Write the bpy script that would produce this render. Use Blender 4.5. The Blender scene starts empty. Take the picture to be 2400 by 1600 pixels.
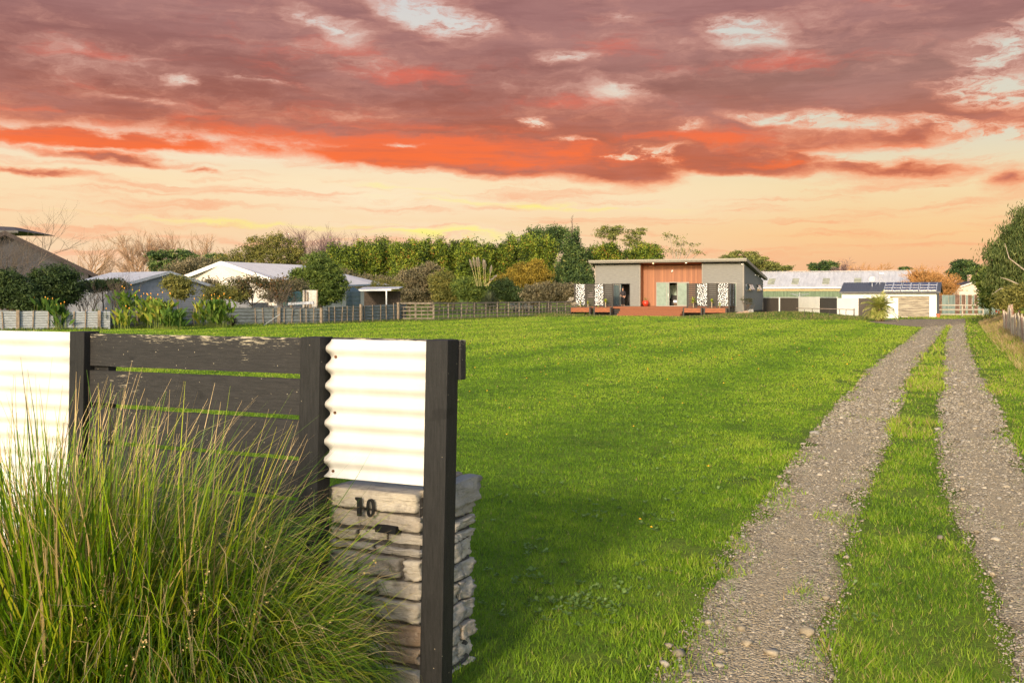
import bpy, bmesh, math, random
import numpy as np
from math import radians, sin, cos, pi, atan2, sqrt
from mathutils import Vector, Matrix, noise as mnoise

sc = bpy.context.scene
COL = sc.collection
R = random.Random(7)
NR = np.random.default_rng(11)

# ------------------------------------------------------------------ camera
F = 2333.0          # focal length in photo pixels (photo 2400 wide)
HOR = 697.0         # eye level row
EYE = 1.6
cd = bpy.data.cameras.new('camera'); cam = bpy.data.objects.new('camera', cd); COL.objects.link(cam)
cam.location = (0, 0, EYE); cam.rotation_euler = (radians(90), 0, 0)
cd.sensor_width = 36; cd.lens = 36 * F / 2400; cd.shift_y = -(800 - HOR) / 2400
cd.clip_start = 0.05; cd.clip_end = 6000
sc.camera = cam
sc.view_settings.view_transform = 'Standard'; sc.view_settings.look = 'None'
sc.view_settings.exposure = 0.3; sc.view_settings.gamma = 1.0
sc.render.engine = 'CYCLES'

# ------------------------------------------------------------------ sun
SUN_EL, SUN_AZ = 18.5, 20.0   # azimuth: degrees left of straight behind the camera
tosun = Vector((-sin(radians(SUN_AZ)) * cos(radians(SUN_EL)), -cos(radians(SUN_AZ)) * cos(radians(SUN_EL)), sin(radians(SUN_EL))))
sl = bpy.data.lights.new('sun', 'SUN'); so = bpy.data.objects.new('sun', sl); COL.objects.link(so)
sl.energy = 3.4; sl.angle = radians(5.0); sl.color = (1.0, 0.82, 0.60)
so.rotation_euler = tosun.to_track_quat('Z', 'Y').to_euler()

# ------------------------------------------------------------------ world
def srgb(r, g, b):
    def c(v):
        v /= 255.0
        return v / 12.92 if v <= 0.04045 else ((v + 0.055) / 1.055) ** 2.4
    return (c(r), c(g), c(b), 1.0)

world = bpy.data.worlds.new("World"); sc.world = world; world.use_nodes = True
wt = world.node_tree; wt.nodes.clear(); WN, WL = wt.nodes, wt.links

class G:   # tiny helper for wiring node trees
    def __init__(s, tree): s.t = tree
    def n(s, typ, **kw):
        n = s.t.nodes.new(typ)
        for k, v in kw.items(): setattr(n, k, v)
        return n
    def lk(s, a, b): s.t.links.new(a, b)
    def put(s, sock, v):
        if hasattr(v, 'is_linked') or isinstance(v, bpy.types.NodeSocket): s.lk(v, sock)
        else: sock.default_value = v
    def m(s, op, a, b=None, c=None, clamp=False):
        n = s.n('ShaderNodeMath', operation=op, use_clamp=clamp)
        s.put(n.inputs[0], a)
        if b is not None: s.put(n.inputs[1], b)
        if c is not None: s.put(n.inputs[2], c)
        return n.outputs[0]
    def mix(s, f, a, b):
        n = s.n('ShaderNodeMix', data_type='RGBA'); s.put(n.inputs[0], f); s.put(n.inputs[6], a); s.put(n.inputs[7], b)
        return n.outputs[2]
    def ss(s, v, lo, hi):
        n = s.n('ShaderNodeMapRange', interpolation_type='SMOOTHSTEP'); s.put(n.inputs[0], v)
        n.inputs[1].default_value = lo; n.inputs[2].default_value = hi
        return n.outputs[0]
    def ramp(s, v, stops):
        n = s.n('ShaderNodeValToRGB'); s.put(n.inputs[0], v); e = n.color_ramp.elements
        while len(e) < len(stops): e.new(0.5)
        for el, (p, c) in zip(e, stops): el.position = p; el.color = c
        return n.outputs[0]
    def noise(s, vec, scale, detail=4, rough=0.55, dist=0.0):
        n = s.n('ShaderNodeTexNoise'); s.put(n.inputs['Vector'], vec)
        n.inputs['Scale'].default_value = scale; n.inputs['Detail'].default_value = detail
        n.inputs['Roughness'].default_value = rough; n.inputs['Distortion'].default_value = dist
        return n.outputs[0], n.outputs[1]
    def map(s, vec, loc=(0, 0, 0), rot=(0, 0, 0), scale=(1, 1, 1)):
        n = s.n('ShaderNodeMapping'); s.put(n.inputs[0], vec)
        n.inputs[1].default_value = loc; n.inputs[2].default_value = rot; n.inputs[3].default_value = scale
        return n.outputs[0]

g = G(wt)
tc = g.n('ShaderNodeTexCoord'); sx = g.n('ShaderNodeSeparateXYZ'); g.lk(tc.outputs['Generated'], sx.inputs[0])
hx, hy, hz = sx.outputs
hor = g.m('SQRT', g.m('ADD', g.m('MULTIPLY', hx, hx), g.m('MULTIPLY', hy, hy)))
u = g.m('ARCTAN2', hx, hy); v = g.m('DIVIDE', hz, g.m('MAXIMUM', hor, 0.001))
cmb = g.n('ShaderNodeCombineXYZ'); g.lk(u, cmb.inputs[0]); g.lk(v, cmb.inputs[1]); UV0 = cmb.outputs[0]
# warp the sky coordinates so that cloud edges are torn
w1 = g.noise(g.map(UV0, scale=(5.0, 16, 1)), 1.0, 6, 0.6)[1]
w2 = g.noise(g.map(UV0, loc=(7, 3, 0), scale=(22, 60, 1)), 1.0, 5, 0.6)[1]
def vec_ma(a, b, k):
    s1 = g.n('ShaderNodeVectorMath', operation='SUBTRACT'); g.lk(b, s1.inputs[0]); s1.inputs[1].default_value = (0.5, 0.5, 0.5)
    s2 = g.n('ShaderNodeVectorMath', operation='MULTIPLY'); g.lk(s1.outputs[0], s2.inputs[0]); s2.inputs[1].default_value = k
    s3 = g.n('ShaderNodeVectorMath', operation='ADD'); g.lk(a, s3.inputs[0]); g.lk(s2.outputs[0], s3.inputs[1])
    return s3.outputs[0]
UV = vec_ma(vec_ma(UV0, w1, (0.08, 0.030, 0)), w2, (0.045, 0.020, 0))
def uvpx(px, py):
    a = math.atan((px - 1200) / F); return a, (HOR - py) / F * cos(a)
def blobs(lst):
    tot = None
    for (px, py, rx, ry, rot, k) in lst:
        cu, cv = uvpx(px, py)
        n = g.n('ShaderNodeMapping', vector_type='TEXTURE'); g.lk(UV, n.inputs[0])
        n.inputs[1].default_value = (cu, cv, 0); n.inputs[2].default_value = (0, 0, radians(-rot)); n.inputs[3].default_value = (rx / F, ry / F, 1)
        gr = g.n('ShaderNodeTexGradient', gradient_type='SPHERICAL'); g.lk(n.outputs[0], gr.inputs[0])
        e = g.m('MULTIPLY', gr.outputs[1], k * 1.25)
        tot = e if tot is None else g.m('MAXIMUM', tot, e)
    return tot
OPEN = blobs([(1010, 45, 190, 60, 12, 1), (760, 55, 150, 35, 20, .55), (1750, 70, 130, 55, 5, .75), (1460, 30, 120, 30, 0, .3),
              (2330, 115, 130, 80, -10, .8), (2320, 215, 170, 60, 10, .95), (2200, 290, 120, 26, 14, .9), (1920, 278, 260, 26, 7, .95),
              (1255, 285, 60, 22, 5, .95), (1340, 330, 70, 16, 0, .7), (1490, 362, 190, 34, 3, 1), (1340, 142, 110, 24, 0, .55),
              (1450, 215, 110, 26, 4, .5), (2100, 358, 190, 20, 4, .85), (2330, 330, 160, 50, 8, 1), (930, 350, 60, 16, 0, .6),
              (620, 185, 180, 20, 4, .4), (440, 185, 60, 16, 0, .5), (1600, 290, 80, 30, 0, .5), (350, 230, 200, 14, 5, .3), (2390, 60, 120, 50, 0, .5)])
LOW = blobs([(280, 334, 660, 30, 1, .85), (1430, 395, 260, 62, 8, 1), (1150, 395, 240, 38, 5, .9), (900, 375, 260, 30, 2, .8), (250, 365, 330, 26, 4, .95), (100, 402, 260, 22, 3, .95), (470, 402, 90, 16, 4, .8),
             (430, 437, 120, 12, 4, .6), (2130, 395, 380, 42, 3, 1), (2390, 420, 110, 55, 5, 1), (1760, 385, 300, 40, 4, 1), (880, 440, 160, 10, 3, .5), (2220, 432, 160, 14, -4, .6)])
HOT = blobs([(880, 350, 780, 60, 2, 1.35), (1000, 300, 420, 40, 2, .55), (280, 334, 660, 30, 1, 1.7), (1300, 352, 360, 40, 4, .9), (700, 250, 700, 80, 3, .28), (950, 172, 220, 44, 6, .85),
             (620, 95, 190, 34, 8, .45), (800, 102, 260, 36, 4, .6), (1430, 118, 200, 50, 5, .6), (1900, 130, 260, 34, 3, .6),
             (1640, 322, 320, 28, 3, .85), (2080, 345, 400, 20, 2, .7), (1440, 440, 330, 14, 6, .9), (1900, 415, 360, 10, 1, .7), (450, 272, 180, 18, 0, .6), (60, 250, 140, 16, -3, .5),
             (1180, 300, 240, 24, 0, .5), (1300, 235, 160, 18, 0, .5), (1680, 225, 180, 18, 0, .4), (1120, 420, 300, 16, 8, .8), (250, 125, 200, 18, 0, .4), (1850, 375, 160, 16, 0, .7), (2380, 340, 120, 10, 0, .6), (1750, 300, 200, 30, 5, .6)])
GLOW = blobs([(280, 334, 660, 30, 1, .85), (870, 462, 520, 70, 2, .9), (1000, 545, 520, 34, 4, .8), (1500, 470, 460, 60, 3, .5)])
YEL = blobs([(1060, 556, 330, 20, 4, 1), (560, 528, 420, 9, 3, .6), (1230, 478, 420, 12, 2, .7), (930, 438, 180, 8, 4, .4)])
# clear air behind the clouds
vs = g.m('DIVIDE', v, 0.30, clamp=True)
clearL = g.ramp(vs, [(0.0, srgb(250, 216, 186)), (0.22, srgb(251, 216, 172)), (0.38, srgb(252, 226, 184)), (0.52, srgb(240, 226, 204)), (1.0, srgb(212, 210, 208))])
clearR = g.ramp(vs, [(0.0, srgb(244, 178, 138)), (0.2, srgb(251, 205, 148)), (0.36, srgb(246, 222, 176)), (0.50, srgb(226, 218, 194)), (1.0, srgb(206, 208, 204))])
clear = g.mix(g.ss(u, -0.05, 0.35), clearL, clearR)
clear = g.mix(g.m('MULTIPLY', GLOW, 0.55, clamp=True), clear, srgb(255, 238, 205))
stf = g.noise(g.map(UV, loc=(1, 5, 0), rot=(0, 0, radians(4)), scale=(5.5, 85, 1)), 1.0, 6, 0.62)[0]
stf = g.m('MULTIPLY', g.ss(stf, 0.47, 0.70), g.m('MULTIPLY', g.ss(v, 0.005, 0.05), g.ss(v, 0.30, 0.10)))
clear = g.mix(g.m('MULTIPLY', stf, 0.55), clear, srgb(251, 160, 118))
yn = g.noise(g.map(UV, loc=(4, 5, 0), scale=(12, 120, 1)), 1.0, 5, 0.6)[0]
clear = g.mix(g.m('MULTIPLY', g.m('MULTIPLY', YEL, g.ss(yn, 0.38, 0.62)), 0.8, clamp=True), clear, srgb(255, 247, 120))
# clouds
n1 = g.noise(g.map(UV, loc=(3, 1, 0), rot=(0, 0, radians(5)), scale=(7, 22, 1)), 1.0, 12, 0.62)[0]
n2 = g.noise(g.map(UV, loc=(9, 4, 2), rot=(0, 0, radians(4)), scale=(9, 38, 1)), 1.0, 9, 0.62)[0]
n3 = g.noise(g.map(UV, loc=(5, 8, 1), scale=(34, 95, 1)), 1.0, 9, 0.70)[0]
vb = g.m('ADD', v, g.m('SUBTRACT', g.m('MULTIPLY', g.ss(u, -0.28, -0.02), 0.026), g.m('MULTIPLY', g.ss(u, 0.12, 0.3), 0.008)))
base = g.m('SUBTRACT', g.m('MULTIPLY', g.ss(vb, 0.132, 0.170), 1.14), 0.62)
lowb = g.m('MULTIPLY', LOW, 1.05)
cov = g.m('ADD', g.m('ADD', base, g.m('MULTIPLY', g.m('SUBTRACT', n1, 0.5), 1.3)), g.m('MULTIPLY', g.m('SUBTRACT', n3, 0.5), 0.5))
opn = g.m('MULTIPLY', OPEN, g.m('ADD', 0.15, g.m('MULTIPLY', g.ss(n3, 0.35, 0.66), 1.15)))
cov = g.m('SUBTRACT', g.m('ADD', cov, lowb), opn)
dens = g.ss(cov, -0.26, 0.46)
deep = g.ss(cov, 0.12, 0.62)
shade = g.mix(g.ss(u, -0.1, 0.42), srgb(154, 98, 88), srgb(160, 118, 108))
shade = g.mix(g.ss(v, 0.20, 0.29), g.mix(g.ss(v, 0.22, 0.13), shade, srgb(196, 108, 80)), srgb(158, 112, 110))
dn = g.ss(g.noise(g.map(UV, loc=(2, 2, 5), scale=(5, 26, 1)), 1.0, 8, 0.6)[0], 0.35, 0.7)
shade = g.mix(g.m('MULTIPLY', dn, 0.42), shade, srgb(196, 146, 138))
fs_ = g.ss(g.noise(g.map(UV0, loc=(6, 2, 5), rot=(0, 0, radians(5)), scale=(10, 120, 1)), 1.0, 10, 0.68)[0], 0.42, 0.68)
shade = g.mix(g.m('MULTIPLY', fs_, 0.22), shade, srgb(122, 82, 80))
hotn = g.m('ADD', g.m('MULTIPLY', HOT, 0.85), g.m('MULTIPLY', g.m('SUBTRACT', n2, 0.5), 2.1))
hotn = g.m('ADD', hotn, g.m('MULTIPLY', g.m('SUBTRACT', n3, 0.5), 0.7))
hot = g.m('MULTIPLY', g.ss(hotn, 0.12, 0.95), g.m('SUBTRACT', 1.0, g.m('MULTIPLY', fs_, 0.35)))
rim = g.mix(g.ss(v, 0.14, 0.22), srgb(248, 148, 104), srgb(212, 152, 136))
cl = g.mix(deep, rim, shade)
hotc = g.mix(g.ss(v, 0.13, 0.21), srgb(255, 118, 62), srgb(224, 112, 92))
cl = g.mix(g.m('MULTIPLY', hot, 0.92), cl, hotc)
front = g.mix(dens, clear, cl)
# overhead and behind the camera: open evening sky
nis = g.n('ShaderNodeTexSky', sky_type='NISHITA'); nis.sun_disc = False
nis.sun_elevation = radians(SUN_EL); nis.sun_rotation = radians(180 + SUN_AZ); nis.air_density = 1.0; nis.dust_density = 2.0
sk = g.n('ShaderNodeVectorMath', operation='SCALE'); g.lk(nis.outputs[0], sk.inputs[0]); sk.inputs[3].default_value = 0.31
back = g.m('MAXIMUM', g.ss(v, 0.36, 0.75), g.ss(g.m('DIVIDE', hy, g.m('MAXIMUM', hor, 0.001)), 0.55, 0.10))
final = g.mix(back, front, sk.outputs[0])
bg = g.n('ShaderNodeBackground'); g.lk(final, bg.inputs[0]); bg.inputs[1].default_value = 1 / 2 ** 0.3
wo = g.n('ShaderNodeOutputWorld'); g.lk(bg.outputs[0], wo.inputs[0])

# ------------------------------------------------------------------ helpers
def P(px, py, d): return Vector(((px - 1200) * d / F, d, EYE + (HOR - py) * d / F))
def GD(py): return EYE * F / (py - HOR)
def W(px, d): return (px - 1200) * d / F

MATS = {}
def mat(name, color=(.5, .5, .5), rough=0.8, metal=0.0, var=0.25, scale=8.0, bump=0.0, bscale=40.0, stretch=(1, 1, 1), color2=None, spec=0.3, emis=None, alpha=None):
    if name in MATS: return MATS[name]
    m = bpy.data.materials.new(name); m.use_nodes = True; t = m.node_tree; gg = G(t)
    b = t.nodes['Principled BSDF']; b.inputs['Roughness'].default_value = rough; b.inputs['Metallic'].default_value = metal
    b.inputs['Specular IOR Level'].default_value = spec
    co = gg.n('ShaderNodeTexCoord').outputs['Object']
    c1 = (*color, 1)
    c2 = (*(color2 if color2 else tuple(max(0, c * (1 - var)) for c in color)), 1)
    if not color2: c1 = (*tuple(c * (1 + var * .6) for c in color), 1)
    nf = gg.noise(gg.map(co, scale=stretch), scale, 6, 0.6)[0]
    f = gg.ss(nf, 0.32, 0.68)
    colr = gg.mix(f, c2, c1); gg.lk(colr, b.inputs['Base Color'])
    if bump:
        bn = gg.n('ShaderNodeBump'); bn.inputs['Strength'].default_value = bump; bn.inputs['Distance'].default_value = 0.02
        gg.lk(gg.noise(gg.map(co, scale=stretch), bscale, 5, 0.6)[0], bn.inputs['Height']); gg.lk(bn.outputs[0], b.inputs['Normal'])
    if emis:
        b.inputs['Emission Color'].default_value = (*emis[:3], 1); b.inputs['Emission Strength'].default_value = emis[3]
    MATS[name] = m
    return m

def leafmat(name, stops, transl=0.35, rough=0.65, patch=None):
    """foliage: colour picked per leaf from the 'rnd' attribute"""
    if name in MATS: return MATS[name]
    m = bpy.data.materials.new(name); m.use_nodes = True; t = m.node_tree; gg = G(t); t.nodes.remove(t.nodes['Principled BSDF'])
    out = [n for n in t.nodes if n.type == 'OUTPUT_MATERIAL'][0]
    a = gg.n('ShaderNodeAttribute', attribute_name='rnd'); f = a.outputs['Fac']
    if patch:
        co = gg.n('ShaderNodeNewGeometry').outputs['Position']
        pn = gg.noise(co, patch[0], 4, 0.6)[0]
        f = gg.m('ADD', f, gg.m('MULTIPLY', gg.m('SUBTRACT', pn, 0.5), patch[1]), clamp=True)
    c = gg.ramp(f, [(p, (*cc, 1)) for p, cc in stops])
    d = gg.n('ShaderNodeBsdfPrincipled'); gg.lk(c, d.inputs['Base Color']); d.inputs['Roughness'].default_value = rough; d.inputs['Specular IOR Level'].default_value = 0.25
    tr = gg.n('ShaderNodeBsdfTranslucent'); gg.lk(c, tr.inputs[0])
    mx = gg.n('ShaderNodeMixShader'); mx.inputs[0].default_value = transl
    gg.lk(d.outputs[0], mx.inputs[1]); gg.lk(tr.outputs[0], mx.inputs[2]); gg.lk(mx.outputs[0], out.inputs[0])
    MATS[name] = m
    return m

def tag(o, label=None, cat=None, group=None, kind=None):
    if label: o['label'] = label
    if cat: o['category'] = cat
    if group: o['group'] = group
    if kind: o['kind'] = kind
    return o

def thing(name, label, cat, loc=(0, 0, 0), rz=0.0, group=None):
    o = bpy.data.objects.new(name, None); COL.objects.link(o); o.empty_display_size = 0.3
    o.location = loc; o.rotation_euler = (0, 0, rz)
    return tag(o, label, cat, group)

class MB:
    def __init__(s): s.v = []; s.f = []
    def add(s, vs, fs):
        n = len(s.v); s.v += [tuple(a) for a in vs]; s.f += [tuple(i + n for i in f) for f in fs]; return s
    def box(s, x0, x1, y0, y1, z0, z1, M=None, sh=0.0):
        vs = [Vector((x, y, z)) for z in (z0, z1) for y in (y0, y1) for x in (x0, x1)]
        if sh: vs = [Vector((a.x + sh * a.z, a.y, a.z)) for a in vs]
        if M is not None: vs = [M @ a for a in vs]
        return s.add(vs, [(0, 2, 3, 1), (4, 5, 7, 6), (0, 1, 5, 4), (2, 6, 7, 3), (0, 4, 6, 2), (1, 3, 7, 5)])
    def beam(s, a, b, w, h, up=(0, 0, 1)):
        a = Vector(a); b = Vector(b); d = (b - a).normalized(); sd = d.cross(Vector(up))
        if sd.length < 1e-4: sd = d.cross(Vector((0, 1, 0)))
        sd.normalize(); up2 = sd.cross(d)
        vs = [p + sd * (i * w / 2) + up2 * (j * h / 2) for p in (a, b) for i, j in ((-1, -1), (1, -1), (1, 1), (-1, 1))]
        return s.add(vs, [(0, 3, 2, 1), (4, 5, 6, 7), (0, 1, 5, 4), (1, 2, 6, 5), (2, 3, 7, 6), (3, 0, 4, 7)])
    def tube(s, pts, rads, n=6, cap=True):
        pts = [Vector(p) for p in pts]; vs = []; fs = []
        prev = None
        for i, p in enumerate(pts):
            d = (pts[min(i + 1, len(pts) - 1)] - pts[max(i - 1, 0)]).normalized()
            r = d.cross(Vector((0, 0, 1))) if prev is None else prev - d * prev.dot(d)
            if r.length < 1e-3: r = d.cross(Vector((0, 1, 0)))
            r.normalize(); prev = r; q = d.cross(r)
            rr = rads[i] if hasattr(rads, '__len__') else rads
            vs += [p + (r * cos(2 * pi * k / n) + q * sin(2 * pi * k / n)) * rr for k in range(n)]
        for i in range(len(pts) - 1):
            for k in range(n): fs.append((i * n + k, i * n + (k + 1) % n, (i + 1) * n + (k + 1) % n, (i + 1) * n + k))
        if cap: fs.append(tuple(range(n - 1, -1, -1))); fs.append(tuple((len(pts) - 1) * n + k for k in range(n)))
        return s.add(vs, fs)
    def lathe(s, prof, c=(0, 0, 0), n=24):
        vs = []; fs = []
        for (r, z) in prof: vs += [(c[0] + r * cos(2 * pi * k / n), c[1] + r * sin(2 * pi * k / n), c[2] + z) for k in range(n)]
        for i in range(len(prof) - 1):
            for k in range(n): fs.append((i * n + k, i * n + (k + 1) % n, (i + 1) * n + (k + 1) % n, (i + 1) * n + k))
        fs.append(tuple(range(n - 1, -1, -1))); fs.append(tuple((len(prof) - 1) * n + k for k in range(n)))
        return s.add(vs, fs)
    def prism(s, poly, z0, z1):   # polygon in xy, extruded
        n = len(poly); vs = [(x, y, z0) for x, y in poly] + [(x, y, z1) for x, y in poly]
        return s.add(vs, [tuple(range(n - 1, -1, -1)), tuple(range(n, 2 * n))] + [(i, (i + 1) % n, n + (i + 1) % n, n + i) for i in range(n)])
    def wedge(s, poly, y0, y1):   # polygon in xz, extruded along y
        n = len(poly); vs = [(x, y0, z) for x, z in poly] + [(x, y1, z) for x, z in poly]
        return s.add(vs, [tuple(range(n)), tuple(range(2 * n - 1, n - 1, -1))] + [(i, n + i, n + (i + 1) % n, (i + 1) % n) for i in range(n)])
    def build(s, name, m, parent=None, smooth=False, bevel=0.0):
        me = bpy.data.meshes.new(name); me.from_pydata(s.v, [], s.f); me.update()
        bm = bmesh.new(); bm.from_mesh(me); bmesh.ops.recalc_face_normals(bm, faces=bm.faces); bm.to_mesh(me); bm.free()
        if smooth: me.polygons.foreach_set('use_smooth', [True] * len(me.polygons))
        me.materials.append(m)
        o = bpy.data.objects.new(name, me); COL.objects.link(o)
        if parent is not None: o.parent = parent
        if bevel:
            b = o.modifiers.new('bevel', 'BEVEL'); b.width = bevel; b.segments = 2; b.limit_method = 'ANGLE'
        return o

def npmesh(name, verts, faces, m, parent=None, rnd=None, smooth=False):
    """verts (N,3), faces (M,k) with one k"""
    me = bpy.data.meshes.new(name); N = len(verts); M_, k = faces.shape
    me.vertices.add(N); me.vertices.foreach_set('co', verts.astype(np.float32).ravel())
    me.loops.add(M_ * k); me.loops.foreach_set('vertex_index', faces.astype(np.int32).ravel())
    me.polygons.add(M_); me.polygons.foreach_set('loop_start', np.arange(0, M_ * k, k, dtype=np.int32))
    me.polygons.foreach_set('loop_total', np.full(M_, k, dtype=np.int32))
    me.update(calc_edges=True)
    if rnd is not None:
        a = me.attributes.new('rnd', 'FLOAT', 'FACE'); a.data.foreach_set('value', rnd.astype(np.float32))
    if smooth: me.polygons.foreach_set('use_smooth', np.ones(M_, dtype=bool))
    me.materials.append(m)
    o = bpy.data.objects.new(name, me); COL.objects.link(o)
    if parent is not None: o.parent = parent
    return o

def vnoise(x, y, seed=0):
    """vectorised 2D value noise, 0..1"""
    xi = np.floor(x).astype(np.int64); yi = np.floor(y).astype(np.int64); xf = x - xi; yf = y - yi
    xf = xf * xf * (3 - 2 * xf); yf = yf * yf * (3 - 2 * yf)
    def h(a, b):
        n = (a * 374761393 + b * 668265263 + seed * 1442695041) & 0xffffffff
        n = ((n ^ (n >> 13)) * 1274126177) & 0xffffffff
        return ((n ^ (n >> 16)) & 0xffff) / 65535.0
    return (h(xi, yi) * (1 - xf) + h(xi + 1, yi) * xf) * (1 - yf) + (h(xi, yi + 1) * (1 - xf) + h(xi + 1, yi + 1) * xf) * yf
def fbm(x, y, seed=0, o=4):
    t = 0; a = 0.5; s = 0
    for i in range(o):
        t = t + a * vnoise(x * 2 ** i, y * 2 ** i, seed + i * 17); s += a; a *= 0.5
    return t / s

def copy_tree(o, parent=None):
    c = o.copy(); COL.objects.link(c)
    if parent is not None: c.parent = parent
    for ch in list(o.children): copy_tree(ch, c)
    return c

class Frame:
    """upright plane through loc with rotation rz: local x along it, local y away from the camera"""
    def __init__(s, loc, rz): s.l = loc; s.r = rz; s.u = (cos(rz), sin(rz)); s.n = (-sin(rz), cos(rz))
    def sz(s, px, py, off=0.0):
        k = (px - 1200) / F; X = s.l[0] + off * s.n[0]; Y = s.l[1] + off * s.n[1]
        t = (k * Y - X) / (s.u[0] - k * s.u[1]); d = Y + t * s.u[1]
        return t, EYE + (HOR - py) * d / F
    def s(s_, px, off=0.0): return s_.sz(px, HOR, off)[0]
    def z(s_, px, py, off=0.0): return s_.sz(px, py, off)[1]
# ------------------------------------------------------------------ terrain
TT = [(1600, 1550, 1925, 2395, 2760), (1444, 1653, 1940, 2350, 2640), (1330, 1684, 1975, 2304, 2560), (1215, 1779, 1994, 2250, 2470), (1138, 1833, 2024, 2225, 2425),
      (1071, 1880, 2050, 2212, 2377), (969, 1954, 2097, 2209, 2337), (867, 2036, 2138, 2214, 2291), (796, 2127, 2194, 2217, 2265), (760, 2173, 2222, 2228, 2262), (752, 2190, 2232, 2234, 2262)]
TD = np.array([GD(t[0]) for t in TT]); TX = np.array([[(p - 1200) * GD(t[0]) / F for p in t[1:]] for t in TT])
TD = np.insert(TD, 0, 0.5); sl0 = (TX[2] - TX[0]) / (TD[3] - TD[1]); TX = np.insert(TX, 0, TX[0] - sl0 * (TD[1] - 0.5), axis=0)
def tx(d, i): return np.interp(d, TD, TX[:, i])

HOUSE_RZ = -radians(21.4)
MOUNDS = [(P(1850, 700, 77).x, 77, 5.2, 2.6, 0.42), (P(1740, 700, 80).x, 80, 3.4, 1.6, 0.26), (P(1290, 700, 84).x, 84, 3.2, 1.6, 0.16), (P(1960, 700, 72).x, 72, 2.4, 1.2, 0.14)]
def Hn(x, y):
    h = np.zeros_like(x)
    for (cx, cy, rx, ry, hh) in MOUNDS:
        q = ((x - cx) / rx) ** 2 + ((y - cy) / ry) ** 2
        h = h + hh * np.exp(-q * 1.4)
    e = x - tx(np.clip(y, 0.5, 70), 3) - 0.9
    bank = np.clip(e / 1.6, 0, 1); bank = bank * bank * (3 - 2 * bank) * 0.42
    bank = bank * np.clip((74 - y) / 8, 0, 1)
    h = h + bank
    near = np.clip((90 - np.hypot(x, y)) / 60, 0, 1)
    h = h + near * 0.05 * (fbm(x * .35, y * .35, 3) - .5) * np.clip(y / 10, 0, 1)
    return h
def H(x, y): return float(Hn(np.array([float(x)]), np.array([float(y)]))[0])

xs = np.concatenate([[-1500, -600, -250, -120, -80], np.arange(-60, 60.1, 0.5), [80, 120, 250, 600, 1500]])
ys = np.concatenate([[-300, -100, -40, -15, -5], np.arange(0, 110.1, 0.5), [120, 150, 200, 300, 600, 1500, 4000]])
gx, gy = np.meshgrid(xs, ys); gz = Hn(gx, gy)
nx, ny = len(xs), len(ys)
idx = np.arange(nx * ny).reshape(ny, nx)
fc = np.stack([idx[:-1, :-1], idx[:-1, 1:], idx[1:, 1:], idx[1:, :-1]], -1).reshape(-1, 4)

def ground_mat():
    m = bpy.data.materials.new('soil_and_turf'); m.use_nodes = True; t = m.node_tree; gg = G(t); b = t.nodes['Principled BSDF']
    b.inputs['Roughness'].default_value = 0.95; b.inputs['Specular IOR Level'].default_value = 0.1
    co = gg.n('ShaderNodeNewGeometry').outputs['Position']
    a = gg.noise(co, 0.25, 5, 0.6)[0]; c = gg.noise(co, 18, 6, 0.7)[0]; e = gg.noise(co, 2.0, 5, 0.6)[0]
    green = gg.mix(gg.ss(a, .35, .65), (.12, .18, .02, 1), (.18, .23, .028, 1))
    green = gg.mix(gg.ss(e, .4, .75), green, (.06, .11, .012, 1))
    col = gg.mix(gg.m('MULTIPLY', gg.ss(c, .48, .70), .7), green, (.055, .045, .02, 1))
    gg.lk(col, b.inputs['Base Color'])
    bn = gg.n('ShaderNodeBump'); bn.inputs['Strength'].default_value = .8; bn.inputs['Distance'].default_value = .03
    gg.lk(gg.noise(co, 45, 5, 0.7)[0], bn.inputs['Height']); gg.lk(bn.outputs[0], b.inputs['Normal'])
    return m
gm = ground_mat()
ground = npmesh('ground', np.stack([gx, gy, gz], -1).reshape(-1, 3), fc, gm, smooth=True); tag(ground, kind='structure')

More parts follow.
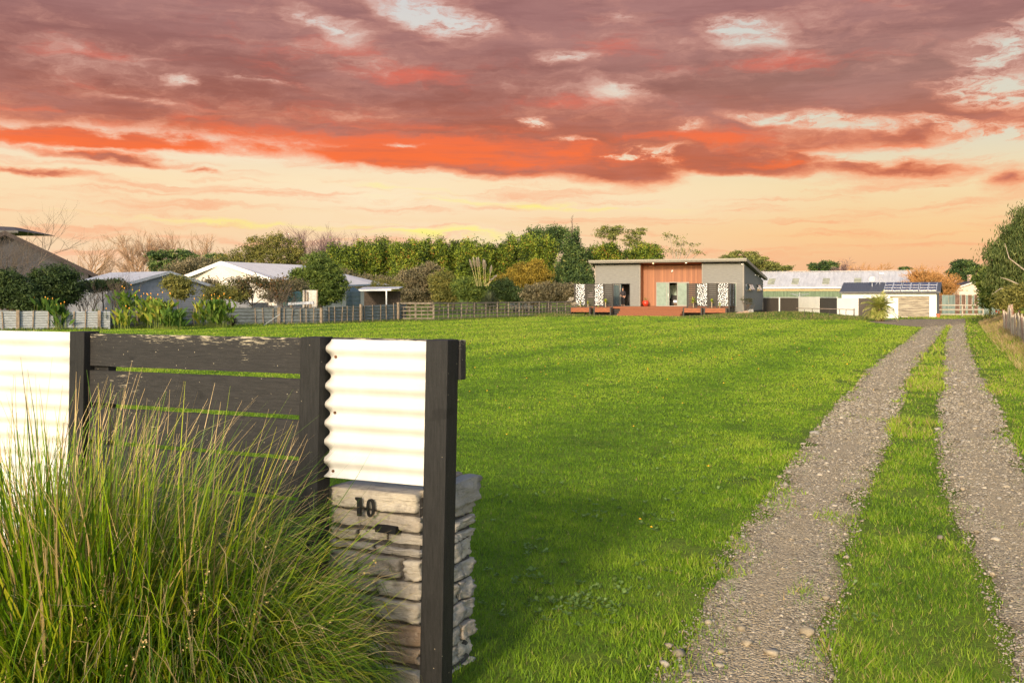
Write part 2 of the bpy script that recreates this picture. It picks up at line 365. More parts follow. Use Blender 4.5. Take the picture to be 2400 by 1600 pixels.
def gravel_mat():
    m = bpy.data.materials.new('gravel'); m.use_nodes = True; t = m.node_tree; gg = G(t); b = t.nodes['Principled BSDF']
    b.inputs['Roughness'].default_value = 0.9; b.inputs['Specular IOR Level'].default_value = 0.2
    co = gg.n('ShaderNodeNewGeometry').outputs['Position']
    v = gg.n('ShaderNodeTexVoronoi'); gg.lk(co, v.inputs['Vector']); v.inputs['Scale'].default_value = 62; v.inputs['Randomness'].default_value = 1
    v2 = gg.n('ShaderNodeTexVoronoi'); gg.lk(co, v2.inputs['Vector']); v2.inputs['Scale'].default_value = 14
    sp = gg.n('ShaderNodeSeparateColor'); gg.lk(v.outputs['Color'], sp.inputs[0])
    sp2 = gg.n('ShaderNodeSeparateColor'); gg.lk(v2.outputs['Color'], sp2.inputs[0])
    st = gg.ramp(sp.outputs[0], [(0, (.16, .125, .08, 1)), (.35, (.33, .26, .165, 1)), (.7, (.46, .37, .24, 1)), (1, (.60, .49, .33, 1))])
    big = gg.noise(co, 1.3, 5, 0.65)[0]; med = gg.noise(co, 6, 5, 0.7)[0]
    col = gg.mix(gg.m('MULTIPLY', gg.ss(big, .48, .68), .7), st, (.30, .235, .16, 1))
    col = gg.mix(gg.m('MULTIPLY', gg.ss(med, .5, .72), .45), col, (.50, .40, .27, 1))
    ac = gg.n('ShaderNodeAttribute', attribute_name='across').outputs['Fac']; cen = gg.m('ABSOLUTE', gg.m('SUBTRACT', ac, .5)); cen = gg.m('ADD', cen, gg.m('MULTIPLY', gg.m('SUBTRACT', big, .5), .5))
    col = gg.mix(gg.m('MULTIPLY', gg.ss(cen, .22, .06), .6), col, (.42, .325, .20, 1)); col = gg.mix(gg.m('MULTIPLY', gg.ss(cen, .36, .52), .6), col, (.20, .145, .09, 1))
    gg.lk(col, b.inputs['Base Color'])
    bn = gg.n('ShaderNodeBump'); bn.inputs['Strength'].default_value = 1.0; bn.inputs['Distance'].default_value = .02; bn.invert = True
    gg.lk(v.outputs['Distance'], bn.inputs['Height'])
    bn2 = gg.n('ShaderNodeBump'); bn2.inputs['Strength'].default_value = .7; bn2.inputs['Distance'].default_value = .03
    gg.lk(med, bn2.inputs['Height']); gg.lk(bn.outputs[0], bn2.inputs['Normal']); gg.lk(bn2.outputs[0], b.inputs['Normal'])
    return m
gvm = gravel_mat()
def strip(name, i0, i1, seed):
    ds = np.concatenate([np.arange(0.5, 14, .06), np.arange(14, 66, .25)])
    l = tx(ds, i0) + .01 + .22 * (fbm(ds * 2.6, ds * 0, seed, 6) - .5) * np.clip(ds / 5, .8, 2.2); r = tx(ds, i1) - .01 + .22 * (fbm(ds * 2.6, ds * 0 + 9, seed + 5, 6) - .5) * np.clip(ds / 5, .8, 2.2)
    K = 9; V = []
    for k in range(K):
        x = l + (r - l) * k / (K - 1); ed = min(k, K - 1 - k)
        V.append(np.stack([x, ds, Hn(x, ds) + (.004 if ed == 0 else .012) ], -1))
    V = np.stack(V, 1); n = len(ds); ii = np.arange(n * K).reshape(n, K)
    f = np.stack([ii[:-1, :-1], ii[:-1, 1:], ii[1:, 1:], ii[1:, :-1]], -1).reshape(-1, 4)
    o = npmesh(name, V.reshape(-1, 3), f, gvm, smooth=True); at = o.data.attributes.new('across', 'FLOAT', 'POINT'); at.data.foreach_set('value', np.tile(np.arange(K) / (K - 1), n).astype(np.float32))
    return tag(o, kind='structure')
strip('gravel_track', 0, 1, 3); strip('gravel_track', 2, 3, 8)
# turning area in front of the garage
yp = [(2030, 753.5), (2090, 749.5), (2150, 748.6), (2200, 748), (2262, 749), (2262, 756), (2240, 762), (2205, 763.5), (2160, 767), (2110, 763), (2060, 757.5)]
mb = MB(); pts = []
for i in range(len(yp)):
    a, b = yp[i], yp[(i + 1) % len(yp)]
    for k in range(10):
        t = k / 10; px = a[0] + (b[0] - a[0]) * t; py = a[1] + (b[1] - a[1]) * t + (R.random() - .5) * .35; d = GD(py); pts.append((W(px, d), d))
cx = sum(p[0] for p in pts) / len(pts); cy = sum(p[1] for p in pts) / len(pts)
vs = []; fs = []; K = 12
for k in range(K + 1):
    for p in pts:
        t = k / K; x = cx + (p[0] - cx) * t; y = cy + (p[1] - cy) * t; vs.append((x, y, H(x, y) + .016))
n = len(pts)
for k in range(K):
    for i in range(n): fs.append((k * n + i, k * n + (i + 1) % n, (k + 1) * n + (i + 1) % n, (k + 1) * n + i))
mb.add(vs, fs); tag(mb.build('gravel_yard', gvm), kind='structure')

# ------------------------------------------------------------------ loose gravel and grass (uncountable)
def rocks(name, X, Y, S, m, base=0.0, seed=1):
    rg = np.random.default_rng(seed); n = len(X)
    bm = bmesh.new(); bmesh.ops.create_icosphere(bm, subdivisions=1, radius=1.0)
    bv = np.array([v.co[:] for v in bm.verts]); bf = np.array([[v.index for v in f.verts] for f in bm.faces]); bm.free()
    nv = len(bv)
    V = bv[None] * rg.uniform(.55, 1.25, (n, nv, 1)); V[..., 2] *= rg.uniform(.4, .75, (n, 1)); V[..., 0] *= rg.uniform(.7, 1.3, (n, 1))
    a = rg.uniform(0, 2 * pi, n); c, s = np.cos(a)[:, None], np.sin(a)[:, None]
    x = V[..., 0] * c - V[..., 1] * s; y = V[..., 0] * s + V[..., 1] * c
    Z = V[..., 2] * S[:, None] + (Hn(X, Y) + base)[:, None]
    V = np.stack([x * S[:, None] + X[:, None], y * S[:, None] + Y[:, None], Z], -1).reshape(-1, 3)
    Fc = (bf[None] + (np.arange(n) * nv)[:, None, None]).reshape(-1, 3)
    return npmesh(name, V, Fc, m, rnd=np.repeat(rg.random(n), len(bf)))
def stonemat(name):
    m = bpy.data.materials.new(name); m.use_nodes = True; t = m.node_tree; gg = G(t); b = t.nodes['Principled BSDF']
    b.inputs['Roughness'].default_value = 0.85
    f = gg.n('ShaderNodeAttribute', attribute_name='rnd').outputs['Fac']
    c = gg.ramp(f, [(0, (.10, .08, .05, 1)), (.3, (.20, .165, .11, 1)), (.6, (.31, .25, .165, 1)), (.85, (.30, .27, .22, 1)), (1, (.44, .37, .27, 1))])
    nz = gg.noise(gg.n('ShaderNodeNewGeometry').outputs['Position'], 90, 4, .6)[0]
    gg.lk(gg.mix(gg.m('MULTIPLY', gg.ss(nz, .4, .7), .35), c, (.08, .07, .06, 1)), b.inputs['Base Color'])
    return m
sm = stonemat('pebble')
rg = np.random.default_rng(5)
def trackpos(n, dmax):
    d = 3.6 + (dmax - 3.6) * rg.random(n) ** 1.5
    side = rg.random(n) < .5
    a = np.where(side, tx(d, 0), tx(d, 2)); b = np.where(side, tx(d, 1), tx(d, 3))
    t = rg.random(n); x = a + (b - a) * (t * 1.16 - .08) + rg.normal(0, .025, n)
    return x, d
x, d = trackpos(62000, 17); kf = rg.random(len(x)) > np.clip((d - 11) / 6, 0, 1) * .75; lo_ = np.where(np.abs(x - .5 * (tx(d, 0) + tx(d, 1))) < np.abs(x - .5 * (tx(d, 2) + tx(d, 3))), x - .5 * (tx(d, 0) + tx(d, 1)), x - .5 * (tx(d, 2) + tx(d, 3))); kf &= rg.random(len(x)) < .45 + np.clip(np.abs(lo_) * 2.2, 0, 1); x, d = x[kf], d[kf]
x2 = None; d2 = 9 * (66 / 9) ** rg.random(26000); sd2 = rg.random(len(d2)) < .5; a2 = np.where(sd2, tx(d2, 0), tx(d2, 2)); b2 = np.where(sd2, tx(d2, 1), tx(d2, 3)); x2 = a2 + (b2 - a2) * rg.random(len(d2)); kk2 = rg.random(len(d2)) < np.clip((d2 - 9) / 6, .0, 1); x, d = np.concatenate([x, x2[kk2]]), np.concatenate([d, d2[kk2]]); S = np.exp(rg.normal(-5.55, .55, len(x))) * np.clip(d / 6, .9, 2.6)
k = fbm(x * 1.5, d * 1.5, 31) + .25 * rg.random(len(x)) > .42; x, d, S = x[k], d[k], S[k]
tag(rocks('loose_gravel', x, d, S, sm, .013), kind='stuff')
big = [(1590, 1540, .040), (1568, 1520, .022), (1742, 1418, .020), (1936, 1408, .028), (1688, 1535, .028), (1610, 1590, .032), (1787, 1400, .018), (1660, 1465, .024), (1740, 1480, .028), (1750, 1515, .034), (1888, 1197, .03), (1890, 1490, .04), (1808, 1538, .04), (2290, 1252, .03), (2325, 1355, .03), (2205, 1265, .03)]
words = ['pale square', 'small pale', 'rounded grey', 'whitish upright', 'pale rounded', 'angular beige', 'light brown', 'flat grey', 'long flat grey', 'broad slate coloured', 'tan half buried', 'dark grey', 'smooth grey', 'light tan', 'brownish', 'rough grey']
spots = ['at the near left edge of the left wheel track', 'just beyond the big stone at the lawn edge', 'in the middle of the near left track', 'beside the grass strip between the tracks', 'in the gravel close to the bottom edge', 'lowest in the picture at the lawn side', 'near the middle of the left track', 'towards the lawn side of the left track', 'in the centre of the near gravel', 'lying just below the long flat stone', 'further up the left wheel track', 'next to the centre grass strip, near the bottom', 'in the near left track, right of centre', 'on the left edge of the right wheel track', 'at the right wheel track near the picture edge', 'on the grass strip beside the right track']
for i, (px, py, s) in enumerate(big):
    d0 = GD(py); o = rocks('rock', np.array([W(px, d0)]), np.array([d0]), np.array([s]), sm, .012 + s * .3, seed=50 + i)
    o.data.attributes['rnd'].data.foreach_set('value', [0.3 + .45 * ((i * 7) % 5) / 5] * 20)
    o.data.update()
    tag(o, words[i] + ' stone ' + spots[i], 'rock', 'larger stones in the driveway gravel')

# grass blades
def blades(name, X, Y, Hh, Wd, lean, m, rnd, rg, seg=2, z0=None):
    n = len(X); a = rg.uniform(0, 2 * pi, n); la = rg.uniform(0, 2 * pi, n)
    Z = Hn(X, Y) if z0 is None else z0
    ax, ay = np.cos(a) * Wd / 2, np.sin(a) * Wd / 2
    lx, ly = np.cos(la) * lean * Hh, np.sin(la) * lean * Hh
    B0 = np.stack([X - ax, Y - ay, Z - .004], -1); B1 = np.stack([X + ax, Y + ay, Z - .004], -1)
    hz = Hh * np.sqrt(np.clip(1 - lean ** 2 * .8, .05, 1))
    T = np.stack([X + lx, Y + ly, Z + hz], -1)
    if seg == 1:
        V = np.stack([B0, B1, T], 1).reshape(-1, 3); Fc = np.arange(3 * n).reshape(n, 3)
        return npmesh(name, V, Fc, m, rnd=rnd)
    k = .55
    M0 = np.stack([X - ax * .8 + lx * .35, Y - ay * .8 + ly * .35, Z + hz * k], -1); M1 = np.stack([X + ax * .8 + lx * .35, Y + ay * .8 + ly * .35, Z + hz * k], -1)
    V = np.stack([B0, B1, M1, M0, T], 1).reshape(-1, 3); o = (np.arange(n) * 5)[:, None]
    Fc = np.concatenate([np.array([[0, 1, 2]]) + o, np.array([[0, 2, 3]]) + o, np.array([[3, 2, 4]]) + o])
    return npmesh(name, V, Fc, m, rnd=np.tile(rnd, 3))

GS = [(0, (.035, .075, .014)), (.25, (.085, .17, .014)), (.5, (.135, .255, .014)), (.68, (.205, .34, .018)), (.84, (.305, .43, .026)), (.94, (.42, .37, .10)), (1, (.46, .33, .15))]
grm = leafmat('grass_blade', GS, .45, .5)
def tdist(X, Y):
    """signed distance outside the wheel tracks (negative inside), and position class"""
    l0, l1, r0, r1 = (tx(Y, i) for i in range(4))
    dl = np.maximum(l0 - X, X - l1); dr = np.maximum(r0 - X, X - r1)
    return np.minimum(dl, dr), (X > l1) & (X < r0), X >= r1
inyard_poly = np.array([(W(px, GD(py)), GD(py)) for px, py in yp])
def inpoly(X, Y, poly):
    c = np.zeros(len(X), bool); n = len(poly); j = n - 1
    for i in range(n):
        xi, yi = poly[i]; xj, yj = poly[j]
        c ^= ((yi > Y) != (yj > Y)) & (X < (xj - xi) * (Y - yi) / (yj - yi) + xi); j = i
    return c
def lawn(n, d0, d1, seg, seed):
    rg = np.random.default_rng(seed)
    if d0 < 6: d = np.sqrt(rg.uniform(d0 ** 2, d1 ** 2, n))
    else: d = d0 * (d1 / d0) ** rg.random(n)
    X = (rg.uniform(-.56, .58, n)) * (d + .8); Y = d
    td, mid, right = tdist(X, Y)
    edge = .38 * (fbm(X * 2.6, Y * 2.6, 4, 5) - .5) * np.clip(d / 6, 1, 2)
    q = td + edge + .07 + .10 * mid * (Y > 7)
    keep = (q > 0.0) | ((q > -.12) & (rg.random(n) < .30)) | ((rg.random(n) < .035) & (fbm(X * 4, Y * 4, 12) > .5))
    bare = fbm(X * 1.6, Y * 1.6, 77); keep &= ~((fbm(X * 1.3 + 9, Y * 1.1, 78) > .54) & (td < .5) & (X > tx(Y, 1)) & (rg.random(n) < .6))
    keep &= ~((bare > .66) & (td < .5) & (rg.random(n) < .85))
    keep &= ~((td < .12) & (rg.random(n) < .45))
    if d0 < 6: keep &= rg.random(n) < np.clip((8.6 - d) / 1.8, 0, 1)
    else: keep &= (rg.random(n) < np.clip((d - d0) / (d0 * .3), 0, 1)) & ((d1 > 100) | (rg.random(n) < np.clip((d1 - d) / (d1 * .25), 0, 1)))
    keep &= ~inpoly(X, Y, inyard_poly)
    left_limit = np.interp(Y, [0, 49, 60, 69, 91, 110], [-60, -60, -16.2, -7.4, 5.3, 9])
    keep &= X > left_limit
    X, Y, d, td, mid, right = (a[keep] for a in (X, Y, d, td, mid, right)); n = len(X)
    patch = fbm(X * .3, Y * .16, 9); p2 = fbm(X * 1.4, Y * 1.1, 21); p3 = fbm(X * 6, Y * 6, 44, 3)
    near = np.clip(1 - td / .45, 0, 1); away = tx(Y, 0) - X; stripe = np.sin(away / 1.9 * pi + .6 * fbm(X * .3, Y * .1, 66)) * (away > .3)
    tall = np.clip((p2 - .5) * 6, 0, 1) * np.clip(1 - (td - .1) / .9, 0, 1)
    Hh = (.013 + .009 * rg.random(n) + .016 * p3) * (1 + 2.6 * tall * (rg.random(n)) * (.45 + .55 * (mid | right)) + mid * (.35 + 1.6 * tall)) * (1 - .25 * near * (1 - tall)) * (1 + .5 * (rg.random(n) < .06))
    Hh *= np.clip(d / 18, 1, 1.7)
    dry = right & (td > .9)
    Hh = np.where(dry, Hh * (2.2 + 1.5 * rg.random(n)), Hh)
    Wd = np.maximum(.0048, d * .00095) * rg.uniform(.6, 1.4, n) * (1 + .5 * tall)
    rnd = .46 + .55 * (patch - .5) + .48 * (p3 - .5) + np.where(rg.random(n) < .12, -.2, 0) + .25 * (p2 - .5) + .12 * stripe - .16 * np.clip((fbm(X * .55, Y * .45, 91) - .58) * 6, 0, 1) + rg.normal(0, .10, n) + .10 * tall - .10 * np.clip((9 - d) / 5, 0, 1) + .34 * np.clip((d - 8) / 24, 0, 1)  # besides patches, tint carries near shade and far sunlit brightness in the blade colour
    rnd = rnd + near * (rg.random(n) < .30) * .3 + mid * ((rg.random(n) < .25) * .35 + .5 * (p2 - .5)) + right * (rg.random(n) < .3) * .25
    far = d > 84
    rnd = np.clip(rnd, 0.02, .86) + (rg.random(n) < (.02 + .10 * near + .09 * mid + .12 * right)) * .3
    rnd = np.where(dry, rg.uniform(.8, 1.0, n) - (rg.random(n) < .25) * .3, rnd)
    lean = np.clip(np.abs(rg.normal(.68, .28, n)), 0, 1.04)
    return tag(blades('lawn_grass', X, Y, Hh, Wd, lean, grm, np.clip(rnd, 0, 1), rg, seg), kind='stuff')
lawn(360000, 3.2, 8.6, 1, 1); lawn(560000, 6.8, 27, 1, 2); lawn(430000, 20, 112, 1, 3)
# broad grey-green weeds in the lawn
def weeds(seed=4):
    rg = np.random.default_rng(seed); cs = []
    for (px, py, sx, sy, n) in [(1390, 1420, 60, 25, 34), (1370, 1385, 70, 20, 12), (1300, 1410, 60, 16, 10), (1180, 1415, 50, 16, 8), (1540, 1222, 30, 14, 12), (1400, 1205, 40, 10, 8), (1240, 1280, 40, 12, 8), (1590, 1160, 20, 10, 6),
                                (1350, 1190, 120, 20, 10), (1500, 1320, 30, 12, 5), (1250, 1340, 60, 20, 8), (1200, 1140, 80, 20, 6), (1640, 1030, 60, 16, 8), (1420, 1080, 160, 30, 12), (1700, 1130, 50, 14, 6), (2050, 1420, 70, 60, 12), (1500, 1000, 200, 25, 12)]:
        for _ in range(n):
            py_ = py + rg.normal() * sy; d = GD(max(py_, 900)); cs.append((W(px + rg.normal() * sx, d), d))
    V = []; Fc = []; rn = []
    for (cx_, cy_) in cs:
        for k in range(rg.integers(6, 11)):
            a = rg.uniform(0, 2 * pi); L = rg.uniform(.02, .048); w = L * .24; e = rg.uniform(.3, 1.2); z = H(cx_, cy_)
            dx, dy = cos(a), sin(a); px_, py_ = -dy, dx; b = len(V)
            for (t, ww) in ((0, .25), (.45, 1), (.75, .8), (1, .05)):
                for s in (-1, 1): V.append((cx_ + dx * L * t * cos(e) + px_ * w * ww * s / 1, cy_ + dy * L * t * cos(e) + py_ * w * ww * s, z + .012 + L * sin(e) * t + (-.012 * t * t)))
            for j in range(3): Fc.append((b + 2 * j, b + 2 * j + 1, b + 2 * j + 3, b + 2 * j + 2)); rn.append(rg.random())
    wm = leafmat('weed_leaf', [(0, (.09, .16, .025)), (.6, (.15, .24, .05)), (1, (.24, .33, .11))], .35)
    return tag(npmesh('lawn_weeds', np.array(V), np.array(Fc), wm, rnd=np.array(rn)), kind='stuff')
weeds()
# yellow dandelion heads dotted in the lawn
def flowers():
    rg = np.random.default_rng(8); X = []; Y = []
    for px, py in [(1188, 1028), (1500, 1230), (1527, 1249), (1660, 1102), (1485, 1008), (1194, 963)]: X.append(W(px, GD(py))); Y.append(GD(py))
    for _ in range(150): d = rg.uniform(14, 60); X.append(rg.uniform(-.05, .38) * d); Y.append(d)
    X = np.array(X); Y = np.array(Y); m = mat('dandelion', (.8, .42, .02), .6, var=.1)
    o = rocks('lawn_flowers', X, Y, np.full(len(X), .011) * np.clip(Y / 15, 1, 1.6), m, .05, 3); return tag(o, kind='stuff')
flowers()
# ------------------------------------------------------------------ front boundary fence
FR_RZ = -math.atan(F / 5000.0)
d0 = F / 592.0
FL = Vector((W(880, d0), d0, 0)); FF = Frame(FL, FR_RZ)
def woodmat(name, base, dark, wear=None, stretch=(1, 12, 12), rough=.6, wthr=.66):
    if name in MATS: return MATS[name]
    m = bpy.data.materials.new(name); m.use_nodes = True; t = m.node_tree; gg = G(t); b = t.nodes['Principled BSDF']
    b.inputs['Roughness'].default_value = rough; b.inputs['Specular IOR Level'].default_value = .25
    co = gg.n('ShaderNodeTexCoord').outputs['Object']
    mp = gg.map(co, scale=stretch)
    gr = gg.noise(mp, 9, 8, .65)[0]; fine = gg.noise(mp, 55, 4, .6)[0]; kn = gg.noise(gg.map(co, scale=(1, 1, 2.2)), 5, 3, .5)[0]
    c = gg.mix(gg.ss(gr, .3, .7), (*dark, 1), (*base, 1))
    c = gg.mix(gg.m('MULTIPLY', gg.ss(fine, .5, .75), .35), c, (*[min(1, k * 1.9) for k in base], 1))
    c = gg.mix(gg.m('MULTIPLY', gg.ss(kn, .66, .74), .6), c, (*[k * .5 for k in dark], 1))
    if wear:
        fl = gg.noise(gg.map(co, scale=tuple(.5 * k for k in stretch)), 28, 8, .75)[0]; pt = gg.noise(co, 2.6, 4, .6)[0]
        z = gg.n('ShaderNodeSeparateXYZ'); gg.lk(co, z.inputs[0])
        top = gg.ss(z.outputs[2], 1.36, 1.445)
        wv = gg.m('ADD', gg.m('ADD', fl, gg.m('MULTIPLY', gg.m('SUBTRACT', pt, .5), .35)), gg.m('MULTIPLY', top, .12))
        sv = gg.n('ShaderNodeTexVoronoi'); gg.lk(co, sv.inputs['Vector']); sv.inputs['Scale'].default_value = 26
        spk = gg.m('MULTIPLY', gg.m('LESS_THAN', sv.outputs['Distance'], .055), .8)
        c = gg.mix(gg.m('MAXIMUM', gg.ss(wv, wthr, wthr + .07), spk), c, (*wear, 1))
    gg.lk(c, b.inputs['Base Color'])
    bn = gg.n('ShaderNodeBump'); bn.inputs['Strength'].default_value = .45; bn.inputs['Distance'].default_value = .004
    gg.lk(fine, bn.inputs['Height']); gg.lk(bn.outputs[0], b.inputs['Normal'])
    MATS[name] = m; return m
blk_h = woodmat('black_stain_board', (.029, .027, .026), (.015, .0145, .014), (.40, .35, .25), (1, 12, 14), wthr=.625)
blk_v = woodmat('black_stain_post', (.018, .0175, .017), (.007, .007, .007), (.30, .26, .18), (12, 12, 1), wthr=.76)
def whitepanel():
    m = mat('cream_white_iron', (.57, .56, .53), .5, color2=(.50, .49, .455), scale=2.2, stretch=(2.5, 1, .6), spec=.35); return m
wpm = whitepanel(); rustm = mat('rust_nail', (.11, .05, .025), .9, var=.5, scale=60)
SH = .022
fence = thing('front_fence', 'black timber front fence with cream corrugated iron panels beside the tussock grass', 'fence', FL, FR_RZ)
def sshift(z): return SH * (z - 1.44)
def post(pl, pr, y0=0.0, y1=.09, ztop=1.44, zb=-.05):
    s0, s1 = FF.s(pl, y0), FF.s(pr, y0)
    m = MB(); m.box(s0, s1, y0, y1, zb, ztop, sh=SH)
    m.v = [(x - SH * 1.44, y, z) for x, y, z in m.v]
    return m.build('post', blk_v, fence, bevel=.004), s0, s1
_, p3a, p3b = post(998, 1050, ztop=FF.z(1020, 796)); _, p2a, p2b = post(704, 750, ztop=FF.z(725, 790)); _, p1a, p1b = post(163, 197, ztop=FF.z(180, 777))
s_ = p1a - (p2a - p1a) * .78
m = MB(); m.box(s_ - .09, s_, 0, .09, -.05, 1.45, sh=SH); m.v = [(x - SH * 1.44, y, z) for x, y, z in m.v]; m.build('post', blk_v, fence, bevel=.004)
# boards between posts 1 and 2 (set back 35 mm)
rb = random.Random(3)
ztops = []
zt = 1.432
for i in range(8):
    h = .150; m = MB()
    x0 = p1b + sshift(zt) - .0; x1 = p2a + sshift(zt) + .002
    nseg = 24; vs = []; fs = []
    for k in range(nseg + 1):
        t = k / nseg; x = x0 + (x1 - x0) * t; w1_ = .0025 * mnoise.noise(Vector((t * 9, i, 0))); w2_ = .0025 * mnoise.noise(Vector((t * 9, i, 5)))
        vs += [(x, .036, zt - h + w1_), (x, .062, zt - h + w1_), (x, .062, zt + w2_), (x, .036, zt + w2_)]
    for k in range(nseg):
        for q in range(4): a = k * 4 + q; b = k * 4 + (q + 1) % 4; fs.append((a, b, b + 4, a + 4))
    fs += [(0, 1, 2, 3), (nseg * 4 + 3, nseg * 4 + 2, nseg * 4 + 1, nseg * 4)]
    m.add(vs, fs)
    if zt - h > .05: m.build('board', blk_h, fence)
    zt -= h + .0215
# cleats behind the board ends, back rail with stub beyond the end post
m = MB(); m.box(p1b - .03, p1b + .085, .064, .11, .1, 1.41); m.build('cleat', blk_v, fence)
m = MB(); m.box(p2b - .02, FF.s(1093, .14), .092, .138, FF.z(1085, 890, .11), FF.z(1085, 797, .11)); m.build('rail', blk_h, fence, bevel=.003)
m = MB(); m.box(p2b - .1, p3a + .01, .092, .136, .86, .905); m.build('rail', blk_h, fence)
m = MB(); m.box(s_ - .2, p1a + .06, .092, .138, 1.27, 1.41); m.build('rail', blk_h, fence)
m = MB(); m.box(s_ - .2, p1a + .06, .092, .136, .45, .59); m.build('rail', blk_h, fence)
# short black board under the panel between post 2 and the pier
def panel(x0, x1, z0, z1, y, nails=()):
    V = []; n = 150; amp = .0085; cols = 14
    zs = [z0 + (z1 - z0) * i / n for i in range(n + 1)]
    for z in zs:
        yy = y + amp * cos((z - z1) / .0765 * 2 * pi)
        for c in range(cols + 1):
            t = c / cols; x = x0 + (x1 - x0) * t + sshift(z) + (.0 if 0 < c < cols else 0)
            if c == 0: x += .010 * cos((z - z1) / .0765 * 2 * pi)
            V.append((x, yy + .0015 * mnoise.noise(Vector((x * 4, z * 3, 1))), z))
    W_ = cols + 1; fs = [(i * W_ + c, i * W_ + c + 1, (i + 1) * W_ + c + 1, (i + 1) * W_ + c) for i in range(n) for c in range(cols)]
    m = MB(); m.add(V, fs); o = m.build('corrugated_panel', wpm, fence, smooth=True)
    sd = o.modifiers.new('t', 'SOLIDIFY'); sd.thickness = .0016
    for (px, py) in nails:
        s, z = FF.sz(px, py, y); k = MB(); k.lathe([(.0065, 0), (.0065, .003), (.003, .005)], n=10)
        k.v = [(s + a[0], y + amp * cos((z - z1) / .0765 * 2 * pi) - .001 - a[2], z + a[1]) for a in k.v]; k.build('nail', rustm, o)
    return o
pz1 = FF.z(880, 797, .05); pz0 = FF.z(880, 1127, .05)
panel(FF.s(768, .05) + .004, p3a + .004, pz0, pz1, .05, [(785, 836), (783, 967), (779, 1104)])
panel(s_ + .0, p1a + .004, .12, 1.436, .05)
# ------------------------------------------------------------------ stone letterbox pier
PX0, PX1 = FF.s(775, .12), FF.s(985, .12); PT = FF.z(900, 1152, .12)
pier = thing('letterbox_pier', 'low stacked stone letterbox pier with black number 10 behind the black end post', 'stone pier', tuple(FL + Vector((cos(FR_RZ) * (PX0 + PX1) / 2, sin(FR_RZ) * (PX0 + PX1) / 2, 0))), FR_RZ)
HWp = (PX1 - PX0) / 2; Y0, Y1 = .125, .585
def stonewall_mat():
    m = bpy.data.materials.new('stack_stone'); m.use_nodes = True; t = m.node_tree; gg = G(t); b = t.nodes['Principled BSDF']; b.inputs['Roughness'].default_value = .88
    f = gg.n('ShaderNodeAttribute', attribute_name='rnd').outputs['Fac']; co = gg.n('ShaderNodeTexCoord').outputs['Object']
    c = gg.ramp(f, [(0, (.22, .19, .15, 1)), (.3, (.37, .325, .26, 1)), (.55, (.27, .25, .22, 1)), (.8, (.44, .39, .31, 1)), (1, (.25, .17, .11, 1))])
    n1_ = gg.noise(co, 14, 7, .65)[0]; n2_ = gg.noise(co, 60, 5, .65)[0]; n3_ = gg.noise(gg.map(co, scale=(1, 1, 5)), 20, 5, .6)[0]
    c = gg.mix(gg.m('MULTIPLY', gg.ss(n1_, .45, .7), .6), c, (.15, .135, .12, 1))
    c = gg.mix(gg.m('MULTIPLY', gg.ss(n2_, .5, .7), .4), c, (.44, .39, .31, 1))
    c = gg.mix(gg.m('MULTIPLY', gg.ss(n3_, .55, .75), .5), c, (.20, .165, .13, 1))
    gg.lk(c, b.inputs['Base Color'])
    bn = gg.n('ShaderNodeBump'); bn.inputs['Strength'].default_value = 1.0; bn.inputs['Distance'].default_value = .012
    gg.lk(gg.m('ADD', n1_, gg.m('MULTIPLY', n3_, .7)), bn.inputs['Height']); gg.lk(bn.outputs[0], b.inputs['Normal']); return m
stm = stonewall_mat(); mortar = mat('mortar', (.07, .062, .055), .95, var=.4, scale=30, bump=.5)
SV = []; SFc = []; SR = []; rs = random.Random(12)
def stone(x0, x1, y0, y1, z0, z1, rough=.010, col=None):
    bm = bmesh.new(); bmesh.ops.create_cube(bm, size=1.0)
    bmesh.ops.subdivide_edges(bm, edges=bm.edges[:], cuts=8, use_grid_fill=True)
    c = rs.random() if col is None else col; b = len(SV); off = rs.random() * 50
    tilt = rs.uniform(-.006, .006); t2 = rs.uniform(-.010, .010)
    for v in bm.verts:
        p = v.co; ed = sum(abs(abs(q) - .5) < 1e-3 for q in p)
        k = {1: 1.0, 2: .985, 3: .965}[ed] if ed else 1
        x = (x0 + x1) / 2 + p.x * (x1 - x0) * k; y = (y0 + y1) / 2 + p.y * (y1 - y0) * k; z = (z0 + z1) / 2 + p.z * (z1 - z0) * (1 - (1 - k) * 1.2)
        q = Vector((x * 16 + off, y * 16, z * 24))
        nx_, ny_, nz_ = mnoise.noise(q), mnoise.noise(q + Vector((40, 0, 0))), mnoise.noise(q + Vector((0, 40, 0)))
        q2 = Vector((x * 50 + off, y * 50, z * 130)); n4 = 1.4 * abs(mnoise.noise(q2)) - .3 + .8 * abs(mnoise.noise(q2 * 2.3))
        x += rough * nx_ * 1.5 + .010 * n4; y += rough * ny_ * 1.5 + .010 * n4; z += rough * .45 * nz_ + tilt * p.x + t2 * p.y
        SV.append((x, y, z))
    bm.verts.ensure_lookup_table()
    for f in bm.faces: SFc.append(tuple(b + v.index for v in f.verts)); SR.append(c)
    bm.free()
z = -.06; ci = 0
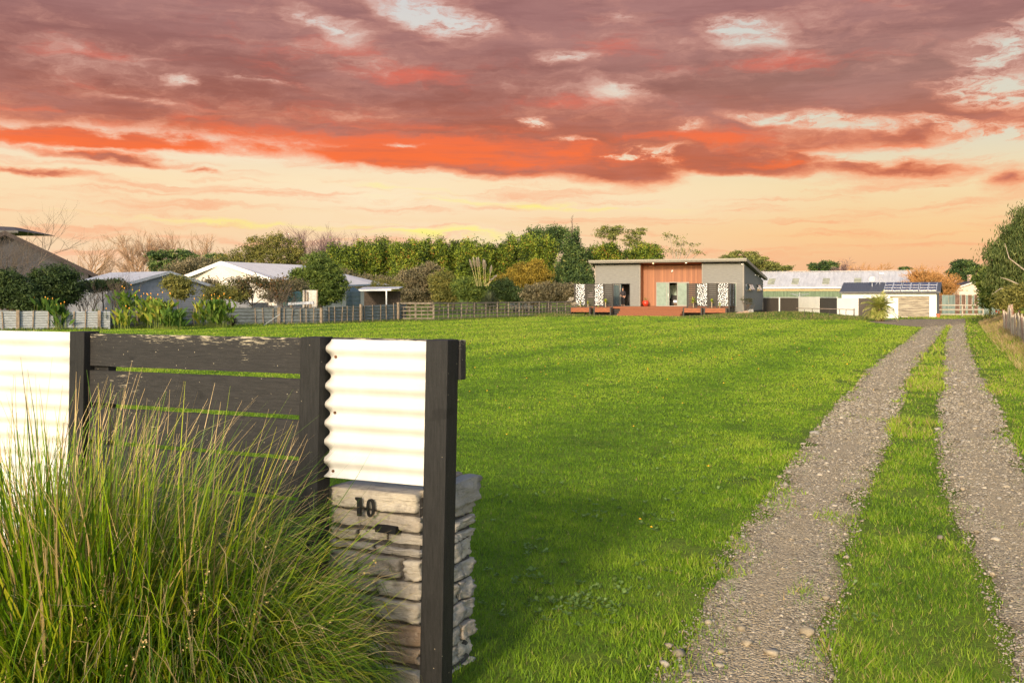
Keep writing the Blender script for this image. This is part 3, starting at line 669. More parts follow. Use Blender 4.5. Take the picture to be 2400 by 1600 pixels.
while z < PT - .10:
    h = rs.choice([.038, .05, .062, .075, .09]); h = min(h, PT - .085 - z)
    if PT - .085 - z - h < .035: h = PT - .085 - z
    # front row
    x = -HWp - rs.uniform(0, .02)
    while x < HWp - .03:
        w = rs.uniform(.08, .26) if x < HWp - .30 else (HWp - x)
        if HWp - x - w < .07: w = HWp - x
        bul = rs.uniform(-.006, .022)
        skip = abs(z + h / 2 - FF.z(915, 1240, .12)) < h * .6 and x < FF.s(915, .12) - (PX0 + PX1) / 2 < x + w
        if not skip or True: stone(x + .006, x + w - .006, Y0 - bul, Y0 + .12, z + .007, z + h - .006)
        x += w
    # right side row
    y = Y0 + .13
    while y < Y1 - .03:
        w = rs.uniform(.1, .24)
        if Y1 - y - w < .08: w = Y1 - y
        stone(HWp - .11, HWp + rs.uniform(-.012, .014), y + .004, y + w - .004, z + .005, z + h - .005)
        y += w
    y = Y0 + .13
    while y < Y1 - .03:
        w = rs.uniform(.15, .26)
        if Y1 - y - w < .08: w = Y1 - y
        stone(-HWp - rs.uniform(-.01, .012), -HWp + .11, y + .004, y + w - .004, z + .005, z + h - .005); y += w
    stone(-HWp + .12, HWp - .12, Y1 - .1, Y1, z + .005, z + h - .005)
    z += h + .004
npo = npmesh('stonework', np.array(SV), np.array(SFc), stm, parent=pier, rnd=np.array(SR))
m = MB(); m.box(-HWp + .012, HWp - .014, Y0 + .016, Y1 - .012, -.1, PT - .02); m.build('mortar_core', mortar, pier)
SV.clear(); SFc.clear(); SR.clear()
stone(-HWp - .01, HWp - .02, Y0 - .02, Y0 + .17, PT - .075, PT, .006, .8); stone(-HWp, HWp * .1, Y0 + .175, Y1, PT - .07, PT + .012, .007, .95)
stone(HWp * .12, HWp - .05, Y0 + .18, Y1 - .01, PT - .07, PT + .018, .007, .97); stone(HWp - .045, HWp + .035, Y0 + .05, Y1 + .01, PT - .10, PT + .01, .012, .45)
npmesh('capstone', np.array(SV), np.array(SFc), stm, parent=pier, rnd=np.array(SR))
dark = mat('black_void', (.006, .006, .006), .8, var=.1)
def pl(px, py): s, z_ = FF.sz(px, py, .10); return s - (PX0 + PX1) / 2, z_
x0, z1 = pl(882, 1229); x1, z0 = pl(930, 1250)
m = MB(); m.box(x0, x1, Y0 - .036, Y0 + .03, z0, z1); m.build('letter_slot', dark, pier)
numm = mat('number_black_metal', (.012, .012, .012), .4, var=.1)
x0, z1 = pl(843, 1163); x1, z0 = pl(851, 1207); yq = Y0 - .046
m = MB(); m.box(x0, x1, yq, yq + .012, z0, z1); m.add([(x0 - .009, yq, z1), (x0, yq, z1), (x0, yq, z1 - .014), (x0 - .009, yq, z1 - .008), (x0 - .009, yq + .012, z1), (x0, yq + .012, z1), (x0, yq + .012, z1 - .014), (x0 - .009, yq + .012, z1 - .008)], [(0, 1, 2, 3), (7, 6, 5, 4), (0, 3, 7, 4), (0, 4, 5, 1), (3, 2, 6, 7)])
m.build('number_one', numm, pier)
x0, z1 = pl(865, 1166); x1, z0 = pl(882, 1210); cx_, cz_ = (x0 + x1) / 2, (z0 + z1) / 2; rx_, rz_ = (x1 - x0) / 2, (z1 - z0) / 2
vs = []; fs = []; N = 28
for k in range(N):
    a = 2 * pi * k / N; sg = lambda v_, e: math.copysign(abs(v_) ** e, v_)
    for (q, yy) in ((1, yq), (1, yq + .012)): vs.append((cx_ + rx_ * sg(cos(a), .8), yy, cz_ + rz_ * sg(sin(a), .8)))
    for (q, yy) in ((1, yq + .012), (1, yq)): vs.append((cx_ + (rx_ - .0085) * sg(cos(a), .8), yy, cz_ + (rz_ - .0085) * sg(sin(a), .8)))
for k in range(N):
    for q in range(4): fs.append((k * 4 + q, k * 4 + (q + 1) % 4, ((k + 1) % N) * 4 + (q + 1) % 4, ((k + 1) % N) * 4 + q))
m = MB(); m.add(vs, fs); m.build('number_zero', numm, pier)

# ------------------------------------------------------------------ tussock grass
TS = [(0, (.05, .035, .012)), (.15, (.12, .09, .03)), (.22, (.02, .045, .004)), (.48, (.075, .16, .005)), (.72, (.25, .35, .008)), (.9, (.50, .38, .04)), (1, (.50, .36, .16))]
tsm = leafmat('tussock_blade', TS, .14, .42)
SLIM = FF.s(925)
def tussock(root, n, rad, lenr, droop, bias, seed, spread=1.0, tip_dry=.4, up=.2):
    rg = np.random.default_rng(seed); K = 8
    az = rg.uniform(0, 2 * pi, n)
    br = rad * np.sqrt(rg.random(n)); bx = br * np.cos(az) + rg.normal(0, .03, n); by = (br * np.sin(az)) * .8 + rg.normal(0, .03, n)
    th = np.abs(rg.normal(0, .52, n)) * spread + br / rad * .35; aa = az + rg.normal(0, .7, n)
    th = np.where(rg.random(n) < up, th * .35, th)
    dx = np.sin(th) * np.cos(aa) + bias[0] * (.4 + .8 * rg.random(n)); dy = np.sin(th) * np.sin(aa) + bias[1]; dz = np.cos(th)
    nrm = np.sqrt(dx ** 2 + dy ** 2 + dz ** 2); dx, dy, dz = dx / nrm, dy / nrm, dz / nrm
    L = lenr[0] + (lenr[1] - lenr[0]) * rg.random(n) ** 1.1; sg = L / K
    dr = droop * np.exp(rg.normal(0, .55, n)); wd = rg.uniform(.0045, .0105, n) * np.where(rg.random(n) < .3, .5, 1)
    px_, py_, pz_ = bx.copy(), by.copy(), np.zeros(n); side = np.stack([-np.sin(aa), np.cos(aa)], -1)
    jit = rg.random(n); fold = np.where(rg.random(n) < .10, rg.integers(3, 7, n), 99)
    V = []
    for k in range(K + 1):
        w = wd * (1 - (k / K) ** 2.2) * .5 + .0004
        V.append(np.stack([np.stack([px_ - side[:, 0] * w, py_ - side[:, 1] * w, pz_], -1), np.stack([px_ + side[:, 0] * w, py_ + side[:, 1] * w, pz_], -1)], 1))
        px_ = px_ + dx * sg; py_ = py_ + dy * sg; pz_ = pz_ + dz * sg
        dz = dz - dr * sg * (1 + 1.6 * k / K) - np.where(fold == k, .9, 0)
        dx = dx + rg.normal(0, .018, n); dy = dy + rg.normal(0, .018, n)
        nrm = np.sqrt(dx ** 2 + dy ** 2 + dz ** 2); dx, dy, dz = dx / nrm, dy / nrm, dz / nrm
        pz_ = np.maximum(pz_, .02)
    V = np.stack(V, 1)      # n,K+1,2,3
    # keep in front of the fence boards
    lx = V[..., 0] + root.location.x - FL.x; ly = V[..., 1] + root.location.y - FL.y
    off = -lx * sin(FR_RZ) + ly * cos(FR_RZ); over = np.clip(off + .012, 0, None)
    V[..., 0] -= over * (-sin(FR_RZ)); V[..., 1] -= over * cos(FR_RZ)
    lx = V[..., 0] + root.location.x - FL.x; ly = V[..., 1] + root.location.y - FL.y
    sa = lx * cos(FR_RZ) + ly * sin(FR_RZ); ov = np.clip(sa - SLIM, 0, None); V[..., 0] -= ov * .72 * cos(FR_RZ); V[..., 1] -= ov * .72 * sin(FR_RZ); V[..., 2] = np.maximum(V[..., 2] - ov * .35, .015)
    V = V.reshape(-1, 3); b = (np.arange(n) * (K + 1) * 2)[:, None, None]; s = (np.arange(K) * 2)[None, :, None]
    Fc = (b + s + np.array([0, 1, 3, 2])[None, None]).reshape(-1, 4)
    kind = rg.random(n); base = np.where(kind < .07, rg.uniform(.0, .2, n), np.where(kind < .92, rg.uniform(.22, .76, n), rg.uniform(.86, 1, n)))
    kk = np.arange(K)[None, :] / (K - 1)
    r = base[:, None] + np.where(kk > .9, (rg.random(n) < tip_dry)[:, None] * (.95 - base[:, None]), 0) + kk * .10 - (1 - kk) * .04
    r = np.where((kk < .32) & (rg.random((n, 1)) < .75), .02 + .10 * rg.random((n, 1)), r)  # brown dead blade bases, also painting in the shade inside the clump
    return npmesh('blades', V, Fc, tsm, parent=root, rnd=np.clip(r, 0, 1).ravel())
def heads(root, n, seed, rad, bias, L0=.75, L1=1.1):
    rg = np.random.default_rng(seed); V = []; Fc = []
    for i in range(n):
        a = rg.uniform(0, 2 * pi); th = abs(rg.normal(0, .33)); b = Vector((rad * rg.normal() * .5, rad * rg.normal() * .4, 0))
        d_ = Vector((sin(th) * cos(a) + bias[0], sin(th) * sin(a) + bias[1], cos(th))).normalized(); L = rg.uniform(L0, L1)
        for k in range(46):
            t = .62 + .38 * k / 46; p = b + d_ * L * t + Vector((0, 0, -.25 * (t * L) ** 2 * .3)) + Vector(rg.normal(0, .006, 3))
            rr = rg.uniform(.0022, .0045); q = Vector(rg.normal(0, 1, 3)).normalized(); w = q.cross(Vector(rg.normal(0, 1, 3))).normalized()
            n0 = len(V); V += [tuple(p - q * rr), tuple(p + w * rr * .8), tuple(p + q * rr), tuple(p - w * rr * .8)]; Fc.append((n0, n0 + 1, n0 + 2, n0 + 3))
    V = np.array(V)
    lx = V[:, 0] + root.location.x - FL.x; ly = V[:, 1] + root.location.y - FL.y; over = np.clip(-lx * sin(FR_RZ) + ly * cos(FR_RZ) + .012, 0, None)
    V[:, 0] += over * sin(FR_RZ); V[:, 1] -= over * cos(FR_RZ)
    return npmesh('seed_heads', V, np.array(Fc), leafmat('seed_head', [(0, (.16, .10, .04)), (.6, (.42, .29, .10)), (1, (.55, .42, .22))], .2), parent=root, rnd=rg.random(len(Fc)))
t1 = thing('tussock_grass', 'large arching green and gold tussock spilling over the stone pier, right of the cream panel', 'ornamental grass', (W(350, 3.25), 3.25, 0))
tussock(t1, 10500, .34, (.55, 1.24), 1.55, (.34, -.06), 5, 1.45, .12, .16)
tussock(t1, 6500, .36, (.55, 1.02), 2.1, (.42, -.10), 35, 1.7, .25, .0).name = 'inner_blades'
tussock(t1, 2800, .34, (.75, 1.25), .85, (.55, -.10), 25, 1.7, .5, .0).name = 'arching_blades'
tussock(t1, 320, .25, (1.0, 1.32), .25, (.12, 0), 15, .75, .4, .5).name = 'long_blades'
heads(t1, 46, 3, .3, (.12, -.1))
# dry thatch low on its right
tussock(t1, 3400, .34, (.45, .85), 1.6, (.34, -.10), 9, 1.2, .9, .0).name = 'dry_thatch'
t2 = thing('tussock_grass', 'upright tussock at the left picture edge in front of the cream corrugated panel', 'ornamental grass', (W(95, 3.2), 3.2, 0))
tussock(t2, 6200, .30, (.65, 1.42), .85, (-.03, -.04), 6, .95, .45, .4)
heads(t2, 46, 4, .3, (0, -.05))
# ------------------------------------------------------------------ the house
HR = P(1743, 697, 87.5); HRZ = HOUSE_RZ
uL = Vector((cos(HRZ), sin(HRZ), 0))
_k = (1395 - 1200) / F   # left corner on the same line
_t = (_k * HR.y - HR.x) / (uL.x - _k * uL.y); HL_ = Vector((HR.x, HR.y, 0)) + uL * _t
HLn = -_t
HF = Frame(HL_, HRZ); house = thing('house', 'single storey grey weatherboard house with central cedar wall, mono-pitch roof and timber deck', 'house', (HL_.x, HL_.y, 0), HRZ)
grey = mat('grey_weatherboard', (.19, .185, .168), .75, var=.14, scale=3, stretch=(1, 1, 6), bump=.15)
trimm = mat('grey_trim', (.23, .21, .18), .6, var=.1)
cedar_c = []
def cedarmat():
    m = bpy.data.materials.new('cedar'); m.use_nodes = True; t = m.node_tree; gg = G(t); b = t.nodes['Principled BSDF']; b.inputs['Roughness'].default_value = .6
    co = gg.n('ShaderNodeTexCoord').outputs['Object']; s = gg.n('ShaderNodeSeparateXYZ'); gg.lk(co, s.inputs[0])
    wn = gg.n('ShaderNodeTexWhiteNoise', noise_dimensions='1D'); gg.lk(gg.m('FLOOR', gg.m('DIVIDE', s.outputs[0], .14)), wn.inputs['W'])
    c = gg.mix(wn.outputs[0], (.215, .078, .032, 1), (.33, .128, .050, 1)); gr = gg.noise(gg.map(co, scale=(14, 14, 1)), 3, 6, .6)[0]
    gg.lk(gg.mix(gg.m('MULTIPLY', gg.ss(gr, .45, .7), .35), c, (.18, .06, .025, 1)), b.inputs['Base Color']); return m
cedar = cedarmat(); deckm = woodmat('deck_timber', (.235, .080, .032), (.14, .046, .02), None, (1, 10, 10)); soffw = mat('soffit_cedar', (.30, .10, .04), .6)
FLR = .80          # floor / deck level
ang = lambda px, off=0: HF.s(px, off)
zt_l, zt_r = HF.z(1400, 617), HF.z(1740, 615)
ZW = 4.62          # front wall top
DEP = 11.2; ZR = 3.35
def lap(mb, x0, x1, z0, z1, y, pitch=.17, face=-1, prof=.018):
    z = z0
    while z < z1 - .01:
        h = min(pitch, z1 - z)
        mb.add([(x0, y, z), (x1, y, z), (x1, y - prof * -face * -1, z), (x0, y - prof * -face * -1, z), (x0, y + face * .002, z + h), (x1, y + face * .002, z + h)],
               [(0, 1, 2, 3), (3, 2, 5, 4)])
        z += h
def lapx(mb, x0, x1, z0, z1, y, pitch=.17, prof=.02):
    """front weatherboards facing -y, lower edge proud"""
    z = z0
    while z < z1 - .01:
        h = min(pitch, z1 - z)
        mb.add([(x0, y - prof, z), (x1, y - prof, z), (x1, y - .003, z + h), (x0, y - .003, z + h), (x0, y, z), (x1, y, z)], [(0, 1, 2, 3), (4, 5, 1, 0)])
        z += h
sL0, sL1 = 0.0, ang(1501)
sR0, sR1 = ang(1645), HLn
# doors left
dl0, dl1 = ang(1436), ang(1477); dz1 = HF.z(1455, 664)
dr0, dr1 = ang(1675), ang(1727)
w = MB()
lapx(w, sL0, dl0, .35, ZW, 0); lapx(w, dl1, sL1, .35, ZW, 0); lapx(w, dl0, dl1, dz1, ZW, 0); lapx(w, dl0, dl1, .35, FLR, 0)
lapx(w, sR0, dr0, .35, ZW, 0); lapx(w, dr1, sR1, .35, ZW, 0); lapx(w, dr0, dr1, dz1, ZW, 0); lapx(w, dr0, dr1, .35, FLR, 0)
# right side wall: boards run back, tops cut along the roof slope, window holes
def side_spans(z0, z1):
    return []
SWy = [(ang(1743), 0)]
def side_y(px):   # distance back along the right side wall
    X0, Y0_ = HR.x, HR.y; n = HF.n; k = (px - 1200) / F
    return (k * Y0_ - X0) / (n[0] - k * n[1])
def side_z(px, py): y = side_y(px); return EYE + (HOR - py) * (HR.y + y * HF.n[1]) / F
DEP = side_y(1787.5)
w1y0, w1y1 = side_y(1746.5), side_y(1762); w2y0, w2y1 = side_y(1773), side_y(1784); wz0, wz1 = side_z(1755, 682), side_z(1755, 664.5)
z = .35
while z < ZW:
    h = .17; ztop_at = lambda y: ZW - (ZW - ZR) * y / DEP
    ymax = DEP if z + h < ZR else max(0, (ZW - (z + h)) / (ZW - ZR) * DEP)
    spans = [(0, ymax)]
    if z + h > wz0 and z < wz1:
        out = []
        for a, b in [(0, w1y0), (w1y1, w2y0), (w2y1, ymax)]:
            if b > a: out.append((a, min(b, ymax)))
        spans = out
    for a, b in spans:
        if b - a > .02: w.add([(HLn + .02, a, z), (HLn + .02, b, z), (HLn + .003, b, z + h), (HLn + .003, a, z + h), (HLn, a, z), (HLn, b, z)], [(0, 1, 2, 3), (4, 5, 1, 0)])
    z += h
# inner skins so that the walls are closed solids
REC = 1.1
def skin(x0, x1, y0, y1, z0, z1): w.box(x0, x1, y0, y1, z0, z1)
w.box(sL0 + .0, dl0, .004, .12, .35, ZW); w.box(dl1, sL1, .004, .12, .35, ZW); w.box(dl0 + .001, dl1 - .001, .005, .12, dz1, ZW - .002)
w.box(sR0, dr0, .004, .12, .35, ZW); w.box(dr1, sR1 - .004, .004, .12, .35, ZW); w.box(dr0 + .001, dr1 - .001, .005, .12, dz1, ZW - .002)
w.wedge([(0, .35), (.001, .35), (.001, ZW), (0, ZW)], 0, .1)
def sidewall(x0, x1):
    ys = sorted([0.13, w1y0, w1y1, w2y0, w2y1, DEP])
    for a, b in zip(ys[:-1], ys[1:]):
        win = (a, b) in ((w1y0, w1y1), (w2y0, w2y1))
        za, zb = ZW - (ZW - ZR) * a / DEP, ZW - (ZW - ZR) * b / DEP
        for (l0, l1a, l1b) in ([(.35, wz0, wz0), (wz1, za, zb)] if win else [(.35, za, zb)]):
            w.add([(x0, a, l0), (x1, a, l0), (x1, b, l0), (x0, b, l0), (x0, a, l1a), (x1, a, l1a), (x1, b, l1b), (x0, b, l1b)], [(0, 3, 2, 1), (4, 5, 6, 7), (0, 1, 5, 4), (1, 2, 6, 5), (2, 3, 7, 6), (3, 0, 4, 7)])
sidewall(HLn - .12, HLn - .001)
w.box(.002, .12, .13, DEP, .35, ZR); w.box(.12, HLn - .12, DEP - .12, DEP - .001, .35, ZR)
w.box(.13, HLn - .13, .13, DEP - .13, FLR - .1, FLR - .005)   # floor slab
w.build('weatherboard_wall', grey, house)
# cedar recess
c = MB(); x0, x1 = sL1, sR0; g0, g1 = HF.s(1538, REC), HF.s(1615, REC); gz = HF.z(1580, 661, REC)
def vboards(xa, xb, za, zb, y):
    x = math.ceil(xa / .14 - 1e-6) * .14; xs_ = [xa] + [x + .14 * k for k in range(int((xb - x) / .14) + 1)] + [xb]
    for a, b in zip(xs_[:-1], xs_[1:]):
        if b - a > .02: c.box(a + .005, b - .005, y - .02, y, za, zb)
    c.box(xa, xb, y + .001, y + .1, za, zb)
vboards(x0, g0, FLR, ZW - .1, REC); vboards(g1, x1, FLR, ZW - .1, REC); vboards(g0 + .001, g1 - .001, gz, ZW - .1, REC)
c.build('cedar_wall', cedar, house)
for xa in (x0, x1 - .02): c = MB(); c.box(xa, xa + .02, .13, REC - .03, FLR, ZW - .05); c.build('cedar_return', cedar, house)
# corner boards
for a, b in ((0, .09), (sL1 - .10, sL1 + .0), (sR0, sR0 + .10), (HLn - .09, HLn + .035)): c = MB(); c.box(a, b, -.045, -.022, .35, ZW); c.build('corner_trim', trimm, house)
for ya, yb, zz in ((-.02, .09, ZW), (DEP - .09, DEP + .01, ZR)): c = MB(); c.box(HLn + .022, HLn + .045, ya, yb, .35, zz); c.build('corner_trim', trimm, house)
# roof
fo = -.75; rx0, rx1 = ang(1380, fo), ang(1750, fo)
zf1 = HF.z(1380, 610, fo); zf0 = HF.z(1380, 617, fo)
bo = DEP + .9; pitch = (ZW - ZR) / DEP
def roofz(y, top): return (zf1 if top else zf0) - pitch * (y - fo)
r = MB()
r.add([(x, y, roofz(y, 1) + .004 - (0 if t else .05)) for t in (0, 1) for y in (fo + .03, bo) for x in (rx0 + .03, rx1 - .03)], [(0, 2, 3, 1), (4, 5, 7, 6), (0, 1, 5, 4), (2, 6, 7, 3), (0, 4, 6, 2), (1, 3, 7, 5)])
roof = r.build('roof', mat('roof_charcoal', (.10, .10, .10), .5, var=.1), house)
r = MB(); r.box(rx0, rx1, fo, fo + .03, zf0, zf1)
for xx in (rx0, rx1 - .03):
    r.add([(x, y, roofz(y, t) ) for t in (0, 1) for y in (fo + .031, bo) for x in (xx, xx + .03)], [(0, 2, 3, 1), (4, 5, 7, 6), (0, 1, 5, 4), (2, 6, 7, 3), (0, 4, 6, 2), (1, 3, 7, 5)])
r.build('fascia', mat('fascia_grey', (.19, .175, .145), .5, var=.08), roof)
r = MB(); r.box(rx0 - .01, rx1 + .01, fo - .10, fo - .002, zf0 + .11, zf1 + .0); r.build('gutter', mat('gutter_grey', (.23, .21, .17), .4, var=.05), roof)
def soff(xa, xb, ya, yb, m_, nm):
    r = MB(); r.add([(x, y, roofz(y, 0) + .01 + (.03 if t else 0)) for t in (0, 1) for y in (ya, yb) for x in (xa, xb)], [(0, 2, 3, 1), (4, 5, 7, 6), (0, 1, 5, 4), (2, 6, 7, 3), (0, 4, 6, 2), (1, 3, 7, 5)])
    return r.build(nm, m_, roof)
gsof = mat('soffit_grey', (.16, .15, .13), .7)
soff(rx0 + .035, x0, fo + .035, -.05, gsof, 'soffit'); so1 = soff(x0 + .003, x1 - .003, fo + .035, REC - .03, soffw, 'cedar_soffit'); soff(x1, rx1 - .035, fo + .035, -.05, gsof, 'soffit')
soff(HLn + .05, rx1 - .035, -.045, bo - .05, gsof, 'soffit')
for px in (1531, 1608):
    s = HF.s(px, -.1); zz = roofz(-.1, 0) - .012; r = MB(); r.lathe([(.075, 0), (.075, .03)], (s, -.1, zz), 12); r.build('downlight', mat('lit_lamp', (.9, .8, .6), .5, emis=(1, .72, .38, 6)), house)
# windows and doors
glass_m = bpy.data.materials.new('glass'); glass_m.use_nodes = True
b_ = glass_m.node_tree.nodes['Principled BSDF']; b_.inputs['Base Color'].default_value = (.10, .13, .13, 1); b_.inputs['Roughness'].default_value = .05; b_.inputs['Alpha'].default_value = .55; b_.inputs['Specular IOR Level'].default_value = .8
frost = mat('curtained_glass', (.19, .25, .205), .35, var=.16, scale=3, spec=.25); framem = mat('aluminium_frame', (.26, .24, .21), .4, var=.05); framed = mat('dark_aluminium', (.07, .07, .07), .4)
def frame(x0, x1, z0, z1, y, m_, name, t=.05, parent=house, d=.05):
    f = MB(); f.box(x0, x1, y, y + d, z0, z0 + t); f.box(x0, x1, y, y + d, z1 - t, z1); f.box(x0, x0 + t, y, y + d, z0 + t, z1 - t); f.box(x1 - t, x1, y, y + d, z0 + t, z1 - t)
    return f.build(name, m_, parent)
# left sliding door: glass px1438-1451, sliding leaf stacked, opening 1452-1465
f = frame(dl0, dl1, FLR, dz1, .015, framed, 'sliding_door', .06, d=.09)
f2 = frame(dl0 + .06, ang(1452), FLR + .06, dz1 - .06, .03, framed, 'door_leaf', .05, f, .03); q = MB(); q.box(dl0 + .111, ang(1452) - .051, .04, .05, FLR + .11, dz1 - .11); q.build('pane', glass_m, f2)
f3 = frame(ang(1447), ang(1453.5), FLR + .06, dz1 - .06, .07, framem, 'door_leaf', .045, f, .03)
q = MB(); q.box(dl0 + .3, dl0 + .75, .16, .19, FLR, dz1 - .1); q.build('curtain', mat('curtain_blue', (.20, .27, .27), .9, var=.2, scale=4, stretch=(6, 1, 1)), house)
# centre door in cedar wall
f = frame(g0, g1, FLR, gz, REC - .055, framem, 'sliding_door', .06, d=.09)
q = MB(); q.box(g0 + .062, HF.s(1562, REC), REC - .03, REC - .02, FLR + .06, gz - .06); q.build('pane', frost, f)
f2 = frame(HF.s(1562, REC) + .003, HF.s(1569, REC), FLR + .06, gz - .06, REC - .045, framem, 'door_leaf', .05, f); q = MB(); q.box(HF.s(1562, REC) + .054, HF.s(1569, REC) - .051, REC - .03, REC - .02, FLR + .12, gz - .12); q.build('pane', frost, f2)
q = MB(); q.box(HF.s(1566.5, REC), HF.s(1567.3, REC), REC - .09, REC - .05, 1.75, 1.95); q.build('handle', mat('bright_steel', (.6, .6, .6), .3, 1.0), f2)
f2 = frame(HF.s(1587, REC), g1 - .061, FLR + .06, gz - .06, REC - .045, framem, 'door_leaf', .05, f); q = MB(); q.box(HF.s(1587, REC) + .051, g1 - .112, REC - .03, REC - .02, FLR + .11, gz - .11); q.build('pane', frost, f2)
# right door
f = frame(dr0, dr1, FLR, dz1, -.025, framem, 'sliding_door', .06, d=.09); q = MB(); q.box(dr0 + .061, dr1 - .061, .02, .03, FLR + .06, dz1 - .06); q.build('pane', frost, f)
# side windows with open awning sashes
pale = mat('window_glass_reflecting', (.30, .33, .34), .08, var=.2, scale=2, spec=1.0)
def sidewin(y0, y1, sashes):
    X = HLn
    f = MB(); t = .06
    f.box(X - .02, X + .05, y0, y1, wz0, wz0 + t); f.box(X - .02, X + .05, y0, y1, wz1 - t, wz1); f.box(X - .02, X + .05, y0, y0 + t, wz0 + t, wz1 - t); f.box(X - .02, X + .05, y1 - t, y1, wz0 + t, wz1 - t)
    fo_ = f.build('window', framed, house); q = MB(); q.box(X - .01, X, y0 + t, y1 - t, wz0 + t, wz1 - t); q.build('pane', pale, fo_)
    for (a, b) in sashes:
        ya, yb = y0 + (y1 - y0) * a, y0 + (y1 - y0) * b; hh = wz1 - wz0 - .08; an = radians(24)
        M = Matrix.Translation((X + .05, 0, wz1 - .04)) @ Matrix.Rotation(-an, 4, 'Y')
        s = MB(); s.box(0, .035, ya, yb, -.05, 0, M); s.box(0, .035, ya, yb, -hh, -hh + .05, M); s.box(0, .035, ya, ya + .05, -hh + .05, -.05, M); s.box(0, .035, yb - .05, yb, -hh + .05, -.05, M)
        so_ = s.build('awning_sash', framed, fo_); s = MB(); s.box(.01, .02, ya + .051, yb - .051, -hh + .051, -.051, M); s.build('pane', mat('sash_glass', (.62, .64, .66), .15, var=.1, spec=.8), so_)
sidewin(w1y0, w1y1, [(.40, .72), (.74, 1.0)]); sidewin(w2y0, w2y1, [(.1, .62)])
for px in (1768.5, 1775.5):
    y = side_y(px); z = side_z(px, 645 if px < 1770 else 646.5); q = MB(); q.lathe([(.07, 0), (.08, .05), (.03, .12)], (0, 0, 0), 10); q.v = [(HLn + .02 + a[2], y + a[0], z + a[1]) for a in q.v]; q.build('vent', mat('white_plastic', (.75, .73, .70), .5, var=.05), house)
# sensor lamp, camera, subfloor
wp = MATS['white_plastic']
q = MB(); s, z = HF.sz(1576, 635, REC); q.box(s - .06, s + .06, REC - .08, REC - .021, z - .06, z + .08); q.tube([(s, REC - .08, z), (s - .03, REC - .2, z - .06)], [.04, .06], 8); q.build('security_lamp', wp, house)
q = MB(); s, z = HF.sz(1741, 618, 0); q.tube([(s, -.05, z), (s - .05, -.25, z - .04)], [.05, .06], 8); q.tube([(s + .02, -.05, z), (s + .02, -.2, z - .12)], [.04, .05], 8); q.build('security_camera', wp, house)
q = MB(); 
for k in range(3): q.box(HLn - .03, HLn - .01, .1, DEP - .1, .05 + k * .1, .12 + k * .1)
q.box(.1, HLn - .1, .02, .04, 0, .34); q.box(HLn - .08, HLn - .05, .12, DEP - .1, -.02, .34); q.build('subfloor_slats', mat('subfloor_dark', (.06, .055, .05), .8), house)
q = MB(); q.box(HLn - .01, HLn + .03, .12, DEP - .02, .33, .42); q.build('bearer_trim', mat('bearer', (.11, .10, .09), .8), house)
# interior
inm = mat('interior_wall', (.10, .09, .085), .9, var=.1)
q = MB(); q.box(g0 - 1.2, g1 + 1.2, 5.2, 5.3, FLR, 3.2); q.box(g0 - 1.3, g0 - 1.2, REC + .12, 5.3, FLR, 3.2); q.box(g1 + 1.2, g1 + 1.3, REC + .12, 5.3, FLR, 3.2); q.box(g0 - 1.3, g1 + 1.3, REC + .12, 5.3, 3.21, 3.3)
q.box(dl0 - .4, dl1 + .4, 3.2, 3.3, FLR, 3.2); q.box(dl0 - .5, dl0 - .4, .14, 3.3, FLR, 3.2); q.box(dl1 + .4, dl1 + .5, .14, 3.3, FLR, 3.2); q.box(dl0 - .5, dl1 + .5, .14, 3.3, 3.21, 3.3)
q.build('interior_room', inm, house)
# deck with steps
dk = thing('deck', 'red stained timber deck with three wide steps in front of the cedar wall', 'deck', (HL_.x, HL_.y, 0), HRZ)
DO = -3.3
d0s, d1s = ang(1347, DO), ang(1710, DO)
q = MB(); y = DO
while y < REC - .1:
    yb = min(y + .135, REC - .1)
    if yb <= -.06: q.box(d0s, d1s, y, yb, FLR - .035, FLR - .002)
    else: q.box(x0 + .03, x1 - .03, max(y, -.04), yb, FLR - .035, FLR - .002)
    y += .141
q.build('decking', deckm, dk)
q = MB(); a0, a1 = ang(1436, DO), ang(1606, DO); q.box(a0, a1, DO - .022, DO - .002, FLR - .19, FLR - .002); q.box(d0s, a0 - .01, DO - .02, DO - .002, FLR - .19, FLR - .04); q.box(a1 + .01, d1s, DO - .02, DO - .002, FLR - .19, FLR - .04); q.build('edge_board', deckm, dk)
dmb = mat('skirt_dark', (.045, .042, .04), .8)
q = MB()
for k in range(4): q.box(d0s, d1s, DO + .05, DO + .07, .02 + k * .14, .12 + k * .14)
for k in range(4): q.box(d1s - .07, d1s - .05, DO + .08, -.1, .02 + k * .14, .12 + k * .14)
q.build('skirting', dmb, dk)
for i in range(3):
    zt = FLR - .2 * (i + 1); ya = DO - .36 * (i + 1); l = ang([1453, 1450, 1446][i], ya); rr = ang([1601, 1598, 1595][i], ya)
    q = MB(); q.box(l, rr, ya, ya + .17, zt - .035, zt); q.box(l, rr, ya + .18, ya + .36 - .026, zt - .035, zt); q.box(l + .01, rr - .01, ya + .015, ya + .035, max(zt - .2, -.02), zt - .037)
    for xx in (l + .01, rr - .05): q.box(xx, xx + .04, ya + .04, ya + .35, -.02, zt - .036)
    q.build('step', deckm, dk)
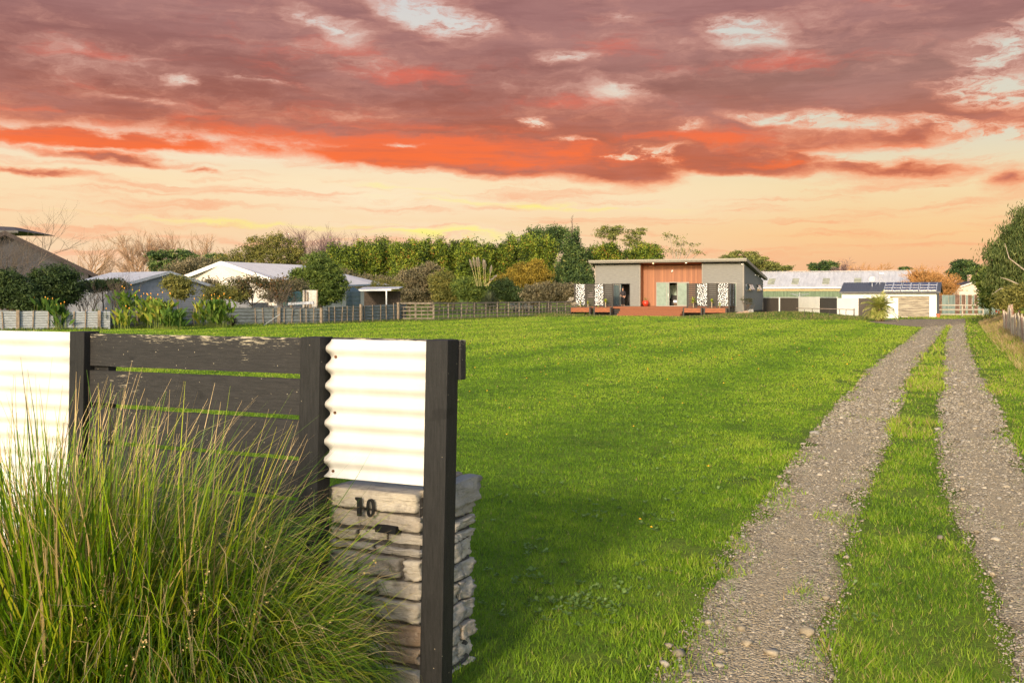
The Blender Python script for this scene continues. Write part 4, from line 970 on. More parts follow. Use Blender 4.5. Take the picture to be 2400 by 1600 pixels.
# ------------------------------------------------------------------ screens
scrb = woodmat('screen_black', (.050, .042, .034), (.03, .026, .022), None, (1, 8, 8)); white_m = mat('white_screen', (.85, .85, .84), .5, var=.04)
Z0s, Z1s = FLR + .02, HF.z(1400, 665.5, DO)
def leafpanel(x0, x1, z0, z1, seed=1):
    """decorative sheet: dark backing with white leaf shapes in front"""
    rr = random.Random(seed); m_ = MB(); n = 0; pl_ = []
    for _ in range(2600):
        cx_ = rr.uniform(x0 + .03, x1 - .03); cz_ = rr.uniform(z0 + .04, z1 - .04); a = rr.uniform(-1.3, 1.3) + (0 if rr.random() < .6 else pi / 2); L = rr.uniform(.12, .19); w = L * .19
        if any((cx_ - p[0]) ** 2 + (cz_ - p[1]) ** 2 < .118 ** 2 for p in pl_): continue
        pl_.append((cx_, cz_)); vs = []
        for t, ww in ((-1, .35), (-.5, .95), (0, 1), (.55, .8), (1, .12)):
            bend = .25 * w * (1 - t * t)
            for s in (-1, 1):
                lx_, lz_ = t * L / 1.6, s * w / 1.25 * ww + bend; vs.append((min(max(cx_ + lx_ * cos(a) - lz_ * sin(a), x0), x1), 0, min(max(cz_ + lx_ * sin(a) + lz_ * cos(a), z0), z1)))
        m_.add(vs, [(2 * j, 2 * j + 1, 2 * j + 3, 2 * j + 2) for j in range(4)])
    return m_
def screen_run(root, x_of, segs, yy, seed, M=None):
    for i, (a, b, kind) in enumerate(segs):
        xa, xb = x_of(a), x_of(b)
        if kind == 'post':
            q = MB(); q.box(xa, xb, yy - .045, yy + .045, -.03, Z1s + .02); o = q.build('post', scrb, root)
        elif kind == 'slat':
            q = MB(); n = 12; h = (Z1s - Z0s) / n
            for k in range(n): q.box(xa, xb, yy - .012, yy + .012, Z0s + k * h + .028, Z0s + (k + 1) * h)
            o = q.build('slat_panel', scrb, root)
        else:
            q = MB(); q.box(xa, xb, yy - .006, yy + .006, Z0s + .06, Z1s); o = q.build('patterned_panel', dmb, root)
            lp = leafpanel(xa, xb, Z0s + .06, Z1s, seed + i); lp.v = [(p[0], yy - .014, p[2]) for p in lp.v]; l = lp.build('leaf_cutout', white_m, o)
            sd = l.modifiers.new('s', 'SOLIDIFY'); sd.thickness = .005; sd.offset = -1
xo = lambda px: HF.s(px, DO)
sc1 = thing('privacy_screen', 'left deck screen of two white leaf pattern panels and two black slatted panels', 'screen', tuple(house.matrix_world @ Vector((0, 0, 0))) if False else (HL_.x, HL_.y, 0), HRZ, 'privacy screens on the deck edge')
screen_run(sc1, xo, [(1345.5, 1349.2, 'post'), (1349.4, 1370.8, 'leaf'), (1371, 1374.2, 'post'), (1374.4, 1390.8, 'slat'), (1391, 1393.8, 'post'), (1394, 1414, 'leaf'), (1414.2, 1417.6, 'post'), (1417.8, 1434, 'slat'), (1434.2, 1437, 'post')], DO + .02, 3)
sc2 = thing('privacy_screen', 'right deck screen with two white leaf pattern panels, turning back towards the house corner', 'screen', (HL_.x, HL_.y, 0), HRZ, 'privacy screens on the deck edge')
screen_run(sc2, xo, [(1609.5, 1613, 'post'), (1613.2, 1629.5, 'slat'), (1629.7, 1633.8, 'post'), (1634, 1657.2, 'leaf'), (1657.4, 1661.2, 'post'), (1661.4, 1677.6, 'slat'), (1677.8, 1682.4, 'post'), (1682.6, 1706.4, 'leaf'), (1706.6, 1710.3, 'post')], DO + .02, 23)
# return side
XR = xo(1710.3) - .045
ys_ = [DO + .12 + (abs(DO) - .25) * t for t in (0, .22, .27, .48, .53, .74, .79, 1)]
for i in range(7):
    a, b = ys_[i], ys_[i + 1]; q = MB()
    if i % 2: q.box(XR - .045, XR + .045, a, b, -.03, Z1s + .02); q.build('post', scrb, sc2)
    elif i in (0, 4):
        q.box(XR - .006, XR + .006, a, b, Z0s + .06, Z1s); o = q.build('patterned_panel', dmb, sc2)
        lp = leafpanel(a, b, Z0s + .06, Z1s, 70 + i); lp.v = [(XR + .013, p[0], p[2]) for p in lp.v]; lp.build('leaf_cutout', white_m, o)
    else:
        for k in range(12): h = (Z1s - Z0s) / 12; q.box(XR - .012, XR + .012, a, b, Z0s + k * h + .045, Z0s + (k + 1) * h)
        q.build('slat_panel', scrb, sc2)
# ------------------------------------------------------------------ planters and plants
soil = mat('soil', (.05, .035, .025), .95)
PO = DO - .95
PZ1 = HF.z(1360, 720, PO); PZ0 = PZ1 - .42
plm = mat('planter_timber', (.26, .082, .030), .6, var=.35, scale=3, stretch=(1, 1, 9))
def planter(a, b, label):
    xa, xb = HF.s(a, PO), HF.s(b, PO); c = Vector((HL_.x, HL_.y, 0)) + uL * ((xa + xb) / 2) + Vector((HF.n[0], HF.n[1], 0)) * (PO + .3)
    r_ = thing('planter_box', label, 'planter', c, HRZ, 'raised timber planter boxes along the deck'); hw = (xb - xa) / 2
    q = MB(); q.box(-hw + .13, hw - .13, -.3, -.275, PZ0, PZ0 + .20); q.box(-hw + .13, hw - .13, -.3, -.275, PZ0 + .206, PZ1 - .03); q.box(-hw + .13, hw - .13, .275, .3, PZ0, PZ1 - .03); q.box(-hw + .05, -hw + .075, -.2, .2, PZ0, PZ1 - .03); q.box(hw - .075, hw - .05, -.2, .2, PZ0, PZ1 - .03); q.box(-hw + .08, hw - .08, -.27, .27, PZ0 + .02, PZ0 + .04); q.build('box', plm, r_)
    for sx_ in (-1, 1):
        for sy in (-1, 1):
            q = MB(); cx_ = sx_ * (hw - .065); cy_ = sy * .25; q.box(cx_ - .063, cx_ + .063, cy_ - .06, cy_ + .06, -.02, PZ1); q.build('leg', scrb, r_)
    q = MB(); q.box(-hw + .03, hw - .03, -.33, -.302, PZ1 - .028, PZ1 + .015); q.box(-hw + .03, hw - .03, .302, .33, PZ1 - .028, PZ1 + .015); q.build('rim', scrb, r_)
    q = MB(); q.box(-hw + .09, hw - .09, -.27, .27, PZ0 + .05, PZ1 - .06); q.build('soil', soil, r_)
planter(1335, 1384, 'leftmost planter box, holding the white leaved shrub and two small yuccas')
planter(1391, 1432.5, 'planter box left of the steps, with one stemmed yucca and a tiny one')
planter(1600, 1645.5, 'planter box just right of the steps, with one big yellow green yucca')
planter(1649, 1703.5, 'rightmost planter box, with two small yuccas in front of the leaf pattern panels')
yul = leafmat('yucca_leaf', [(0, (.14, .22, .02)), (.5, (.36, .42, .03)), (1, (.58, .52, .06))], .3); stemm = mat('pale_stem', (.42, .32, .20), .8)
def hpt(px, py, off): s, z = HF.sz(px, py, off); p = Vector((HL_.x, HL_.y, 0)) + uL * s + Vector((HF.n[0], HF.n[1], 0)) * off; return Vector((p.x, p.y, z))
def yucca(px, pytop, pybase, off, rpx, label, seed, n=34):
    rg = np.random.default_rng(seed); b = hpt(px, pybase, off); cz = hpt(px, pytop, off).z - b.z; rad = rpx / 26.5
    zc = max(cz - rad * .55, .06)
    r_ = thing('yucca', label, 'plant', b, 0, 'small yuccas in the planter boxes')
    q = MB(); q.tube([(0, 0, -.05), (.01, 0, zc * .5), (0, 0, zc)], [.045, .038, .034], 8); q.build('stem', stemm, r_)
    V = []; Fc = []
    for i in range(n):
        a = rg.uniform(0, 2 * pi); e = rg.uniform(-.35, 1.35); L = rad * rg.uniform(.8, 1.1); dv = Vector((cos(a) * cos(e), sin(a) * cos(e), sin(e))); sd = Vector((-sin(a), cos(a), 0)) * rad * .075
        k0 = len(V); V += [tuple(Vector((0, 0, zc)) - sd), tuple(Vector((0, 0, zc)) + sd), tuple(Vector((0, 0, zc)) + dv * L * .55 + sd), tuple(Vector((0, 0, zc)) + dv * L * .55 - sd), tuple(Vector((0, 0, zc)) + dv * L - Vector((0, 0, .12 * L * cos(e))))]
        Fc += [(k0, k0 + 1, k0 + 2), (k0, k0 + 2, k0 + 3), (k0 + 3, k0 + 2, k0 + 4)]
    npmesh('leaves', np.array(V), np.array(Fc), yul, parent=r_, rnd=rg.random(len(Fc)))
po = PO + .3
yucca(1360, 707, 721, po, 7, 'small bright yucca in the leftmost planter, beside the white leaved shrub', 1)
yucca(1378, 707, 721, po, 7, 'small yucca at the right end of the leftmost planter', 2)
yucca(1419, 701, 721, po, 10, 'tall stemmed yucca left of the steps, in front of the black slats', 3)
yucca(1402, 716, 722, po, 5, 'tiny yucca without a stem in the planter left of the steps', 4)
yucca(1625, 699, 721, po, 12, 'biggest yellow green yucca, right of the steps', 5, 44)
yucca(1668, 702, 721, po, 9, 'yucca in the rightmost planter in front of the black slatted panel', 6)
yucca(1687, 711, 721, po, 8, 'low yucca in the rightmost planter in front of the leaf pattern panel', 7)
# ------------------------------------------------------------------ foliage builders
def leaves(name, blobs_, n, size, m, parent, seed, cl=.32, flat=.6, droop=0.0, elong=1.7, shell=.55, rn=(0, 1), clumps=None):
    """blobs_: (x,y,z,rx,ry,rz) local. Leaf faces gathered in clumps spread through the crown"""
    rg = np.random.default_rng(seed); B = np.array(blobs_, float); vol = (B[:, 3] * B[:, 4] * B[:, 5]) ** .75; vol /= vol.sum()
    nc = clumps or max(12, n // 45); bi = rg.choice(len(B), nc, p=vol)
    dv = rg.normal(0, 1, (nc, 3)); dv /= np.linalg.norm(dv, axis=1)[:, None]; rr = shell + (1 - shell) * rg.random(nc) ** .6; rr = np.where(rg.random(nc) < .22, rg.random(nc), rr)
    C = B[bi, :3] + dv * rr[:, None] * B[bi, 3:]
    cr = rg.uniform(.6, 1.4, nc); crn = rg.random(nc)
    ci = rg.integers(0, nc, n); cs = cl * cr[ci]
    off = rg.normal(0, 1, (n, 3)) * cs[:, None]; off[:, 2] *= flat
    Pp = C[ci] + off - np.array([0, 0, 1]) * (droop * np.abs(rg.normal(0, 1, n)))[:, None]
    Pp[:, 2] = np.maximum(Pp[:, 2], .05)
    a = rg.normal(0, 1, (n, 3)) + dv[ci] * .6
    if droop: a = a * .35 + np.array([0, 0, -1.2])
    a /= np.linalg.norm(a, axis=1)[:, None]; b = np.cross(a, rg.normal(0, 1, (n, 3))); b /= np.linalg.norm(b, axis=1)[:, None]
    s = size * rg.uniform(.6, 1.35, n)[:, None]; A = a * s * elong; Bv = b * s / (1.0 if elong < 3 else 1.6)
    V = np.stack([Pp - A, Pp + Bv * .55, Pp + A, Pp - Bv * .55], 1).reshape(-1, 3)
    Fc = np.arange(4 * n).reshape(n, 4)
    r = np.clip(.66 * crn[ci] + .34 * rg.random(n), 0, 1) * (rn[1] - rn[0]) + rn[0]  # tone per clump stands in for lit and shadowed clumps, plus leaf variation
    return npmesh(name, V, Fc, m, parent=parent, rnd=r)
def branches(root, rg, H_, r0, spread=.5, levels=4, n0=1, name='trunk', m=None, twigs=3, lean=(0, 0), clear=.25, sides=4, grav=0.0, shrink=.68, start=None, rmin=0.0):
    mb = MB()
    def grow(p, d, L, r, lv):
        r = max(r, rmin)
        pts = [p]; k = 3; dd = d.copy()
        for i in range(k):
            dd = (dd + Vector((rg.normal() * .13, rg.normal() * .13, rg.normal() * .08 - grav * (levels - lv) * .1))).normalized(); pts.append(pts[-1] + dd * L / k)
        mb.tube(pts, [r, r * .85, r * .72, r * .58], sides if lv > 1 else 3, cap=False)
        if lv <= 0: return
        for j in range(twigs + (1 if lv > 2 else 0)):
            t = 1.0 if j == 0 else rg.uniform(.35, 1); q = pts[0].lerp(pts[-1], t) if t < 1 else pts[-1]
            i = min(int(t * k), k - 1); q = pts[i].lerp(pts[i + 1], t * k - i)
            az = rg.uniform(0, 2 * pi); sp = spread * rg.uniform(.5, 1.4)
            nd = (dd + Vector((cos(az) * sp, sin(az) * sp, rg.uniform(-.1, .25)))).normalized()
            grow(q, nd, L * shrink * rg.uniform(.8, 1.2), r * .55, lv - 1)
    tot = sum(shrink ** i for i in range(levels + 1)) * .88
    for i in range(n0):
        az = rg.uniform(0, 2 * pi); sp = 0 if n0 == 1 else spread * .55
        grow(Vector((cos(az) * .15 * (n0 > 1), sin(az) * .15 * (n0 > 1), -.1)), Vector((cos(az) * sp + lean[0], sin(az) * sp + lean[1], 1)).normalized(), H_ / tot * rg.uniform(.85, 1.1), r0, levels)
    zm = max(v[2] for v in mb.v); mb.v = [(x, y, z * H_ / zm) for x, y, z in mb.v]
    return mb.build(name, m, root, smooth=True)
bark = mat('bark', (.14, .11, .085), .9, var=.4, scale=12); barkp = mat('bark_pale', (.34, .27, .20), .9, var=.3, scale=10); barkt = mat('twig_tan', (.40, .25, .15), .9, var=.3, scale=3); barkv = mat('twig_mauve', (.26, .17, .16), .9, var=.3, scale=3); barko = mat('twig_orange', (.50, .26, .09), .9, var=.25, scale=3)
L_con = leafmat('leaf_conifer', [(0, (.015, .025, .008)), (.30, (.05, .085, .014)), (.7, (.22, .29, .028)), (.88, (.38, .38, .05)), (.95, (.42, .20, .05)), (1, (.34, .12, .04))], .25, patch=(.35, .8))
L_pine = leafmat('leaf_pine', [(0, (.012, .025, .012)), (.5, (.06, .105, .03)), (.9, (.18, .24, .06)), (1, (.30, .17, .06))], .2, patch=(.4, .5))
L_dark = leafmat('leaf_dark', [(0, (.015, .028, .010)), (.6, (.04, .07, .018)), (1, (.09, .12, .03))], .2)
L_oliv = leafmat('leaf_olive', [(0, (.06, .07, .022)), (.5, (.17, .17, .04)), (1, (.34, .29, .07))], .3, patch=(.3, .6))
L_grey = leafmat('leaf_greybrown', [(0, (.06, .055, .03)), (.5, (.16, .14, .075)), (1, (.32, .25, .14))], .25, patch=(.3, .6))
L_yell = leafmat('leaf_yellow', [(0, (.14, .10, .02)), (.5, (.30, .22, .03)), (1, (.46, .32, .05))], .35)
L_gren = leafmat('leaf_green', [(0, (.035, .06, .014)), (.5, (.11, .16, .03)), (1, (.26, .29, .05))], .3)
L_cyp = leafmat('leaf_cypress', [(0, (.05, .06, .02)), (.5, (.15, .17, .04)), (1, (.32, .31, .08))], .2)
L_euc = leafmat('leaf_gum', [(0, (.03, .045, .014)), (.5, (.085, .12, .028)), (.85, (.18, .20, .06)), (1, (.30, .28, .11))], .3)
L_canna = leafmat('leaf_canna', [(0, (.02, .045, .01)), (.4, (.06, .13, .015)), (.75, (.16, .23, .025)), (1, (.36, .30, .04))], .3)
def tree(name, label, cat, px, d, blobpx, n, size, m, seed, group=None, trunk=True, tr=.25, tmat=None, basepy=None, cl=.35, **kw):
    x0 = W(px, d); z0 = H(x0, d) if d < 100 else 0; root = thing(name, label, cat, (x0, d, z0), 0, group)
    if d >= 90: size *= .74; n = int(n * 1.15); cl *= .78
    B = []
    for (bx, by, rx, rz) in blobpx:
        c = P(bx, by, d); B.append((c.x - x0, 0, c.z - z0, rx * d / F, min(rx * d / F, 3.5), rz * d / F))
    ztop = max(b[2] + b[5] for b in B)
    leaves('crown', B, n, size, m, root, seed, cl, **kw)
    if trunk:
        rg = np.random.default_rng(seed + 99); mb = MB()
        bz = min(b[2] for b in B)
        mb.tube([(0, 0, -.1), (.05, 0, bz * .5), (0, 0, max(bz, .6))], [tr, tr * .8, tr * .6], 7)
        for b in B[:9]:
            q = Vector(b[:3]); s_ = Vector((0, 0, max(bz * .6, .4))); mid = s_.lerp(q, .5) + Vector((0, 0, -.1 * b[5])); mb.tube([s_, mid, q, q + Vector((rg.normal() * .4, 0, .6)) * b[5]], [tr * .5, tr * .35, tr * .2, tr * .05], 5)
        mb.build('trunk', tmat or bark, root, smooth=True)
    return root
# ---- shelter belt behind the house paddock: separate conifers grown together
rgh = np.random.default_rng(40)
con = [(800, 578), (852, 572), (905, 566), (958, 570), (1010, 566), (1062, 571), (1112, 570), (1165, 573), (1218, 560), (1262, 556)]
places = ['leftmost conifer of the shelter belt, by the grey green garden tree', 'second conifer from the left in the shelter belt', 'conifer of the belt above the left end of the rail fence', 'conifer of the belt behind the big olive bush', 'conifer of the belt left of the pampas plumes', 'conifer of the belt right behind the first pampas plumes', 'conifer of the belt just right of the pampas plumes', 'conifer of the belt above the yellow leaved bush, left side', 'tall conifer of the belt left of the dark pine', 'tallest belt conifer directly beside the dark pine']
for i, (px, py) in enumerate(con):
    k = 1 if i > 1 else .8
    tree('shelter_conifer', 'bright green ' + places[i], 'conifer', px, 118 + (i % 3) * 2.0,
         [(px + rgh.normal() * 4, py + 22, 24, 24), (px - 16, py + 34, 22, 28), (px + 16, py + 38, 24, 30), (px - 14, py + 62, 30, 34), (px + 16, py + 66, 30, 34), (px - 12, py + 100, 33, 32), (px + 14, py + 98, 33, 32), (px + 24, py + 24, 18, 22), (px - 24, py + 26, 18, 22)] + [(px + rgh.uniform(-26, 26), py + rgh.uniform(0, 14), 4, 12) for _ in range(9)],
         19000, .12, L_con, 100 + i, 'conifers of the shelter belt', cl=.27, flat=1.3, shell=.62, clumps=950)
tree('conifer', 'bushy green conifer between the dark pine and the house roof', 'conifer', 1410, 116, [(1400, 600, 24, 26), (1425, 592, 24, 22), (1440, 610, 22, 24)], 8000, .12, L_con, 131, cl=.27, flat=1.2, clumps=320)
tree('conifer', 'bushy conifer with yellow green tips rising over the middle of the house roof', 'conifer', 1510, 116, [(1500, 598, 30, 22), (1530, 596, 24, 22), (1478, 606, 26, 20), (1515, 615, 40, 18)], 9500, .12, L_con, 132, cl=.27, flat=1.1, clumps=380)
# pine with a spire
def cone_blobs(px, top, bot, w, n, rg):
    out = []
    for i in range(n):
        t = (i + .5) / n; y = top + (bot - top) * t; ww = w * (t ** .75); out.append((px + rg.normal() * 4, y, max(ww * .9, 5), (bot - top) / n * 1.1))
        for s in (-1, 1): out.append((px + s * ww * .75 + rg.normal() * 3, y + 6, max(ww * .35, 4), (bot - top) / n * .9))
    return out
rgp = np.random.default_rng(3)
pt = tree('pine_tree', 'dark pine with a thin bare leader spire left of the house', 'pine', 1345, 112, cone_blobs(1345, 545, 672, 52, 8, rgp), 22000, .12, L_pine, 140, cl=.24, tr=.3, flat=1.5, clumps=900)
mb = MB(); z0 = EYE + (HOR - 560) * 112 / F; z1 = EYE + (HOR - 508) * 112 / F; xx = W(1340.5, 112) - W(1345, 112)
mb.tube([(xx, 0, z0), (xx + .03, 0, (z0 + z1) / 2), (xx, 0, z1)], [.10, .06, .025], 6); 
for k in range(16): z = z0 + (z1 - z0) * (.1 + .06 * k); a = R.uniform(0, 6.3); mb.tube([(xx, 0, z), (xx + .22 * cos(a), .22 * sin(a), z + .25)], [.03, .008], 4)
mb.build('leader', bark, pt)
tree('pine_tree', 'rounded dark pine just left of the spire topped pine', 'pine', 1285, 124, [(1262, 555, 26, 20), (1300, 548, 26, 16), (1240, 562, 16, 14), (1280, 575, 40, 24), (1325, 552, 20, 16), (1240, 545, 5, 12), (1196, 562, 5, 12)], 13000, .12, L_pine, 141, cl=.25, flat=1.2, clumps=950)
tree('macrocarpa_tree', 'open crowned macrocarpa over the left part of the house roof', 'tree', 1435, 150, [(1420, 541, 22, 9), (1445, 539, 22, 10), (1432, 553, 18, 9), (1405, 548, 12, 7)], 1700, .14, L_cyp, 150, cl=.36, tmat=barkp, flat=.4, clumps=75)
tree('macrocarpa_tree', 'second open crowned macrocarpa, right of the first and showing pale limbs', 'tree', 1492, 150, [(1488, 546, 20, 9), (1503, 540, 12, 8), (1480, 562, 24, 10), (1498, 572, 30, 10)], 1900, .14, L_cyp, 151, cl=.36, tmat=barkp, flat=.4, clumps=80)
tree('sparse_tree', 'thin nearly bare pale tree standing alone above the house roof', 'tree', 1585, 150, [(1570, 556, 20, 8), (1600, 566, 22, 10), (1628, 572, 14, 6), (1610, 590, 30, 9), (1640, 590, 12, 7), (1575, 590, 18, 8)], 620, .13, L_cyp, 152, cl=.35, tmat=barkp, tr=.22, clumps=46)
tree('macrocarpa_tree', 'flat topped cypress behind the right end of the house roof', 'tree', 1745, 140, [(1710, 604, 20, 7), (1725, 596, 18, 8), (1760, 596, 18, 7), (1775, 608, 22, 8), (1745, 612, 40, 12), (1790, 622, 24, 9), (1810, 622, 20, 6)], 7500, .14, L_cyp, 153, cl=.32, flat=.35, tr=.4, clumps=230)
tree('macrocarpa_tree', 'low flat cypress top just above the grey shed roof', 'tree', 1830, 150, [(1822, 630, 26, 6), (1845, 628, 12, 5), (1800, 634, 20, 6)], 3000, .14, L_cyp, 154, cl=.3, flat=.35, clumps=90)
tree('macrocarpa_tree', 'dark cypress rising behind the middle of the long shed roof', 'tree', 1920, 170, [(1905, 622, 14, 6), (1935, 618, 18, 7), (1955, 622, 12, 7), (1930, 630, 34, 8)], 4500, .16, L_pine, 155, cl=.32, flat=.4, clumps=130)
tree('macrocarpa_tree', 'dark wide cypress right of the orange bare tree', 'tree', 2255, 170, [(2240, 622, 16, 9), (2262, 618, 20, 10), (2280, 628, 18, 10), (2250, 640, 30, 16), (2275, 655, 24, 20), (2300, 634, 18, 10), (2315, 640, 18, 14)], 9500, .16, L_pine, 156, cl=.35, flat=.5, clumps=260)
tree('distant_tree', 'tiny dark treetop peeping over the shed ridge', 'tree', 2122, 200, [(2122, 631, 11, 4)], 1200, .17, L_pine, 157, cl=.3)
# bare trees
def bare(label, px, d, top, seed, m, r0=.2, n0=2, spread=.38, levels=5, twigs=3, group=None, name='bare_tree', **kw):
    x0 = W(px, d); Ht = EYE + (HOR - top) * d / F; r_ = thing(name, label, 'bare tree', (x0, d, 0), 0, group); branches(r_, np.random.default_rng(seed), Ht, r0, spread, levels, n0, 'branches', m, twigs, rmin=.00011 * d if d > 100 else 0, **kw); return r_
bg_ = 'leafless trees on the skyline'
bare('tangle of tan bare branches right of the dark gable roof', 190, 130, 552, 11, barkt, .16, 3, .5, 4, group=bg_)
bare('small bare tree between the gable roof and the tall rounded bare tree', 232, 135, 572, 12, barkt, .14, 3, .5, 4, group=bg_)
bare('tall tan bare tree with a dense rounded crown', 305, 170, 535, 13, barkt, .40, 1, .36, 6, group=bg_)
bare('slim bare tree just right of the rounded bare crown', 335, 170, 580, 14, barkt, .16, 2, .4, 4, group=bg_)
bare('bare tan tree above the dark green conifers, left one of a pair', 378, 175, 535, 15, barkt, .28, 1, .34, 5, group=bg_)
bare('narrow bare tree above the conifers, right one of a pair', 418, 175, 533, 16, barkt, .22, 1, .33, 5, group=bg_)
bare('bare treetop right of the pair, over the white house ridge left end', 485, 178, 540, 17, barkt, .24, 1, .35, 5, group=bg_)
bare('small bare treetop nearest to the olive tree on its left', 547, 180, 545, 18, barkt, .2, 1, .35, 5, group=bg_)
bare('wide mauve bare tree right of the olive tree', 738, 180, 525, 19, barkv, .3, 3, .40, 5, group=bg_)
bare('tallest mauve bare tree right of the olive tree crown', 770, 182, 524, 20, barkv, .3, 3, .36, 5, group=bg_)
bare('mauve bare tree above the first conifers of the belt', 820, 184, 530, 21, barkv, .26, 3, .36, 5, group=bg_)
bare('mauve bare tree above the second belt conifer', 868, 184, 536, 22, barkv, .24, 3, .36, 5, group=bg_)
bare('last low mauve treetops above the conifer belt', 925, 186, 546, 23, barkv, .2, 3, .36, 5, group=bg_)
bare('brown bare tree behind the middle of the long shed, beside a cypress', 1998, 165, 600, 24, barkv, .3, 4, .55, 6, group=bg_)
bare('orange twigged bush behind the shed ridge', 2040, 170, 612, 25, barko, .2, 5, .5, 5, group=bg_)
for i, (px, top, lab) in enumerate([(2158, 622, 'left part of the orange bare willows at the shed end'), (2190, 617, 'tallest orange bare willow right of the shed'), (2216, 634, 'orange bare willow nearest the cream house')]):
    o = bare(lab, px, 125, top, 30 + i, barko, .16, 5, .27, 6, group='orange bare willows', clear=.1)
# far left big bare tree over the dark gable
b1 = bare('bare grey tree with thin twigs in front of the dark gable roof', 6, 57, 468, 41, bark, .07, 3, .55, 5, name='bare_tree')
# ---- hedgerow trees on the left
tree('conifer', 'dark green layered conifer behind the white gable house', 'conifer', 400, 125, [(375, 600, 30, 12), (420, 595, 26, 10), (450, 606, 30, 12), (500, 604, 30, 10), (400, 625, 50, 16), (470, 625, 50, 16)], 15000, .13, L_pine, 160, cl=.35, flat=.4)
tree('olive_tree', 'big olive brown tree behind the white house ridge', 'tree', 640, 122, [(605, 580, 34, 26), (650, 572, 36, 24), (690, 585, 26, 26), (580, 600, 40, 24), (640, 606, 56, 26), (695, 610, 26, 24), (540, 618, 50, 20)], 17000, .11, L_oliv, 161, cl=.28, flat=.9, clumps=600)
tree('garden_tree', 'dense grey green garden tree in front of the white house, right of the green tank', 'tree', 748, 72, [(745, 612, 30, 26), (755, 640, 44, 34), (725, 660, 44, 30), (775, 668, 40, 34), (755, 690, 48, 26), (700, 648, 26, 18)], 22000, .065, L_gren, 162, cl=.18, rn=(0, .85), clumps=700)
tree('hedge', 'brown twiggy hedge stretch behind the white house and lean-to', 'hedge', 860, 114, [(840, 668, 60, 22), (900, 670, 50, 22), (800, 650, 40, 20), (470, 625, 60, 20), (420, 640, 40, 18)], 14000, .12, L_grey, 163, trunk=False, cl=.4)
# shrubs behind the rail fence
sb = [(958, 102, [(955, 660, 28, 26), (985, 650, 34, 26), (1010, 640, 26, 24), (975, 690, 46, 26)], 14000, L_grey, 'big grey brown bush at the left end of the rail fence'),
      (1030, 100, [(1030, 665, 26, 28), (1045, 690, 30, 22), (1050, 650, 14, 12)], 9000, L_oliv, 'olive bush right of the big grey brown bush'),
      (1095, 99, [(1090, 675, 30, 24), (1115, 685, 26, 24)], 10000, L_gren, 'green bush left of the pampas grass'),
      (1185, 101, [(1180, 678, 26, 24), (1200, 690, 24, 18)], 8000, L_dark, 'dark bush right of the pampas grass'),
      (1225, 100, [(1222, 694, 18, 14)], 3500, L_dark, 'small dark bush left of the pale trailer behind the rail fence'),
      (1250, 108, [(1220, 640, 30, 22), (1255, 630, 26, 20), (1240, 655, 36, 22), (1190, 655, 20, 14), (1275, 650, 22, 18)], 12000, L_yell, 'yellow autumn leaved bush in front of the shelter belt'),
      (1290, 99, [(1250, 690, 30, 22), (1285, 684, 34, 22), (1320, 686, 30, 22), (1345, 690, 26, 24)], 15000, L_grey, 'long grey twiggy hedge running to the house screens')]
for i, (px, d, bl, n, m, lab) in enumerate(sb): tree('bush', lab, 'bush', px, d, bl, n, .10, m, 170 + i, trunk=True, tr=.08, cl=.30)
# ---- left garden
tree('bush', 'round dark clipped bush below the gable end', 'bush', 135, 54, [(130, 655, 52, 34), (150, 680, 44, 30), (110, 690, 50, 30)], 20000, .055, L_dark, 190, tr=.08, cl=.18)
tree('bush', 'dark olive bush at the left picture edge', 'bush', 20, 52, [(15, 660, 36, 26), (45, 690, 40, 34), (0, 690, 40, 30), (70, 705, 36, 24)], 18000, .055, L_dark, 191, tr=.08, cl=.18)
tree('bush', 'small airy bush in front of the grey shed gable', 'bush', 415, 56, [(415, 665, 30, 16), (425, 685, 26, 16)], 5000, .05, L_oliv, 192, tr=.05, cl=.16)
tree('bush', 'reddish brown bush with orange leaves in front of the white house', 'bush', 590, 62, [(560, 668, 30, 20), (600, 660, 34, 14), (640, 680, 34, 24), (660, 665, 30, 18), (570, 690, 26, 18)], 6500, .055, leafmat('leaf_russet', [(0, (.04, .04, .02)), (.5, (.10, .10, .04)), (.8, (.15, .10, .055)), (.92, (.28, .13, .03)), (1, (.5, .2, .03))], .3), 193, tr=.05, cl=.2)
bare('bare shrub in front of the green water tank', 655, 60, 650, 42, bark, .025, 4, .6, 4, name='bare_shrub'); bare('bare twiggy shrub left of the grey shed', 210, 55, 640, 43, bark, .025, 5, .5, 4, name='bare_shrub'); bare('bare twiggy shrub in front of the grey shed roof', 262, 56, 630, 44, bark, .028, 4, .45, 4, name='bare_shrub')
bare('purple bare twigs before the dark gable wall', 60, 58, 600, 45, bark, .03, 5, .5, 4, name='bare_shrub')
tree('bush', 'dark low shrub hugging the left end of the grey shed', 'bush', 240, 57, [(215, 666, 24, 8), (265, 666, 30, 8), (240, 672, 36, 8)], 5000, .05, L_dark, 194, tr=.04, cl=.15)
